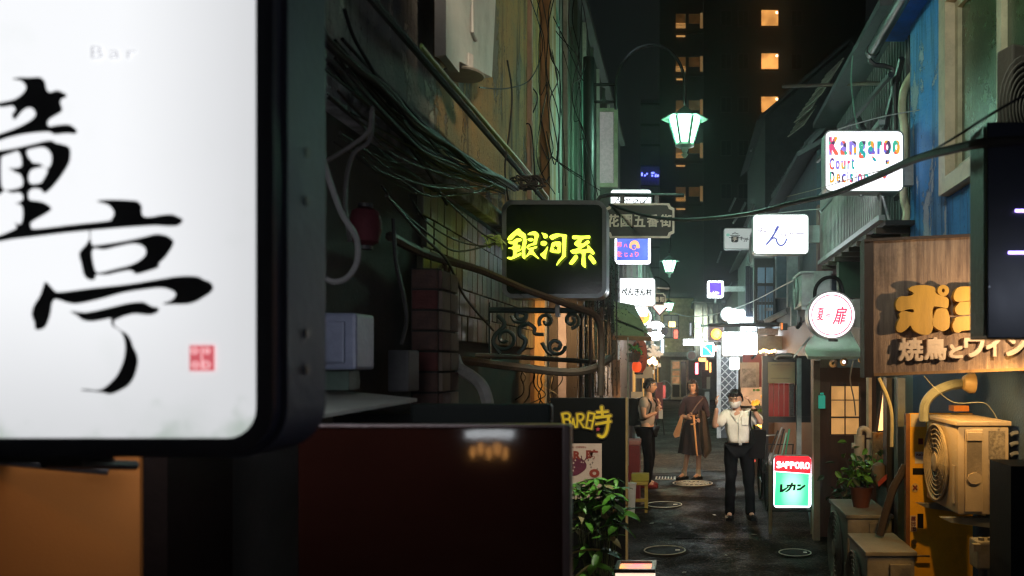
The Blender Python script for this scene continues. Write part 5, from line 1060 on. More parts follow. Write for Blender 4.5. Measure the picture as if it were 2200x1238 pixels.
BS = [[[(130,220),(150,300),(165,430)],38],[[(130,215),(210,205),(250,240),(230,290),(170,300)],34],[[(170,300),(240,310),(255,360),(235,420),(165,430)],34],
 [[(300,290),(275,430)],26],[[(305,290),(335,430)],26],[[(285,380),(325,380)],20],
 [[(365,220),(370,320),(360,420)],34],[[(365,225),(430,215),(465,250),(440,310),(380,320)],34],[[(400,320),(430,370),(470,425)],34],
 [[(545,195),(505,430)],32],[[(545,195),(640,215)],30],[[(640,215),(590,450)],32],[[(530,310),(610,325)],26],[[(505,430),(595,448)],30],
 [[(750,110),(760,230)],48],[[(680,190),(840,180)],44],[[(665,270),(885,245)],48],[[(665,375),(885,335)],44],[[(855,250),(845,400),(815,520),(760,575),(700,550)],48]]
for (gr, m_, dy) in ((4.6, yl, 0), (3.2, ink, .002), (0, mat('decal_yellow', (.95,.60,.03), .5, bump=.1), .004)):
    b = MB(); strokes(b, [([BR(*p) for p in s_[0]], s_[1]/7.286) for s_ in BS], 5.298-dy, 4, ext=.0004, grow=gr/1.0*.5); build('lettering', b, m_, t)
def starpoly(cx_, cy_, r): return [(cx_+(r if k % 2 == 0 else r*.42)*math.sin(k*math.pi/5), cy_-(r if k % 2 == 0 else r*.42)*math.cos(k*math.pi/5)) for k in range(10)]
b = MB(); glyph(b, [[starpoly(*BR(690,455), 6)]], 5.29, .0004, smooth=False); build('star', b, mat('pink_red', (.50,.05,.08), .5), t)
tp = thing('door_poster', 'pink poster with a spotted ladybird drawing taped on the black door', 'poster', tuple(P(1255, 1075, 5.29)))
b = MB(); a = P(1190,1072,5.29); e = P(1293,953,5.29); b.box((a.x, 5.288, a.z), (e.x, 5.2895, e.z)); build('sheet', b, paper_p, tp)
dr = mat('poster_red', (.32,.035,.02), .6); dp = mat('poster_purple', (.16,.02,.05), .6)
b = MB(); text(b, 'BAR', 1203, 969, 1248, 987, 5.287, .05, .0004); text(b, '時', 1259, 966, 1286, 989, 5.287, .05, .0004); text(b, '★ OPEN', 1226, 958, 1259, 963, 5.287, .01, .0004); glyph(b, [[starpoly(*BR(595,880), 2.5)], [[(1246+11*math.cos(k*.5236)+31, 1017+9*math.sin(k*.5236)) for k in range(12)], [(1246+4*math.cos(k*.785)+31, 1017+3.5*math.sin(k*.785)) for k in range(8)]]], 5.2865, .0003); build('poster_lettering', b, dr, tp)
b = MB(); glyph(b, [[[(1232,1000+(-16)),(1248,985),(1259,995),(1259,1006),(1250,1015),(1236,1022),(1215,1022),(1208,1005),(1216,990)]]], 5.287, .0003); strokes(b, [[(1250,988),(1249,980)],[(1256,990),(1261,982)]], 5.287, 2, ext=.0003); build('ladybird_body', b, dp, tp)
b = MB()
for (qx,qy,r_) in ((1232,995,2),(1228,1003,1.6),(1234,1004,1.6),(1231,1011,2),(1236,989,1.5),(1249,993,1.4),(1253,994,1.2),(1220,1000,2)): glyph(b, [[[(qx+r_*math.cos(k*.785), qy+r_*math.sin(k*.785)) for k in range(8)]]], 5.2855, .0002)
build('spots', b, paper_p, tp)
b = MB(); 
for (qx,qy) in ((1264,989),(1268,998),(1273,994),(1270,1004),(1283,1008)): strokes(b, [[(qx-1.5,qy),(qx+1.5,qy)],[(qx,qy-2),(qx,qy+2)]], 5.2855, .8, ext=.0002)
build('sparkles', b, ink, tp)
# schefflera plant
c0 = P(1282, 1238, 4.7); t = thing('umbrella_plant', 'leafy green umbrella plant in front of the black bar door', 'plant', (c0.x, 4.7, 0))
b = MB(); b.lathe((c0.x, 4.7, 0), [(.11,.0),(.15,.28),(.16,.30),(.14,.30)], 24); build('pot', b, terra, t, True)
random.seed(21); lf = MB(); n_ = 7
vs = []; 
for i in range(n_): u = i/(n_-1); wv = .021*math.sin(math.pi*min(1,u**.8))**.8 if 0 < u < 1 else .001; vs += [(wv, .105*u, -.03*u*u+.006), (0, .105*u, -.03*u*u), (-wv, .105*u, -.03*u*u+.006)]
fs = []
for i in range(n_-1): fs += [(3*i,3*i+1,3*i+4,3*i+3),(3*i+1,3*i+2,3*i+5,3*i+4)]
lf.add(vs, fs); lm_ = [piece_mesh('leaf', lf, m_) for m_ in (leaf_m, leaf_m, leaf_m, leaf_d, leaf_m, leaf_d)]; ly_ = piece_mesh('leaf', lf, leaf_y)
for m_ in lm_+[ly_]:
    for p_ in m_.polygons: p_.use_smooth = True
clusters = [(1232,1052,8,1),(1252,1048,8,.9),(1268,1042,8,.9),(1290,1052,8,1),(1308,1070,7,1),(1326,1075,7,.9),(1275,1075,8,1),(1242,1078,7,1),(1238,1040,7,1),(1258,1035,8,1),(1280,1030,7,1),(1300,1045,7,1),(1322,1030,6,.9),(1245,1060,7,1),(1270,1055,8,1.1),(1296,1068,8,1),(1318,1062,7,1),(1334,1050,5,.8),(1312,1085,7,1.3),(1335,1100,7,1.2),(1280,1095,7,1.2),(1248,1092,6,1.2),(1262,1120,6,1.2),(1300,1115,7,1.1),(1325,1128,6,1),(1285,1140,6,1.1),(1240,1140,5,1),(1310,1155,5,1),(1262,1175,5,1.1),(1290,1185,5,1.4),(1240,1200,5,1),(1275,1215,5,1.3),(1256,1230,5,1),(1305,1220,4,1)]
locs = []; rots = []; scs = []
b = MB()
for (x_, y_, n_, s_) in clusters:
    c = P(x_, y_, 4.7+random.uniform(-.12,.14)); a0 = random.random()*6
    for k in range(n_): locs.append(c+Vector((random.uniform(-.004,.004),)*3)); rots.append((random.uniform(-.55,.35), random.uniform(-.3,.3), a0+k*2*math.pi/n_+random.uniform(-.2,.2))); scs.append(s_*random.uniform(.6,.95) if y_ < 1090 else s_*random.uniform(.8,1.2))
    b.tube([Vector((c0.x+random.uniform(-.04,.04), 4.7, .28)), Vector((c.x*.6+c0.x*.4, 4.7+(c.y-4.7)*.3, c.z*.6+.1)), c], .004, 5, sub=4, r2=.0025)
build('stems', b, mat('green_stem', (.07,.10,.03), .5), t, kind='stuff'); pieces('leaf', lm_+[ly_], t, locs, rots, scs)
# small lit box at the bottom edge
t = thing('lit_menu_box', 'small lit display box with a yellow and pink picture top at the bottom edge', 'display box', tuple(P(1362, 1300, 4.1)))
Y0, Y1 = 4.02, 4.2; z0 = H-(1226-CY)/F*Y0; xa = P(1322,0,Y0).x; xb = P(1405,0,Y0).x
b = MB(); b.box((xa, Y0, z0-.42), (xb, Y1, z0-.012)); build('body', b, emi('box_glow', (1,.75,.55), .9), t)
b = MB(); ring_prism(b, [(xa-.006,Y0-.006),(xb+.006,Y0-.006),(xb+.006,Y1+.006),(xa-.006,Y1+.006)], [(xa+.014,Y0+.014),(xb-.014,Y0+.014),(xb-.014,Y1-.014),(xa+.014,Y1-.014)], z0-.011, z0+.006)
b.v = [(x_, z_, y_) for x_, y_, z_ in b.v]; build('rim', b, mat('dark_wood_rim', (.05,.02,.015), .35), t)
b = MB(); b.box((xa+.0145, Y0+.0145, z0-.011), (xb-.0145, Y1-.0145, z0-.006)); build('picture', b, emi('pic_yellow', (1,.55,.10), 1.0, col2=(1,.28,.30), scale=9), t)
# stool, bins by the left shops
t = thing('yellow_stool', 'worn yellow wooden stool at the left edge of the alley', 'stool', tuple(P(1374, 1098, 11)))
c = P(1373,1096,11.0); st = mat('stool_yellow', (.36,.25,.04), .6, grime=.4)
b = MB(); b.box((c.x-.12, 10.88, .36), (c.x+.12, 11.14, .40), .008); build('seat', b, st, t)
b = MB(); b.box((c.x-.10, 10.96, .40), (c.x+.13, 11.10, .50), .01); build('box_top', b, mat('olive_yellow', (.28,.24,.03), .6), t)
for sx in (-.095,.095):
    for sy in (-.09,.09): b = MB(); b.box((c.x+sx-.018, 11.01+sy-.018, 0), (c.x+sx+.018, 11.01+sy+.018, .359)); build('leg', b, st, t)
b = MB(); b.box((c.x-.09, 10.91, .14), (c.x+.09, 10.93, .18)); build('stretcher', b, st, t)
b = MB(); a = P(1352,1060,10.8); b.lathe((a.x, 10.8, 0), [(.07,0),(.09,.38),(.10,.40),(.08,.40)], 20); solo('white_bucket', b, whitem, 'pale slim bucket between the black door and the yellow stool', 'bucket', True)
t = thing('dark_red_bin', 'dark red upright bin behind the yellow stool', 'bin', tuple(P(1362, 1075, 11.8)))
c = P(1361,1075,11.8); b = MB(); b.box((c.x-.10, 11.7, 0), (c.x+.09, 12.0, .80), .01); build('body', b, redd, t); b = MB(); b.box((c.x-.11, 11.68, .801), (c.x+.10, 12.02, .87), .015); build('lid', b, mat('bin_lid', (.30,.12,.10), .4), t)
# sign stands and papers behind the left man
for k, (x0,y0,x1,y1,Y,m_,l_) in enumerate(((1366,788,1402,813,16,paper,'cream notice sheet below the large lantern'),(1356,842,1382,862,15,paper,'cream menu sheet left of the man with the backpack'),(1352,872,1378,884,15,mat('amber_paper', (.55,.35,.12), .8),'amber sheet behind the backpack'),(1417,828,1430,856,17,mat('maroon_print', (.28,.05,.08), .6),'maroon poster behind the man with the backpack'),(1415,880,1424,900,15.5,whitem,'small white card on the board stand'))):
    b = MB(); pbox(b, x0, y0, x1, y1, Y, .01); solo('notice', b, m_, l_, 'notice')
t = thing('board_stand', 'maroon menu board on a black stand right of the man with the backpack', 'board', tuple(P(1420, 935, 16)))
b = MB(); pbox(b, 1408, 822, 1424, 900, 16, .03); build('board', b, mat('maroon_board', (.20,.04,.06), .5, var=.5, scale=14), t)
for x_ in (1409, 1423): b = MB(); b.tube([P(x_,900,16.01), P(x_+4,935,16)], .012, 6); build('leg', b, blackm, t)
t = thing('parked_bicycle', 'thin bicycle wheel leaning by the wall at the far left', 'wheel', tuple(P(1430, 855, 24)))
c = P(1428,838,24); b = MB(); b.tube([c+Vector((.20*math.cos(a*.2618), 0, .26*math.sin(a*.2618))) for a in range(25)], .012, 5, cap=False); build('tyre', b, galv, t)
for k in range(6): b = MB(); b.tube([c-Vector((.2*math.cos(k*.52),0,.26*math.sin(k*.52))), c+Vector((.2*math.cos(k*.52),0,.26*math.sin(k*.52)))], .003, 4); build('spoke', b, galv, t)
# warm bar lights on the left, 17-20 m
for k, (x_, y_) in enumerate(((1396,777),(1403,772),(1408,779))):
    c = P(x_, y_, 17.5); b = MB(); b.lathe(c, [(.015,-.06),(.05,-.03),(.05,.02),(.015,.05)], 12); solo('warm_bulb', b, WARM, 'small warm bulb in the cluster of lights over the left man', 'bulb', True, group='warm bulbs over the man with the backpack')
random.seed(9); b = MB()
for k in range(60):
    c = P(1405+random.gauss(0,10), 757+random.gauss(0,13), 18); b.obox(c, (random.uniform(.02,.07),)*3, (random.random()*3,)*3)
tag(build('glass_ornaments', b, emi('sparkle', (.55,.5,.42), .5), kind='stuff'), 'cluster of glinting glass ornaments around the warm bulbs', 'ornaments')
# ================================================================ right side objects
# AC units
def ac_unit(label, X, Yn, Yf, z0, z1, D, detail=True, m_=None):
    m_ = m_ or acm
    t = thing('outdoor_air_conditioner', label, 'air conditioner', (X+D/2, (Yn+Yf)/2, z0), )
    b = MB(); b.box((X, Yn, z0), (X+D, Yf, z1-.03), .018); build('casing', b, m_, t, True)
    b = MB(); b.box((X-.012, Yn-.012, z1-.029), (X+D+.01, Yf+.012, z1), .006); build('lid', b, m_, t)
    cyc = (Yf+Yn)/2+.10*(Yf-Yn); r = min((z1-z0)*.43, (Yf-Yn)*.40); zc = (z0+z1)/2-.01
    b = MB()
    for k in range(7): b.tube([(X-.016, cyc+(r*(1-k*.125))*math.cos(a*.2094), zc+(r*(1-k*.125))*math.sin(a*.2094)) for a in range(31)], .0045 if k else .010, 5, cap=False)
    for k in range(12): a_ = k*.5236; b.tube([(X-.012, cyc+r*.12*math.cos(a_), zc+r*.12*math.sin(a_)), (X-.012, cyc+r*math.cos(a_), zc+r*math.sin(a_))], .003, 4)
    build('fan_guard', b, mat('guard_tan', (.40,.34,.25), .5) if m_ is acm else m_, t)
    b = MB(); b.lathe((X-.005, cyc, zc), [(r*.99,0),(r*.99,-.004)], 32, 'x'); build('fan_opening', b, acg, t)
    b = MB(); b.lathe((X-.02, cyc, zc), [(r*.24,0),(r*.24,-.008),(r*.1,-.012)], 20, 'x'); build('hub', b, m_, t)
    b = MB(); b.box((X-.006, Yn+.04, z0+.06), (X-.0005, Yn+.09, z0+.30), .002); build('front_ridge', b, m_, t)
    if detail:
        # side with service cover, louvres and valves
        xs = X+D
        b = MB(); b.box((X+.14*D, Yn-.014, z0+.02), (X+.48*D, Yn+.004, z1-.05), .006); build('service_cover', b, m_, t)
        b = MB(); b.box((X+.16*D, Yn-.03, z1-.12), (X+.46*D, Yn-.0145, z1-.065), .004); build('grip', b, m_, t)
        rc = mat('grip_recess', (.24,.20,.15), .5)
        b = MB(); b.box((X+.17*D, Yn-.018, z0+.22*(z1-z0)+.10), (X+.45*D, Yn-.0142, z1-.121)); build('grip_recess', b, rc, t)
        b = MB(); b.lathe((X+.31*D, Yn-.016, z0+.30*(z1-z0)+.055), [(.14*D*1.0,.0),(.14*D,-.012)], 20, 'y', sx=1, sy=.8); build('recess_lip', b, m_, t)
        for k in range(5):
            zz = z1-.30-k*.062; b = MB(); b.box((X+.60*D, Yn-.006, zz), (X+.92*D, Yn-.0005, zz+.040), .003); build('louvre', b, m_, t)
        b = MB(); b.box((X+.60*D, Yn-.004, z1-.235), (X+.92*D, Yn-.0005, z1-.06)); build('rating_label', b, mat('label_grey', (.30,.26,.2), .5, scale=60, var=.6), t)
        for k in range(2): b = MB(); b.lathe((X+(.24+.56*k)*D, Yn-.014, z1-.04), [(.005,0),(.005,-.004)], 8, 'y'); build('screw', b, galv, t)
        for k in range(9): b = MB(); b.box((X+.03+.002, Yn+.05+k*.06, z1+.0005), (xs-.03, Yn+.06+k*.06, z1+.003)); build('lid_rib', b, m_, t)
    return t
t = ac_unit('tan outdoor air conditioner on wall brackets in front of the yellow door, lit warm', 1.69, 5.18, 5.85, 1.01, 1.59, .32)
b = MB(); b.quad((1.60,5.22,.985), (2.07,5.22,.985), (2.07,5.22,.90), (1.66,5.22,.955), (0,.05,0)); build('wall_bracket', b, galv, t); b = MB(); b.quad((1.60,5.75,.985), (2.07,5.75,.985), (2.07,5.75,.90), (1.66,5.75,.955), (0,.05,0)); build('wall_bracket', b, galv, t)
for k, pts in enumerate(([(1.95,5.15,1.15),(1.99,5.02,1.17),(2.04,4.9,1.165),(2.08,4.8,1.165)],[(1.95,5.15,1.10),(1.99,5.05,1.14),(2.04,4.95,1.145),(2.08,4.8,1.12)])):
    b = MB(); b.tube(pts, .014, 8, sub=5); build('refrigerant_pipe', b, creamm, t, True)
u2 = ac_unit('dusty outdoor air conditioner standing on the ground with plant pots on top', 1.235, 6.35, 7.08, .12, .80, .34, False, mat('dusty_enamel', (.22,.20,.16), .5, grime=.6))
b = MB(); b.box((1.27,6.4,0), (1.53,6.5,.12)); b.box((1.27,6.9,0), (1.53,7.0,.12)); build('foot', b, concrete, u2)
b = MB(); b.box((1.40,6.33,.58), (1.54,6.348,.74), .005); build('side_grip', b, M['dusty_enamel'], u2)
u3 = ac_unit('dusty outdoor air conditioner lowest at the bottom right, nearest of the two on the ground', 1.21, 5.55, 6.15, .08, .70, .32, False, M['dusty_enamel'])
b = MB(); b.box((1.24,5.6,0), (1.5,5.7,.08)); b.box((1.24,6.0,0), (1.5,6.1,.08)); build('foot', b, concrete, u3)
b = MB(); b.box((1.36,5.53,.5), (1.5,5.548,.62), .005); build('side_grip', b, M['dusty_enamel'], u3)
u4 = ac_unit('pale grey outdoor air conditioner high on the wall behind the round red ringed sign', 1.30, 9.3, 9.95, 2.58, 2.97, .34, False, mat('ac_pale', (.42,.46,.45), .45, grime=.3))
b = MB(); b.box((1.44,9.27,2.66), (1.62,9.298,2.95), .006); b.box((1.3,9.25,2.54), (1.8,9.3,2.575)); build('service_cover', b, M['ac_pale'], u4)
b = MB(); b.tube([P(1752,660,9.2), P(1752,620,9.2), P(1772,598,9.2), P(1800,600,9.2), P(1812,630,9.2)], .02, 8, sub=5); build('hose', b, cable, u4, True)
u5 = ac_unit('unlit outdoor air conditioner above the black framed windows on the far right', 1.42, 17.4, 18.1, 2.55+2.05-.6, 4.7, .5, False, M['ac_pale'])
# upper right AC grille fan at right edge
t = thing('outdoor_air_conditioner', 'dark round fan guard of an air conditioner at the upper right edge', 'air conditioner', tuple(P(2200, 300, 4.0)))
c = P(2215,235,4.0); b = MB()
for k in range(9): b.tube([c+Vector((.012*0, 0, 0))+Vector(((.19-k*.02)*math.cos(a*.2094)*.9, (.19-k*.02)*math.cos(a*.2094)*.3, (.26-k*.027)*math.sin(a*.2094))) for a in range(31)], .004, 4, cap=False)
build('fan_guard', b, mat('dark_guard', (.16,.15,.12), .5), t)
b = MB(); b.obox(c+Vector((.13,.12,0)), (.5,.12,.62), (0,0,.3), .01); build('casing', b, mat('ac_shade', (.07,.06,.045), .5), t)
# yellow door
t = thing('yellow_door', 'open yellow door with stickers, lever handle and keyhole beside the air conditioner', 'door', tuple(P(1990, 1400, 5.95)))
a = P(1955,888,5.95); e = P(2090,880,5.95); b = MB(); b.box((a.x, 5.95, .03), (e.x, 5.99, a.z), .003); build('leaf_panel', b, yellowd, t)
b = MB(); b.box((P(1946,0,5.95).x, 5.945, .03), (a.x-.001, 5.995, a.z-.003)); build('edge', b, mat('door_edge_brown', (.22,.09,.03), .6, grime=.3), t)
c = P(1964,1192,5.94); b = MB(); b.lathe(c, [(.022,0),(.022,-.008)], 16, 'y', sy=1.4); b.tube([c+Vector((0,-.005,0)), c+Vector((0,-.03,0)), c+Vector((.02,-.035,0)), c+Vector((.10,-.035,-.002))], .008, 8); build('handle', b, mat('worn_steel', (.35,.28,.18), .3, metal=.9), t, True)
c = P(1963,1186-22,5.94); b = MB(); b.lathe(c, [(.018,0),(.018,-.012)], 16, 'y'); build('lock', b, M['worn_steel'], t)
stk = (('paper_sticker',1957,890,1989,917,paper,'peeling pale paper sticker at the top of the yellow door'),('red_mark_sticker',1973,942,1983,955,redd,'tiny dark red mark on the yellow door'),('white_sticker',1966,971,1986,996,whitem,'white sticker with red letters on the yellow door'),('dark_sticker',1961,1006,1986,1020,blackp,'small tilted black sticker on the yellow door'),('dark_sticker',1971,1104,1984,1135,blackp,'tall black sticker low on the yellow door'),('white_sticker',1955,1108,1969,1142,paper,'tall white sticker low on the yellow door'))
for n_, x0_, y0_, x1_, y1_, m_, l_ in stk: b = MB(); pbox(b, x0_, y0_, x1_, y1_, 5.947, .002); build('sticker', b, m_, t, label=l_)
b = MB(); c = P(1966,1048,5.946); b.lathe(c, [(.026,0),(.026,-.001)], 20, 'y', sy=1.25); build('sticker', b, mat('pale_yellow', (.6,.42,.15), .6), t, label='round sticker with a red cross on the yellow door')
b = MB(); c = P(1966,1048,5.944); 
for a_ in (.785, 2.356): b.tube([c-Vector((.018*math.cos(a_),0,.022*math.sin(a_))), c+Vector((.018*math.cos(a_),0,.022*math.sin(a_)))], .006, 6)
build('red_cross', b, redd, t)
b = MB(); 
for k in range(3): text(b, '目日田'[k], 1958, 1110+k*11, 1967, 1119+k*11, 5.944, .02, .0004)
text(b, 'NO', 1969, 975, 1984, 980, 5.944, .03, .0004); build('sticker_lettering', b, redd, t)
# ducts, pillar
cab('wall_duct', 'fat blue grey duct bending out of the wall above the air conditioner', [(1985,905,5.6),(1987,870,5.6),(2005,845,5.6),(2040,828,5.6),(2075,824,5.7)], .034, mat('duct_grey', (.20,.22,.20), .5), cat='duct')
b = MB(); c = P(2076,823,5.62); b.lathe(c, [(.045,-.02),(.07,.02),(.07,.05)], 18, 'x'); solo('duct_collar', b, mat('collar_tan', (.30,.22,.12), .5), 'tan collar where the fat duct meets the wall', 'collar', True)
b = MB(); pbox(b, 1929, 812, 1945, 1240, 6.3, .12, .0); solo('steel_pillar', b, mat('pillar_grey', (.20,.22,.22), .5), 'narrow grey steel pillar left of the yellow door', 'pillar')
b = MB(); pbox(b, 1905, 812, 1926, 1240, 6.5, .12, .0); solo('dark_pillar', b, blackm, 'black pillar behind the narrow grey one', 'pillar')
cab('thin_white_wire', 'thin pale wire hanging above the air conditioner', [(1985,808),(2010,835),(2050,865),(2110,865),(2130,880),(2142,900)], .0022, cable_p, Y=5.1)
cab('drain_hose', 'bent grey hose under the wooden signboard', [(1888,812),(1905,850),(1915,890),(1915,960)], .014, mat('hose_grey', (.28,.27,.2), .5), Y=5.6)
b = MB(); pbox(b, 2050, 872, 2082, 884, 5.75, .12); solo('orange_block', b, mat('orange_wood', (.45,.16,.03), .6), 'small orange wooden block on the wall above the air conditioner', 'block')
# meters bottom right
t = thing('gas_meter', 'pale grey gas meter with pipes under the air conditioner', 'meter', tuple(P(2130, 1260, 4.9)))
b = MB(); a = P(2100,1225,4.9); e = P(2160,1165,4.9); b.box((a.x,4.9,a.z), (e.x,5.05,e.z), .012); build('body', b, mat('meter_grey', (.24,.22,.18), .5, grime=.4), t)
for x_ in (2108, 2128, 2150): b = MB(); b.tube([P(x_,1155,4.95), P(x_,1330,4.95)], .018, 8); build('pipe', b, M['meter_grey'], t)
b = MB(); pbox(b, 2092, 1170, 2108, 1185, 4.86, .04); build('valve', b, M['meter_grey'], t)
b = MB(); pbox(b, 2172, 1002, 2300, 1400, 4.3, .3, .2); solo('black_box', b, blackp, 'black box cut by the lower right edge of the view', 'box')
for k in range(3): cab('grey_pipe', 'grey pipe behind the gas meter at the right edge', [(2170,935+k*22,5.2),(2185,930+k*22,5.2),(2230,935+k*22,5.2)], .014, galv, grp='grey pipes at the right edge', cat='pipe')
# dark big sign box
t = thing('dark_sign_box', 'big black unlit box sign with two violet light strips at the right edge', 'sign', (1.4, 2.65, 2.0))
X0 = P(2121,0,2.6).x; zt = P(0,262,2.6).z; zb = P(0,728,2.6).z
b = MB(); b.box((X0, 2.6, zb), (1.9, 2.76, zt), .004); build('casing', b, mat('sign_black', (.004,.005,.012), .3, bump=0, scale=2, spec=.25), t)
b = MB(); b.box((X0-.004, 2.62, zb+.01), (X0-.0005, 2.74, zt-.01)); build('side_strip', b, mat('side_dark_green', (.025,.035,.032), .5, spec=.2), t)
for (x_, y_) in ((2182,453),(2167,543)):
    a = P(x_, y_, 2.59); b = MB(); b.tube([a, Vector((1.85, 2.59, a.z-.0))], .0042, 8); build('light_strip', b, emi('violet_strip', (.42,.30,1), 5), t, True)
b = MB(); c = P(2125,616,2.595); b.lathe(c, [(.003,0),(.003,-.003)], 8, 'y'); build('screw', b, galv, t)
# thick cable across
cab('thick_cable', 'thick black cable sweeping across the lit signs to the street name plate', [(2240,302,2.4),(2130,306,2.5),(2060,318,2.7),(1960,345,3.2),(1870,385,3.8),(1780,420,4.5),(1700,437,5.2),(1620,457,6.0),(1540,468,6.8),(1460,472,7.6),(1380,462,8.4),(1310,440,8.9)], .0155, cable)
cab('thin_wire', 'thin wire looping up beside the thick cable at the right window', [(2200,205,2.6),(2130,245,2.65),(2060,290,2.8),(1990,330,3.2),(1930,352,3.7)], .0045, cable)
cab('thin_wire', 'thin pale wire running just above the thick cable over the white sign', [(1950,352,4.5),(1850,378,5.6),(1760,405,6.6),(1690,423,7.2)], .003, cable_p)
cab('thin_wire', 'pale lit wire rising from the top of the multicoloured sign to the blue wall', [(1800,278,7.3),(1900,250,7.3),(2030,228,7.3)], .005, mat('pale_wire', (.5,.52,.5), .4))
cab('thin_wire', 'bright wire from the hiragana sign to the balcony corner', [(1540,472,11),(1650,460,10.4),(1762,449,10)], .005, M['pale_wire'])
cab('thin_wire', 'wire sagging across the far end of the alley to the purple sign', [(1445,672,26),(1480,680,25),(1530,676,24),(1600,655,18),(1700,605,12),(1735,590,10.5)], .010, M['pale_wire'])
cab('green_wire', 'green lit wire hanging down to the multicoloured sign', [(1832,120,8.2),(1829,170,8.2),(1834,230,8.0),(1842,275,7.8)], .008, M['green_pipe_and_glint'])
cab('roof_drainpipe', 'bent shiny metal arm beside the upper pipe on the right', [(1868,128,7.9),(1880,140,7.9),(1918,148,7.9),(1922,200,7.9),(1922,330,7.9)], .022, blackm, sub=2, cat='arm')
# shop fronts on the right --------------------------------------------------
t = thing('paned_door', 'dark wooden bar door with small lit amber panes', 'door', tuple(P(1815, 1180, 9.2)))
b = MB(); pbox(b, 1762, 790, 1900, 830, 9.25, .1); pbox(b, 1762, 830, 1783, 1150, 9.25, .1, .03); pbox(b, 1848, 830, 1900, 1150, 9.25, .1, .03); pbox(b, 1783, 936, 1848, 1150, 9.25, .1, .03); build('leaf_panel', b, mat('red_brown_wood', (.09,.035,.022), .4, stretch=(4,4,.5)), t)
b = MB(); pbox(b, 1748, 775, 1762, 1150, 9.2, .12, .0); build('jamb', b, mat('tan_jamb', (.26,.19,.12), .6), t)
b = MB(); pbox(b, 1784.5, 824, 1786, 935, 9.22, .03); pbox(b, 1846, 824, 1847.5, 935, 9.22, .03); pbox(b, 1815, 824, 1817, 935, 9.22, .03)
for y_ in (859, 897): pbox(b, 1786, y_, 1846, y_+1.6, 9.22, .03)
build('glazing_bar', b, blackm, t)
for x_ in (1786.5, 1817.5):
    for y_ in (825, 861, 899): b = MB(); pbox(b, x_, y_, x_+28, y_+34, 9.26, .02); build('pane', b, emi('amber_pane', (.85,.42,.13), .48, var=.3, scale=5), t)
b = MB(); pbox(b, 1760, 850, 1773, 878, 9.1, .06); c = P(1766,846,9.1); b.lathe(c, [(.02,-.01),(.02,.01)], 12); solo('mail_tag', b, emi('teal_tag', (.02,.40,.28), .35), 'small teal tag on the jamb of the dark paned door', 'tag')
t = thing('amber_window', 'slanted glowing amber window at the edge of the wooden signboard', 'window', tuple(P(1900, 935, 7.2)))
b = MB(); b.quad(P(1884,926,7.2), P(1897,832,7.2), P(1912,826,7.2), P(1912,924,7.2), (0,.03,0)); build('pane', b, emi('bright_amber', (1,.62,.28), 1.6, col2=(1,.45,.12), scale=3), t)
b = MB(); b.tube([P(1883,928,7.18), P(1896,831,7.18), P(1912,824,7.18)], .012, 6); build('frame', b, M['red_brown_wood'], t)
b = MB(); pbox(b, 1876, 930, 1912, 1010, 7.25, .1); solo('stained_wall_piece', b, mat('mottled_amber', (.45,.24,.08), .8, var=.7, scale=14), 'mottled amber wall piece below the glowing window', 'wall')
b = MB(); pbox(b, 1866, 812, 1873, 935, 7.4, .1); solo('lit_jamb', b, mat('jamb_cream', (.6,.42,.25), .6), 'cream door jamb lit warm beside the glowing window', 'jamb')
for k, (x_, y_, r_) in enumerate(((1789,781,9),(1812,778,9),(1849,774,7))):
    c = P(x_, y_, 8.5); t = thing('spot_lamp', ['left clear reflector spot lamp under the pale green canopy','middle spot lamp with a bright violet white point under the pale green canopy','right unlit spot lamp under the pale green canopy'][k], 'lamp', tuple(c))
    s_ = r_/F*8.5; b = MB(); b.lathe(c, [(s_*.35,.5*s_),(s_*.9,-.1*s_),(s_,-.8*s_),(s_*.9,-.82*s_)], 18, 'y'); build('reflector', b, mat('chrome', (.6,.5,.4), .15, metal=1), t, True)
    b = MB(); b.lathe(c, [(s_*.45,-.7*s_),(s_*.2,-1.0*s_)], 12, 'y'); build('bulb', b, emi('spot_bulb', (1,.8,1), 9) if k == 1 else glassd, t)
cab('light_cord', 'tan cord looping down from the spot lamps with a small switch', [(1833,775,8.4),(1828,800,8.4),(1827,820,8.4),(1835,860,8.4),(1838,893,8.4)], .007, pipe_b)
# dark framed cabinet with red curtain
t = thing('shop_window', 'black framed shop window with red curtain and a tan notice board on top', 'shop window', tuple(P(1675, 1000, 12)))
b = MB(); pbox(b, 1638, 765, 1651, 1010, 12, .12, .0); pbox(b, 1651, 765, 1742, 778, 12, .12); pbox(b, 1651, 896, 1742, 908, 12, .12); pbox(b, 1708, 778, 1742, 896, 12.02, .1); build('frame', b, blackm, t)
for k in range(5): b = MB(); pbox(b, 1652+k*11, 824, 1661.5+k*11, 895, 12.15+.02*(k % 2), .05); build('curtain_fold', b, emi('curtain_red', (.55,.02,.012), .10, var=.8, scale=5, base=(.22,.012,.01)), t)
b = MB(); pbox(b, 1696, 824, 1706, 895, 11.98, .02); build('poster_strip', b, mat('grey_strip', (.12,.10,.10), .7, scale=40, var=.7), t)
b = MB(); pbox(b, 1650, 778, 1708, 823, 11.95, .03); f = build('notice_board', b, cardb, t)
b = MB(); 
for q, yy in enumerate((783, 812)): strokes(b, [[(1657+k*6, yy+2), (1660+k*6, yy), (1662+k*6, yy+2.5)] for k in range(7)], 11.94, .9)
build('handwriting', b, mat('faded_ink', (.12,.09,.06), .8), f)
b = MB(); pbox(b, 1712, 770, 1722, 1000, 11.6, .1); solo('grey_post', b, palesid, 'pale grey post right of the tan notice board', 'post')
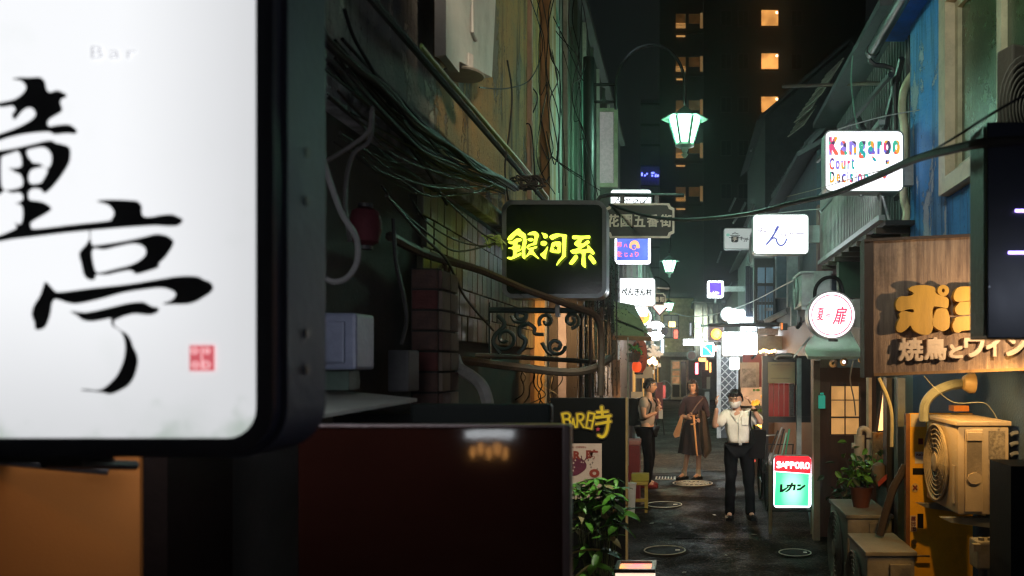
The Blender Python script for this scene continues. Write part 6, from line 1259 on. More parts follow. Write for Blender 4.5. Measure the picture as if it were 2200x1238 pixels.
b = MB(); b.tube([P(1665,773,11.8), P(1672,765,11.8), P(1705,765,11.8), P(1712,772,11.8)], .035, 10, sub=4); solo('bent_pipe', b, mat('ribbed_pipe', (.22,.2,.18), .35, metal=.6), 'ribbed metal pipe bent on top of the black framed shop window', 'pipe', True)
# umbrella stand
um = thing('umbrella_rack', 'rack below the black framed shop window', 'rack', tuple(P(1680, 1020, 11)))
b = MB(); b.tube([P(1640,1015,11), P(1700,1015,11), P(1704,955,11), P(1648,955,11), P(1640,1015,11)], .012, 6); build('frame', b, blackm, um)
for k, (x0_, y0_, x1_, y1_, m_) in enumerate(((1672,925,1640,1005,blackm),(1680,918,1652,1000,galv),(1684,922,1664,1008,blackm),(1690,930,1672,1010,M['green_pipe_and_glint']),(1696,922,1684,1000,greenb))):  # green ones: glints on black umbrellas put into the base colour
    b = MB(); b.tube([P(x0_,y0_,10.9), P(x1_,y1_,10.9)], .013, 7, r2=.005); solo('folded_umbrella', b, m_, ['leftmost black folded umbrella leaning in the rack','grey shiny folded umbrella in the rack','black folded umbrella in the middle of the rack','folded umbrella in the rack with a pale green glint as its colour','rightmost folded umbrella in the rack with a green glint as its colour'][k], 'umbrella')
# posters and flowers behind masked man
b = MB(); pbox(b, 1596, 762, 1642, 850, 16, .1); solo('maroon_shutter', b, mat('maroon_shutter', (.22,.02,.03), .5), 'maroon shutter behind the framed poster', 'shutter')
t = thing('framed_poster', 'poster in a crinkled clear sleeve behind the man with the mask', 'poster', tuple(P(1610, 832, 15.8)))
b = MB(); pbox(b, 1590, 779, 1631, 833, 15.8, .03); build('sleeve', b, mat('sleeve_grey', (.35,.31,.28), .3), t)
b = MB(); pbox(b, 1594, 792, 1624, 831, 15.77, .025); build('print', b, mat('dark_print', (.10,.09,.09), .3, var=.8, scale=10, col2=(.4,.38,.36)), t)
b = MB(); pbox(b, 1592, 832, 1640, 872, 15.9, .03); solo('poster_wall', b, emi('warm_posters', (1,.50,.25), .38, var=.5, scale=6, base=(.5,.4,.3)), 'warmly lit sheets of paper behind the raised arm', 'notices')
b = MB(); pbox(b, 1628, 706, 1672, 720, 16.4, .02); solo('paper_slips', b, mat('slip_paper', (.50,.38,.3), .8, var=.5, scale=14), 'row of paper slips right of the largest bright white sign', 'notices')
b = MB(); pbox(b, 1628, 722, 1690, 752, 16.2, .1); solo('grey_hatch', b, palesid, 'grey boxed hatch right of the largest bright sign', 'hatch')
for k in range(6): c = P(1634+k*6, 755+random.uniform(-2,2), 15.5); b = MB(); b.lathe(c, [(.01,-.03),(.035,0),(.01,.03)], 10); solo('warm_bulb', b, WARM, 'tiny warm bulb in the row right of the largest bright sign', 'bulb', True, group='tiny warm bulbs in a row at right')
b = MB(); b.tube([P(1525,699,13.5), P(1680,697,11.6)], .03, 8); b.box(tuple(P(1676,695,11.5)), tuple(P(1690,710,11.6))); solo('lamp_bar', b, blackm, 'long black horizontal lamp bar in front of the bright white signs', 'bar')
b = MB(); pbox(b, 1678, 694, 1682, 708, 11.45, .03); solo('orange_tag', b, emi('orange_tag', (1,.25,.05), .6), 'small orange tag hanging from the long black bar', 'tag')
t = thing('lattice_door', 'white folding lattice gate and white door behind the man with the mask', 'door', tuple(P(1560, 925, 21.5)))
b = MB(); pbox(b, 1540, 742, 1549, 935, 21.5, .08, .02); pbox(b, 1582, 766, 1586, 935, 21.5, .08, .02); build('frame', b, mat('white_door', (.82,.84,.84), .5), t)
b = MB(); pbox(b, 1549.5, 742, 1581.5, 935, 21.6, .04, .02); build('backing', b, mat('door_grey', (.15,.16,.17), .6), t)
for s_ in (0, 1):
    for k in range(11):
        y_ = 740+k*17; b = MB(); p0 = P(1550, y_ if s_ else y_+32, 21.45+.02*s_); p1 = P(1581, y_+32 if s_ else y_, 21.45+.02*s_)
        if min(p0.z, p1.z) < .02: continue
        b.tube([p0, p1], .014, 5); build('lattice_bar', b, M['white_door'], t)
c = P(1553,856,21.4); b = MB(); b.tube([c, c+Vector((.1,0,0))], .015, 6); build('handle', b, galv, t)
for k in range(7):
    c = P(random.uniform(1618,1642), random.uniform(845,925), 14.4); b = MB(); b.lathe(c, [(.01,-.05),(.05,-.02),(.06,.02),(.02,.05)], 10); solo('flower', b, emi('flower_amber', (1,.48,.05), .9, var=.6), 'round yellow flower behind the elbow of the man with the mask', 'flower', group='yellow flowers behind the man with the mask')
t = thing('flower_stand', 'dark stand with glowing yellow bouquet right of the man with the mask', 'flower stand', tuple(P(1632, 1000, 14.5)))
b = MB(); pbox(b, 1618, 925, 1640, 1010, 14.5, .3, .0); build('stand', b, darkwood, t)
random.seed(8); pieces('leaf', leafme, t, [P(random.gauss(1630,9), random.gauss(885,20), 14.5) for k in range(60)], [(random.uniform(-2,2), random.uniform(-2,2), random.random()*6.3) for k in range(60)])
b = MB(); c = P(1636,912,14.2); b.lathe(c, [(.02,-.05),(.07,-.02),(.07,.03),(.02,.05)], 14); solo('amber_table_lamp', b, emi('amber_lamp', (1,.5,.08), 5), 'small amber lamp among the yellow flowers', 'lamp', True)
# doorway lights of the far end
for k, (x0_, y0_, x1_, y1_, l_) in enumerate(((1516,775,1521,800,'narrow orange lit slot left of the two at the far end'),(1524,779,1528,800,'narrow orange lit slot right of the two at the far end'))):
    b = MB(); pbox(b, x0_, y0_, x1_, y1_, 32, .05); solo('lit_slot', b, emi('slot_orange', (1,.42,.10), 2.2), l_, 'light')
b = MB(); pbox(b, 1508, 795, 1524, 835, 31, .05); solo('dark_notice', b, mat('dark_red_print', (.14,.07,.06), .6, scale=12, var=.6), 'dark framed notice at the far right doorway', 'notice')
b = MB(); pbox(b, 1518, 810, 1526, 836, 30.5, .02); solo('white_notice', b, paper, 'narrow white notice at the far right doorway', 'notice')
b = MB(); pbox(b, 1514, 842, 1524, 900, 28, .05); solo('white_board', b, whitem, 'pale board standing near the woman\'s shoulder', 'board')
# pots and planter bits near right AC
def pot_plant(label, x_, y_, Y, zb, r_, h_, n, spread, mset):
    c = P(x_, y_, Y); c.z = zb; t = thing('potted_plant', label, 'plant', tuple(c))
    b = MB(); b.lathe(c, [(r_*.7,0),(r_,h_),(r_*1.1,h_+.02),(r_*.9,h_+.02)], 20); build('pot', b, terra, t, True)
    b = MB()
    L = []; R = []
    for k in range(n):
        d = Vector((random.gauss(0,spread), random.gauss(0,spread), h_+.05+abs(random.gauss(0,spread*1.6)))); L.append(c+d); R.append((random.uniform(-1.2,.5), random.uniform(-1,1), random.random()*6.3))
        if k % 6 == 0: b.tube([c+Vector((0,0,h_)), c+d*.7, c+d], .003, 4, sub=3)
    build('stems', b, darkwood, t, kind='stuff'); pieces('leaf', mset, t, L, R)
random.seed(14)
pot_plant('bushy dark potted plant standing on the dusty air conditioner', 1850, 1060, 6.7, .80, .09, .14, 110, .085, leafme)
pot_plant('smaller plain pot with a sparse plant behind the bushy one', 1822, 1040, 7.4, .55, .08, .12, 50, .06, [leafme[2]])
t = thing('pvc_vent', 'cream plastic pipe with a curved top standing behind the potted plants', 'pipe', tuple(P(1848, 1040, 7.3)))
for pts, r_ in (([P(1846,1040,7.3), P(1846,935,7.3)], .045), ([P(1846,940,7.3), P(1848,924,7.3), P(1858,921,7.3), P(1866,928,7.3), P(1867,940,7.3)], .024), ([P(1830,958,7.3), P(1846,958,7.3)], .026), ([P(1866,1040,7.3), P(1866,945,7.3)], .02)):
    b = MB(); b.tube(pts, r_, 12, sub=4 if len(pts) > 2 else 0); build('pipe', b, mat('cream_pvc', (.55,.47,.35), .4, grime=.2), t, True)
t = thing('hanging_gloves', 'grey cloth and red strip hanging by the amber wall', 'cloth', tuple(P(1890, 1060, 6.6)))
b = MB(); c = P(1888,1010,6.6); b.lathe(c, [(.03,-.12),(.06,-.04),(.05,.04),(.02,.06)], 12); build('cloth', b, mat('grey_cloth', (.20,.16,.12), .9), t, True)
b = MB(); b.quad(P(1886,1036,6.5), P(1906,1018,6.5), P(1908,1028,6.5), P(1888,1046,6.5), (0,.01,0)); build('red_strip', b, mat('red_cloth', (.45,.06,.04), .7), t)
t = thing('green_bin', 'green lit plastic bin right of the red and green sign', 'bin', tuple(P(1755, 1150, 9.7)))
c = P(1753,1150,9.75); b = MB(); b.lathe((c.x+.04,9.75,0), [(.10,0),(.15,.34),(.16,.36),(.13,.36)], 20); build('body', b, mat('pale_green_plastic', (.25,.40,.30), .4), t, True)
b = MB(); b.lathe((c.x+.04,9.75,.362), [(.17,0),(.165,.02),(.05,.05)], 20); build('lid', b, greenb, t, True)
cab('leaning_branch', 'dark leaning branch between the plants and the yellow door', [(1890,1150,6.0),(1915,1060,6.0),(1935,1020,6.0),(1945,1000,6.0)], .03, darkwood, cat='branch')
# shapes dim behind the masked man: parked bicycle
t = thing('bicycle', 'dark bicycle parked in the shade right of the man with the mask', 'bicycle', tuple(P(1640, 1110, 11.3)))
for k, yy in enumerate((11.0, 12.0)):
    b = MB(); cx2 = P(1648,0,11).x; b.tube([(cx2+.03*math.sin(a*.2618)*0, yy+.30*math.cos(a*.2618), .32+.30*math.sin(a*.2618)) for a in range(25)], .018, 6, cap=False); f = build('wheel', b, cable, t)
b = MB(); b.tube([(cx2,11.0,.32),(cx2,11.25,.85),(cx2,11.75,.80),(cx2,12.0,.32),(cx2,11.6,.3),(cx2,11.25,.8)], .016, 7); build('frame', b, blackm, t)
b = MB(); b.tube([(cx2-.22,11.15,1.0),(cx2-.05,11.2,.98),(cx2+.05,11.2,.98),(cx2+.22,11.15,1.0)], .012, 7); build('handlebar', b, galv, t)
b = MB(); b.obox((cx2,11.8,.88), (.12,.24,.06), (0,0,0), .02); build('saddle', b, blackp, t)
b = MB(); c = P(1621,990,11); b.lathe(c, [(.018,0),(.018,-.01)], 10, 'y'); build('reflector', b, emi('red_reflector', (.9,.08,.03), .5), t)
# ================================================================ people
def skin(nodes, edges, root=0, sub=2):
    """nodes: (x,y,z,rx[,ry]); returns (verts, faces) of the grown surface"""
    me = bpy.data.meshes.new('skin'); me.from_pydata([n[:3] for n in nodes], edges, [])
    o = bpy.data.objects.new('skin', me); COL.objects.link(o)
    m_ = o.modifiers.new('s', 'SKIN'); m_.use_smooth_shade = True
    if not me.skin_vertices: me.skin_vertices.new() if hasattr(me.skin_vertices, 'new') else None
    sv = me.skin_vertices[0].data
    for i, n in enumerate(nodes): sv[i].radius = (n[3], n[4] if len(n) > 4 else n[3]); sv[i].use_root = (i == root)
    s_ = o.modifiers.new('u', 'SUBSURF'); s_.levels = sub; s_.render_levels = sub
    dg = bpy.context.evaluated_depsgraph_get(); e = o.evaluated_get(dg).to_mesh()
    vs = [v.co.copy() for v in e.vertices]; fs = [tuple(p.vertices) for p in e.polygons]
    bpy.data.objects.remove(o); bpy.data.meshes.remove(me); return vs, fs
def head_mesh(c, yaw, pitch, s=1.0):
    """a head about .22 m tall looking towards -Y before the turn"""
    vs = []; fs = []; nu, nv = 28, 20
    for j in range(nv+1):
        v = j/nv; th = math.pi*v
        for i in range(nu):
            a = 2*math.pi*i/nu; x = math.sin(th)*math.cos(a); y = math.sin(th)*math.sin(a); z = math.cos(th)
            X, Y_, Z = x*.074, y*.092, z*.112
            if z < 0: X *= 1+.42*z*(1 if abs(x) > .0 else 1)*abs(z); Y_ = Y_*(1+.18*z)-(.012*abs(z) if y < 0 else 0)
            if y < 0:
                f = -y
                X_n = abs(x)
                if X_n < .26 and -.34 < z < .12: Y_ -= .024*(1-X_n/.26)*(1-abs(z+.16)/.28 if abs(z+.16) < .28 else 0)*f      # nose
                if .14 < X_n < .62 and .0 < z < .22: Y_ += .011*f                                                             # eye sockets
                if X_n < .34 and -.66 < z < -.44: Y_ -= .006*f                                                                # lips
                if X_n < .3 and z < -.78: Y_ -= .012*f                                                                        # chin
                if .18 < z < .36: Y_ -= .004*f
            vs.append(Vector((X, Y_, Z))*s)
    for j in range(nv):
        for i in range(nu): fs.append((j*nu+i, j*nu+(i+1) % nu, (j+1)*nu+(i+1) % nu, (j+1)*nu+i))
    R = Matrix.Rotation(yaw, 3, 'Z') @ Matrix.Rotation(pitch, 3, 'X'); n0 = len(vs)
    for sx in (-1, 1):                                                        # ears
        t = MB(); t.obox((sx*.076, .012, -.008), (.014, .032, .056), (0, 0, sx*.3), .006); vs += [Vector(v)*s for v in t.v]; fs += [tuple(i+n0 for i in f) for f in t.f]; n0 = len(vs)
    return [R @ v+c for v in vs], fs, R
def hand(c, d, up, s=1.0, curl=.6):
    """palm at c, fingers along d, back of the hand towards up"""
    d = d.normalized(); up = (up-d*up.dot(d)).normalized(); si = d.cross(up); out = ([], [])
    def ad(vf):
        n = len(out[0]); out[0].extend(vf[0]); out[1].extend([tuple(i+n for i in f) for f in vf[1]])
    ad(skin([(*(c-d*.035), .022*s, .014*s), (*(c), .034*s, .014*s), (*(c+d*.04*s), .034*s, .012*s)], [(0,1),(1,2)], 0, 1))
    for k, L in enumerate((.066,.075,.070,.055)):
        b0 = c+d*.035*s+si*(.026-.0175*k)*s; p = b0; pts = [p]; a = 0
        for q in range(3):
            a += curl*.7; p = p+(d*math.cos(a)-up*math.sin(a))*L*s*(.45,.32,.26)[q]; pts.append(p)
        ad(skin([(*pts[0], .0098*s), (*pts[1], .0088*s), (*pts[2], .008*s), (*pts[3], .0065*s)], [(0,1),(1,2),(2,3)], 0, 1))
    b0 = c-d*.01+si*.026*s
    ad(skin([(*b0, .0125*s), (*(b0+si*.022*s+d*.024*s), .0105*s), (*(b0+si*.026*s+d*.05*s-up*.012), .008*s)], [(0,1),(1,2)], 0, 1))
    return out
def hairpiece(c, R, s, long=0, seed=1):
    random.seed(seed); b = MB(); vs = []; nu, nv = 40, 22; fs = []
    for j in range(nv+1):
        for i in range(nu):
            a = 2*math.pi*i/nu; y = math.sin(a)
            lo = 1.17 if y < -.35 else (1.17+(y+.35)/.5*.65 if y < .15 else 1.9)
            if long and y > -.45: lo = 2.15
            th = lo*j/nv; x_ = math.sin(th)*math.cos(a); y_ = math.sin(th)*y; z_ = math.cos(th)
            rr = 1+.06*noise.noise(Vector((x_*3, y_*3, z_*3+seed)))+.045*noise.noise(Vector((math.cos(a)*9, math.sin(a)*9, z_*4+seed)))
            if j == nv: rr *= .97
            vs.append(R @ (Vector((x_*.088, y_*.104+.006, z_*.124+.004))*rr*s)+c)
    for j in range(nv):
        for i in range(nu): fs.append((j*nu+i, j*nu+(i+1) % nu, (j+1)*nu+(i+1) % nu, (j+1)*nu+i))
    b.add(vs, fs)
    for k in range(70):                                                      # loose locks
        a = random.uniform(-.25, 3.4) if not long else random.uniform(-.45, 3.6); th = random.uniform(.6, 1.6)
        if k % 3 == 0 and not long: a = random.uniform(-2.7, -.4); th = random.uniform(.75, .95)
        x_, y_, z_ = math.sin(th)*math.cos(a), math.sin(th)*math.sin(a), math.cos(th)
        p0 = Vector((x_*.092, y_*.108+.006, z_*.126))*s; L = random.uniform(.03, .055)+(.13*long if k % 3 else .05*long)
        p1 = p0*1.06+Vector((0, 0, -L*.6)); p2_ = p0*(1.02 if long else 1.06)+Vector((0, 0, -L))
        b.tube([R @ p0+c, R @ p1+c, R @ p2_+c], .010*s, 5, sub=3, r2=.003)
    return b
skin_m = mat('skin', (.52,.29,.19), .5, var=.12, scale=20, bump=.05)
hair_m = mat('black_hair', (.012,.009,.008), .35, bump=.5, stretch=(3,3,.3), spec=.4)
hair_b = mat('dark_brown_hair', (.030,.015,.010), .4, bump=.5, stretch=(3,3,.3))
def join(*parts):
    b = MB()
    for vs, fs in parts: b.add(vs, fs)
    return b
def place(b, org, rz):
    R = Matrix.Rotation(rz, 3, 'Z'); b.v = [tuple(R @ Vector(v)+org) for v in b.v]; return b
def person(label, px, Y, Hh, rz, J, cloth, head_yaw=0, head_pitch=0, hands=(), hair=('black', 0), hs=1.0, seed=1):
    org = Vector(((px-CX)/F*Y, Y, 0)); t = thing('person', label, 'person', tuple(org))
    g = lambda k: Vector(J[k])
    N = []; E = []; idx = {}
    def nd(k, r, ry=None): idx[k] = len(N); p = g(k); N.append((p.x, p.y, p.z, r, ry or r))
    nd('pelvis', .13, .095); nd('waist', .115, .085); nd('chest', .145, .10); nd('neck', .050); nd('skull', .052)
    for a, b_ in (('pelvis','waist'),('waist','chest'),('chest','neck'),('neck','skull')): E.append((idx[a], idx[b_]))
    for s_ in 'LR':
        nd('sh'+s_, .056); nd('el'+s_, .038); nd('wr'+s_, .026); nd('hip'+s_, .085); nd('kn'+s_, .052); nd('an'+s_, .036); nd('to'+s_, .034, .03)
        for a, b_ in (('chest','sh'+s_),('sh'+s_,'el'+s_),('el'+s_,'wr'+s_),('pelvis','hip'+s_),('hip'+s_,'kn'+s_),('kn'+s_,'an'+s_),('an'+s_,'to'+s_)): E.append((idx[a], idx[b_]))
    hv, hf, R = head_mesh(g('head'), head_yaw, head_pitch, hs)
    parts = [skin(N, E, 0, 2), (hv, hf)]
    for s_, d, up in hands:
        parts.append(hand(g('wr'+s_)+Vector(d).normalized()*.06, Vector(d), Vector(up), .95))
    build('body', place(join(*parts), org, rz), skin_m, t, True)
    hb = hairpiece(g('head'), R, hs, hair[1], seed)
    build('hair', place(hb, org, rz), hair_m if hair[0] == 'black' else hair_b, t, True)
    fe = MB()
    for sx in (-1, 1):
        e = MB(); e.lathe((sx*.028, -.084, .012), [(.010,.004),(.009,-.004),(.003,-.007)], 10, 'y', sy=.5); e.tube([(sx*.014,-.093,.030),(sx*.030,-.094,.034),(sx*.045,-.086,.030)], .0035, 5); fe.add([R @ (Vector(v)*hs)+g('head') for v in e.v], e.f)
    build('eyes', place(fe, org, rz), hair_m, t)
    e = MB(); e.tube([(-.018,-.094,-.060),(0,-.100,-.062),(.018,-.094,-.060)], .0045, 5); e.v = [tuple(R @ (Vector(v)*hs)+g('head')) for v in e.v]
    build('mouth', place(e, org, rz), mat('lip', (.36,.11,.09), .5), t)
    for c_ in cloth: c_(t, org, rz, g, R)
    return t
def fold(vs, amp, f=9, seed=0):
    return [Vector(v)+Vector((noise.noise(Vector(v)*f+Vector((seed,0,0))), noise.noise(Vector(v)*f+Vector((0,seed+5,0))), .3*noise.noise(Vector(v)*f+Vector((0,0,seed+9)))))*amp for v in vs]
def garment(name, m_, nodes, edges, root=0, amp=.012, f=9, seed=0, label=None):
    def fn(t, org, rz, g, R):
        N = []
        for q in nodes:
            if isinstance(q[0], str): p = g(q[0])+Vector(q[3] if len(q) > 3 else (0,0,0)); N.append((p.x, p.y, p.z, q[1], q[2]))
            else: N.append(q)
        vs, fs = skin(N, edges, root, 3); b = MB(); b.add(fold(vs, amp, f, seed), fs); build(name, place(b, org, rz), m_, t, True, label=label)
    return fn
def rings(name, m_, fn_pts, label=None):
    def fn(t, org, rz, g, R):
        b = fn_pts(g, R); build(name, place(b, org, rz), m_, t, True, label=label)
    return fn
def legs_up(J, h, foot=.0): return J
def shoes(m_):
    def fn(t, org, rz, g, R):
        for s_ in 'LR':
            a = g('an'+s_); d = (g('to'+s_)-a); d.z = 0; d.normalize(); si = Vector((d.y, -d.x, 0)); b = MB()
            prof = [(-.085,.036,.060),(-.065,.046,.085),(.0,.048,.092),(.06,.054,.076),(.13,.052,.066),(.185,.034,.050)]
            base = []
            for (u, w_, h_) in prof:
                c = Vector((a.x, a.y, 0))+d*u
                base.append([c+si*w_+Vector((0,0,.002)), c+si*w_*.95+Vector((0,0,h_*.6)), c+Vector((0,0,h_)), c-si*w_*.95+Vector((0,0,h_*.6)), c-si*w_+Vector((0,0,.002))])
            vs = [p for r_ in base for p in r_]; fs = []
            for i in range(len(base)-1):
                for k in range(5): fs.append((i*5+k, i*5+(k+1) % 5, (i+1)*5+(k+1) % 5, (i+1)*5+k))
            fs += [(0,1,2,3,4), tuple(len(vs)-5+k for k in (4,3,2,1,0))]; b.add(vs, fs); build('shoe', place(b, org, rz), m_, t, True)
    return fn
# --- man with the mask, arms raised (nearest)
J = dict(pelvis=(0,0,.90), waist=(0,.0,1.02), chest=(-.01,0,1.20), neck=(-.02,-.02,1.36), skull=(-.04,-.05,1.46), head=(-.045,-.06,1.50),
 shL=(.17,.0,1.30), elL=(.28,-.12,1.20), wrL=(.16,-.20,1.42), shR=(-.18,0,1.29), elR=(-.31,-.10,1.15), wrR=(-.27,-.20,1.40),
 hipL=(.09,0,.86), knL=(.13,-.02,.47), anL=(.15,.02,.08), toL=(.17,-.10,.04), hipR=(-.09,0,.86), knR=(-.10,-.04,.47), anR=(-.11,.0,.08), toR=(-.12,-.13,.04))
shirt_w = mat('white_shirt', (.72,.69,.62), .75, var=.10, scale=30, bump=.4, fine=25)
trous = mat('black_trousers', (.007,.007,.009), .9, bump=.3, spec=.05)
sh_nodes = [('pelvis',.150,.115,(0,0,.02)),('waist',.140,.105),('chest',.165,.118),('shL',.080,.085),('shL',.074,.08,(.055,-.06,-.05)),('shL',.068,.072,(.085,-.095,-.085)),('shR',.080,.085),('shR',.074,.08,(-.065,-.05,-.07)),('shR',.070,.072,(-.105,-.08,-.115)),('neck',.062,.062,(0,0,-.04))]
sh_edges = [(0,1),(1,2),(2,3),(3,4),(4,5),(2,6),(6,7),(7,8),(2,9)]
def trousers(m_, r0=.155, r1=.105, r2=.075, r3=.068): return garment('trousers', m_, [('pelvis',r0,.115,(0,0,.03)),('hipL',r1,r1),('knL',r2,r2),('anL',r3,r3,(0,-.01,-.055)),('hipR',r1,r1),('knR',r2,r2),('anR',r3,r3,(0,-.01,-.055))], [(0,1),(1,2),(2,3),(0,4),(4,5),(5,6)], amp=.014, f=8, seed=3)
def shirt_bits(t, org, rz, g, R):
    c = g('neck'); b = MB()
    for sx in (-1, 1):
        b.prism([c+Vector((sx*.012,-.105,-.135)), c+Vector((sx*.018,-.105,-.10)), c+Vector((sx*.062,-.065,.015)), c+Vector((sx*.078,-.075,-.045))], (0,-.006,0))
    build('collar', place(b, org, rz), shirt_w, t)
    b = MB(); b.tube([c+Vector((.01,-.118,-.14)), g('chest')+Vector((.012,-.128,-.02)), g('waist')+Vector((.0,-.118,0)), g('pelvis')+Vector((.0,-.124,.04))], .006, 5, sub=4); build('button_placket', place(b, org, rz), shirt_w, t)
    p = g('chest')+Vector((.085,-.126,.03)); b = MB(); b.obox(p, (.085,.006,.10), (0,0,.15), .003); build('pocket', place(b, org, rz), shirt_w, t)
    b = MB(); b.tube([g('pelvis')+Vector((.158*math.cos(a*.3142), .118*math.sin(a*.3142), .045)) for a in range(21)], .016, 6, cap=False); build('belt', place(b, org, rz), trous, t)
    b = MB(); b.obox(g('pelvis')+Vector((.02,-.128,.045)), (.04,.012,.03), (0,0,0), .004); build('buckle', place(b, org, rz), galv, t)
    b = MB(); n = 13; vs = []
    for j, (z_, w_, o_) in enumerate(((-.012,.9,.004),(-.035,1,.014),(-.062,.97,.017),(-.090,.72,.006))):
        for k in range(n): a = math.pi+math.pi*k/(n-1); vs.append(R @ Vector((math.cos(a)*.079*w_, math.sin(a)*(.098+o_)*(1 if j < 3 else .95), z_))+g('head'))
    b.add(vs, [(j*n+k, j*n+k+1, (j+1)*n+k+1, (j+1)*n+k) for j in range(3) for k in range(n-1)]); build('face_mask', place(b, org, rz), mat('mask_white', (.78,.74,.70), .7, bump=.3), t, True)
    w_ = g('wrL')+Vector((.022,.015,-.05)); b = MB(); b.tube([w_+Vector((-.03,-.01,.0)), w_+Vector((0,-.035,0)), w_+Vector((.035,0,0))], .016, 8, sub=3); build('watch', place(b, org, rz), mat('gold_watch', (.8,.5,.2), .2, metal=1), t, True)
    b = MB(); b.tube([g('shL')+Vector((-.02,-.085,.06)), g('chest')+Vector((.15,-.13,0)), g('waist')+Vector((.19,-.10,0)), g('pelvis')+Vector((.21,-.06,.06))], .012, 6, sub=5); b.tube([g('shL')+Vector((-.02,.07,.06)), g('waist')+Vector((.2,.06,.1)), g('pelvis')+Vector((.22,.02,.06))], .012, 6, sub=5); build('bag_strap', place(b, org, rz), blackp, t)
person('man in white short sleeved shirt and face mask raising both hands to his head', 1587, 10.5, 1.65, -.05, J,
 [garment('shirt', shirt_w, sh_nodes, sh_edges, amp=.022, f=7, seed=1), trousers(trous), shoes(blackp), shirt_bits], head_yaw=-.2, head_pitch=.22,
 hands=(('L', (-.35,-.1,.75), (.5,-.2,.2)), ('R', (-.12,.0,.85), (-.6,-.2,.1))), hs=1.0, seed=2)
c = P(1632,950,10.45); b = MB(); b.obox((c.x-.03, c.y, c.z-.02), (.20,.12,.36), (0,.08,0), .03); tag(build('shoulder_bag', b, mat('bag_black', (.007,.007,.007), .8, spec=.08), smooth=True, loc=(c.x, c.y, c.z-.18)), 'black shoulder bag on the side of the man with the mask', 'bag')
# --- woman
J = dict(pelvis=(0,0,.90), waist=(0,0,1.04), chest=(.0,0,1.24), neck=(-.01,-.01,1.40), skull=(-.02,-.03,1.50), head=(-.025,-.03,1.555),
 shL=(.16,.0,1.33), elL=(.235,.0,1.06), wrL=(.04,-.17,1.085), shR=(-.145,0,1.33), elR=(-.225,-.02,1.07), wrR=(-.02,-.19,1.03),
 hipL=(.08,0,.86), knL=(.08,-.0,.47), anL=(.07,.02,.09), toL=(.01,-.11,.04), hipR=(-.08,0,.86), knR=(-.10,-.02,.47), anR=(-.17,.02,.09), toR=(-.24,-.11,.04))
dressm = mat('plum_dress', (.034,.014,.022), .9, var=.45, scale=35, bump=.3)
skirtm = mat('dark_dotted_skirt', (.020,.012,.016), .85, var=.6, scale=40, bump=.3)
def skirt(g, R):
    b = MB(); n = 48; vs = []; pr = ((1.06,.135,.105),(.98,.155,.12),(.90,.185,.14),(.75,.215,.165),(.60,.245,.185),(.44,.27,.20))
    for (z_, rx, ry) in pr:
        for k in range(n): a = 2*math.pi*k/n; f_ = 1+.07*math.sin(a*11+z_*2)*(1.06-z_)*1.6+.04*noise.noise(Vector((math.cos(a)*2, math.sin(a)*2, z_*3))); vs.append(Vector((rx*f_*math.cos(a), ry*f_*math.sin(a), z_-.02*math.sin(a*3)*(1.06-z_))))
    b.add(vs, [(j*n+k, j*n+(k+1) % n, (j+1)*n+(k+1) % n, (j+1)*n+k) for j in range(len(pr)-1) for k in range(n)]); return b
def w_bits(t, org, rz, g, R):
    b = MB(); b.tube([g('shL')+Vector((.0,-.07,.04)), g('chest')+Vector((.05,-.125,0)), g('waist')+Vector((-.08,-.13,0)), g('pelvis')+Vector((-.17,-.05,.05))], .013, 6, sub=5); build('bag_strap', place(b, org, rz), mat('strap_tan', (.17,.11,.08), .7), t)
    for s_ in 'LR':
        a = g('an'+s_); b = MB(); b.tube([a+Vector((0,0,.085)), a+Vector((0,0,.03)), a+Vector((0,-.01,-.04))], .044, 12, sub=3); build('sock', place(b, org, rz), mat('beige_sock', (.55,.42,.30), .9), t, True)
    b = MB(); b.tube([g('wrL')+Vector((.02,-.0,.01)), g('wrL')+Vector((.0,-.035,.01)), g('wrL')+Vector((-.02,-.02,.01))], .012, 6, sub=3); build('watch', place(b, org, rz), mat('gold_watch', (.8,.5,.2), .2), t)
person('woman in a plum dress with a brown coat over her arm and closed umbrella', 1491, 14.0, 1.66, -.12, J,
 [garment('blouse', dressm, [('pelvis',.145,.115,(0,0,.08)),('waist',.125,.10),('chest',.150,.115),('shL',.075,.08),('elL',.058,.058),('shR',.075,.08),('elR',.058,.058),('neck',.064,.062,(0,0,-.015)),('elL',.05,.05,(-.06,-.05,.01)),('elR',.05,.05,(.06,-.05,-.01))], [(0,1),(1,2),(2,3),(3,4),(2,5),(5,6),(2,7),(4,8),(6,9)], amp=.016, seed=4), rings('skirt', skirtm, skirt), shoes(blackp), w_bits], head_yaw=-.1, head_pitch=.04,
 hands=(('L', (-.9,-.1,.0), (0,-.8,.5)), ('R', (.6,-.1,-.1), (0,-.8,.4))), hair=('brown', 1), hs=.97, seed=5)
b = MB(); b.tube([P(1490,893,13.75), P(1491,905,13.74), P(1497,972,13.72), P(1498,980,13.72)], .020, 8, r2=.010); b.tube([P(1484,912,13.74), P(1494,911,13.72)], .012, 6); solo('closed_umbrella', b, mat('orange_umbrella', (.80,.40,.16), .4, var=.2), 'closed pale orange umbrella held in front of the plum dress', 'umbrella', True)
b = MB(); n = 14; vs = []
for j, (y_, x0_, x1_) in enumerate(((883,1500,1516),(895,1500,1519),(915,1501,1522),(940,1503,1526),(962,1506,1529),(980,1510,1516))):
    for k in range(n):
        u = k/(n-1); p = P(x0_+(x1_-x0_)*u, y_+(6*u if j > 3 else 0), 13.78+.035*math.sin(u*9+j*.4)); vs.append(p)
nb = len(vs); vs += [v+Vector((0,.07,0)) for v in vs]
fs = []
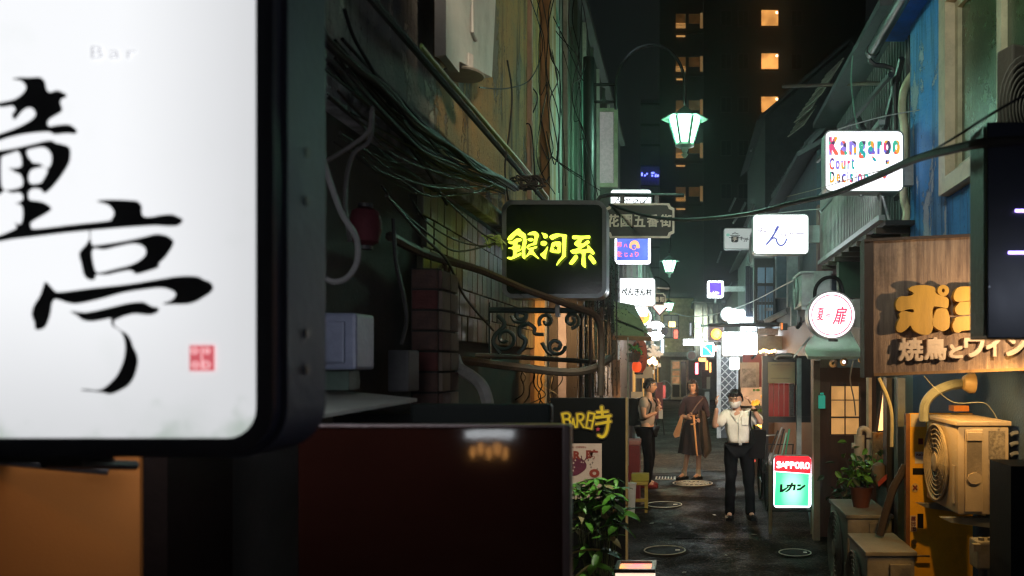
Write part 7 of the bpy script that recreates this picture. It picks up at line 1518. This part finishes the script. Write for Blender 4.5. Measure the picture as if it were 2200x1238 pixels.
for j in range(5):
    for k in range(n-1): fs += [(j*n+k, j*n+k+1, (j+1)*n+k+1, (j+1)*n+k), (nb+j*n+k, nb+(j+1)*n+k, nb+(j+1)*n+k+1, nb+j*n+k+1)]
    fs += [(j*n, (j+1)*n, nb+(j+1)*n, nb+j*n), (j*n+n-1, nb+j*n+n-1, nb+(j+1)*n+n-1, (j+1)*n+n-1)]
b.add(vs, fs); solo('draped_coat', b, mat('brown_coat', (.055,.036,.022), .85, var=.3, bump=.4), 'brown coat draped over the arm of the woman in the plum dress', 'coat', True)
b = MB(); b.prism([P(1463,892,13.9), P(1468,897,13.9), P(1460,938,13.9), P(1450,941,13.9), P(1446,934,13.9)], (0,.08,0)); solo('tan_bag', b, mat('tan_leather', (.42,.22,.10), .5), 'tan wedge shaped bag at the hip of the woman in the plum dress', 'bag')
# --- man with backpack, seen from the side (turned towards the right)
J = dict(pelvis=(0,0,.93), waist=(0,-.01,1.06), chest=(0,-.0,1.26), neck=(0,-.02,1.42), skull=(0,-.04,1.52), head=(0,-.055,1.585),
 shL=(.17,.0,1.35), elL=(.20,-.04,1.10), wrL=(.06,-.17,1.26), shR=(-.17,0,1.35), elR=(-.20,-.03,1.10), wrR=(-.07,-.19,1.18),
 hipL=(.09,0,.88), knL=(.10,-.03,.48), anL=(.11,.05,.08), toL=(.12,-.08,.04), hipR=(-.09,0,.88), knR=(-.10,-.06,.48), anR=(-.11,-.03,.08), toR=(-.12,-.16,.04))
grey_t = mat('grey_tshirt', (.34,.29,.25), .85, var=.15, bump=.3, fine=25)
def m_bits(t, org, rz, g, R):
    c = g('chest')+Vector((0,.20,-.08)); b = MB(); b.obox(c, (.30,.17,.44), (.06,0,0), .05); build('backpack', place(b, org, rz), mat('backpack_black', (.007,.007,.008), .8, bump=.4, spec=.08), t, True)
    for sx in (-1, 1): b = MB(); b.tube([g('chest')+Vector((sx*.11,.12,.08)), g('chest')+Vector((sx*.11,.02,.15)), g('chest')+Vector((sx*.12,-.115,.05)), g('waist')+Vector((sx*.145,-.04,.03)), g('waist')+Vector((sx*.14,.10,0))], .016, 6, sub=5); build('shoulder_strap', place(b, org, rz), blackp, t)
    b = MB()
    for sx in (-1, 1): b.tube([R @ Vector((sx*.033+.021*math.cos(a*.52), -.103, .008+.015*math.sin(a*.52)))+g('head') for a in range(13)], .0022, 4, cap=False); b.tube([R @ Vector((sx*.054,-.10,.012))+g('head'), R @ Vector((sx*.078,.0,.01))+g('head')], .0022, 4)
    build('glasses', place(b, org, rz), blackm, t)
person('man in a grey t-shirt with glasses and black backpack standing in profile at left', 1390, 13.2, 1.71, 1.25, J,
 [garment('tshirt', grey_t, [('pelvis',.145,.115,(0,0,-.0)),('waist',.135,.11),('chest',.155,.115),('shL',.078,.08),('shL',.068,.07,(.012,-.045,-.12)),('shR',.078,.08),('shR',.068,.07,(-.02,-.03,-.12)),('neck',.06,.06,(0,0,-.05))], [(0,1),(1,2),(2,3),(3,4),(2,5),(5,6),(2,7)], amp=.018, seed=6), trousers(trous), shoes(redd), m_bits], head_yaw=.25, head_pitch=.0,
 hands=(('L', (-.4,-.3,.8), (.2,-.7,.3)), ('R', (.4,-.3,.7), (-.2,-.7,.3))), seed=7)
# ================================================================ street lamps
def street_lamp(label, px, py, Y, s, pole=True):
    """px, py: middle of the glass; s: size in metres of the glass height"""
    c = P(px, py, Y); t = thing('street_lamp', label, 'street lamp', (c.x-(1.05 if pole else 0), Y, 0))
    r1, r0, h = s*.62, s*.32, s; n = 6; g = MB()
    top = [c+Vector((r1*math.cos(k*math.pi/3), r1*math.sin(k*math.pi/3), h/2)) for k in range(6)]; bot = [c+Vector((r0*math.cos(k*math.pi/3), r0*math.sin(k*math.pi/3), -h/2)) for k in range(6)]
    for k in range(6):
        j = (k+1) % 6; q = [top[k].lerp(top[j], .1), top[k].lerp(top[j], .9), bot[k].lerp(bot[j], .88), bot[k].lerp(bot[j], .12)]
        b = MB(); nrm = (q[1]-q[0]).cross(q[2]-q[0]).normalized(); b.prism(q, nrm*.004); build('glass_pane', b, LAMP, t)
    fm = mat('lamp_metal', (.05,.13,.09), .4, spec=.7)
    b = MB()
    for k in range(6): b.tube([top[k], bot[k]], .020*s/.33, 6); j = (k+1) % 6; b.tube([top[k], top[j]], .010*s/.33, 6); b.tube([bot[k], bot[j]], .012*s/.33, 6)
    build('cage', b, fm, t)
    b = MB(); b.lathe(c, [(r1*1.5, h/2-.03*s), (r1*1.55, h/2-.0*s), (r1*.9, h/2+.14*s), (r1*.45, h/2+.34*s), (.03*s, h/2+.52*s), (.05*s, h/2+.60*s), (.01, h/2+.75*s)], 6); build('hood', b, fm, t)
    b = MB(); b.lathe(c, [(r0*1.15,-h/2+.0),(r0*1.2,-h/2-.08*s),(r0*.5,-h/2-.16*s),(r0*.25,-h/2-.36*s),(r0*.45,-h/2-.42*s),(.008,-h/2-.55*s)], 14); build('finial', b, mat('lamp_metal_pale', (.30,.50,.38), .4), t, True)
    if pole:
        px0 = c.x-1.03; b = MB(); b.tube([(px0, Y, 0), (px0, Y, P(0,125,Y).z)], .062, 14); build('pole', b, mat('pole_black', (.010,.014,.012), .45, bump=.15, spec=.25), t, True)
        x2 = P(1325,0,Y).x; b = MB(); b.tube([(px0, Y, P(0,182,Y).z), (x2, Y, P(0,182,Y).z)], .016, 8); b.tube([(px0, Y, P(0,219,Y).z), (x2, Y, P(0,219,Y).z)], .016, 8)
        b.tube([P(1323,235,Y), P(1323,180,Y), P(1335,142,Y), P(1362,110,Y), P(1400,97,Y), P(1437,108,Y), P(1462,140,Y), P(1471,180,Y), Vector((c.x, Y, c.z+h/2+.6*s))], .017, 9, sub=6); build('arched_arm', b, M['pole_black'], t, True)
    return t
street_lamp('large green white street lantern hanging from an arched arm high over the alley', 1471, 283, 9.0, .27)
street_lamp('second smaller street lantern farther down the alley below the large one', 1438, 573, 23.0, .30, False)
street_lamp('farthest street lantern glowing small beside the far street name plate', 1437, 660, 33.0, .30, False)
for k, (px_, py_, Y) in enumerate(((1438,560,23.0),(1437,650,33.0))):
    b = MB(); c = P(px_, py_, Y); b.tube([c+Vector((0,0,.2)), c+Vector((0,0,.7)), c+Vector((-.5,0,1.0)), c+Vector((-1.0,0,.8)), (c.x-1.35, Y, c.z+.2)], .03, 8, sub=5); b.tube([(c.x-1.3, Y, 0), (c.x-1.3, Y, c.z+.5)], .06, 10); solo('lamp_post', b, M['pole_black'], ['post and arm carrying the second street lantern','post and arm carrying the farthest street lantern'][k], 'post', True)
# ---------------------------------------------------------------- small lamps and their light, all of them added or assumed
def bulb(label, loc, r, col, power, spot=None, to=None, size=.03, body=True):
    t = thing('lamp', label, 'lamp', tuple(loc)); c = Vector(loc)
    L = bpy.data.lights.new('added_lamp_light', 'SPOT' if spot else 'POINT'); L.energy = power; L.color = col; L.shadow_soft_size = size
    if spot: L.spot_size = math.radians(spot); L.spot_blend = .6
    o = bpy.data.objects.new('added_lamp_light', L); COL.objects.link(o); o.parent = t
    if to is not None: o.rotation_euler = (Vector(to)-c).to_track_quat('-Z', 'Y').to_euler()
    if body:
        d = (Vector(to)-c).normalized() if to is not None else Vector((0,0,-1))
        b = MB(); b.tube([c-d*.12, c-d*.06, c-d*.035], r*.7, 14); b.tube([c-d*.14-Vector((0,0,0)), c-d*.13+Vector((.0,.0,.06))], .008, 6); build('added_lamp_housing', b, blackm, t, True)
    return t
# unseen warm clip lamp assumed on the wooden signboard, behind the black box sign, throws light up the letters and down on the yellow door
bulb('unseen warm clip lamp assumed on the wooden signboard behind the black box sign', (1.86, 4.55, 2.22), .04, (1,.66,.34), 15, 160, (1.70, 5.0, 2.28), .02)
bulb('unseen warm lamp added behind the wooden signboard to light the air conditioner', (1.50, 5.12, 1.93), .03, (1,.52,.13), 26, 150, (1.72, 5.6, 1.2), .02)  # hidden lamp, added to light the air conditioner and the yellow door
bulb('unseen warm lamp added at the right end of the wooden signboard', (2.0, 4.62, 1.95), .03, (1,.55,.16), 18, 100, (1.82, 5.4, 1.3), .02)  # another added lamp, warms the near side of the air conditioner
bulb('unseen amber lamp assumed at left to light the orange wall', (-2.5, 1.5, 2.15), .03, (1,.50,.12), 5, 110, (-1.6, 2.0, 1.4), .02)  # assumed lamp out of view, gives the orange wall its warm light
bulb('warm lamp assumed before the boarded shop front to light its boards', (-.86, 6.9, 2.3), .03, (1,.6,.25), 24, 120, (-1.1, 7.5, 1.9), .03)  # assumed lamp, gives the upright boards their warm light
bulb('unseen cool white lamp added on the right beside the viewer', (1.7, .9, 2.3), .03, (.70,.78,1), 9, 150, (-.6, 1.9, 2.0), .06)  # added fill light for the near sign's side and the left boxes
bulb('unseen spot lamp added to brighten the street name plate', (.15, 3.4, 4.7), .04, (1,1,.88), 90, 15, (-.6, 8.9, 3.45), .03)  # invented spot out of view, brightens the plate's lettering
bulb('unseen flood lamp added to brighten the far right upper walls', (-1.1, 8.6, 5.8), .04, (.75,.88,1), 70, 70, (2.0, 13, 4.4), .06)  # added out of view to lift the dim upper walls and roofs
# porch lamps added or assumed for the warm light on the people
bulb('warm porch lamp assumed right of the man with the mask to light the woman', (1.0, 12.6, 2.0), .03, (1,.56,.26), 95, 150, (.1, 13.9, 1.1), .06)  # assumed from the orange light on the woman
bulb('warm porch lamp added on the left beyond the man with the backpack', (-.9, 16.5, 2.2), .03, (1,.66,.36), 190, 165, (0, 15.5, 0), .06)  # added for more warm glow around the far left shops
bulb('lamp added to brighten the house at the end of the alley', (.6, 38, 3.6), .05, (.95,1,.72), 420, 165, (.4, 44, 3), .1)  # extra lamp put in so the yellow house front shows bright
bulb('lamp assumed over the bar door on the right to light the man with the mask', (1.15, 8.6, 2.3), .03, (1,.80,.58), 130, 62, (.62, 10.5, 1.45), .05)  # assumed lamp, aimed at his chest for the light from the front
bulb('unseen flood lamp added over the alley for the stained left wall', (.5, 3.0, 4.9), .05, (1,.80,.56), 120, 80, (-1.3, 6.2, 4.1), .08)  # hangs overhead out of view, added to light the ochre plaster
bulb('unseen flood lamp added over the alley for the cream framed window', (.3, 2.6, 4.9), .05, (.92,1,.88), 190, 80, (2.05, 6.0, 4.1), .08)  # added beside it overhead to light the blue building and its window
bulb('unseen spot lamp added above to brighten the black bar door and plant', (-.15, 3.3, 4.3), .04, (.95,1,.74), 300, 26, (-.66, 5.2, 1.25), .03)  # no fixture there, added as a light for lettering and leaves
# unseen bar front added behind the viewer to give the maroon panel its reflection
t = thing('added_bar_front', 'unseen bar front with lit white sign and orange lanterns, added behind the viewer', 'bar front', (-2.6, -6, 0))
b = MB(); b.box((-3.6,-6.3,0), (-1.7,-6.1,2.9)); build('wall', b, darkwood, t)
b = MB(); b.box((-2.72,-6.05,1.02), (-2.12,-6.0,1.12)); build('added_sign_panel', b, W5, t)  # white glow added for the upper part of the reflection
for k in range(5): b = MB(); b.lathe((-2.62+k*.10, -6.0, .84+.05*(k % 2)), [(.01,-.09),(.03,-.05),(.03,.04),(.01,.07)], 12); build('lantern', b, emi('added_lantern_glow', (1,.45,.12), 6), t)  # orange glow added for the lower part of the reflection
# ---------------------------------------------------------------- thin haze, added so that lamps and lit signs get a glow
hz = MB(); hz.box((-60, -8, -1), (60, 75, 40))
m_ = bpy.data.materials.new('glow_haze'); m_.use_nodes = True; t_ = m_.node_tree; t_.nodes.remove(t_.nodes['Principled BSDF'])
v_ = nn(t_, 'ShaderNodeVolumePrincipled'); v_.inputs['Density'].default_value = .0028; v_.inputs['Color'].default_value = (.9,.95,.95,1); v_.inputs['Anisotropy'].default_value = .965
t_.links.new(v_.outputs['Volume'], t_.nodes['Material Output'].inputs['Volume'])
if HAZE:
    o = build('haze', hz, m_, kind='stuff')
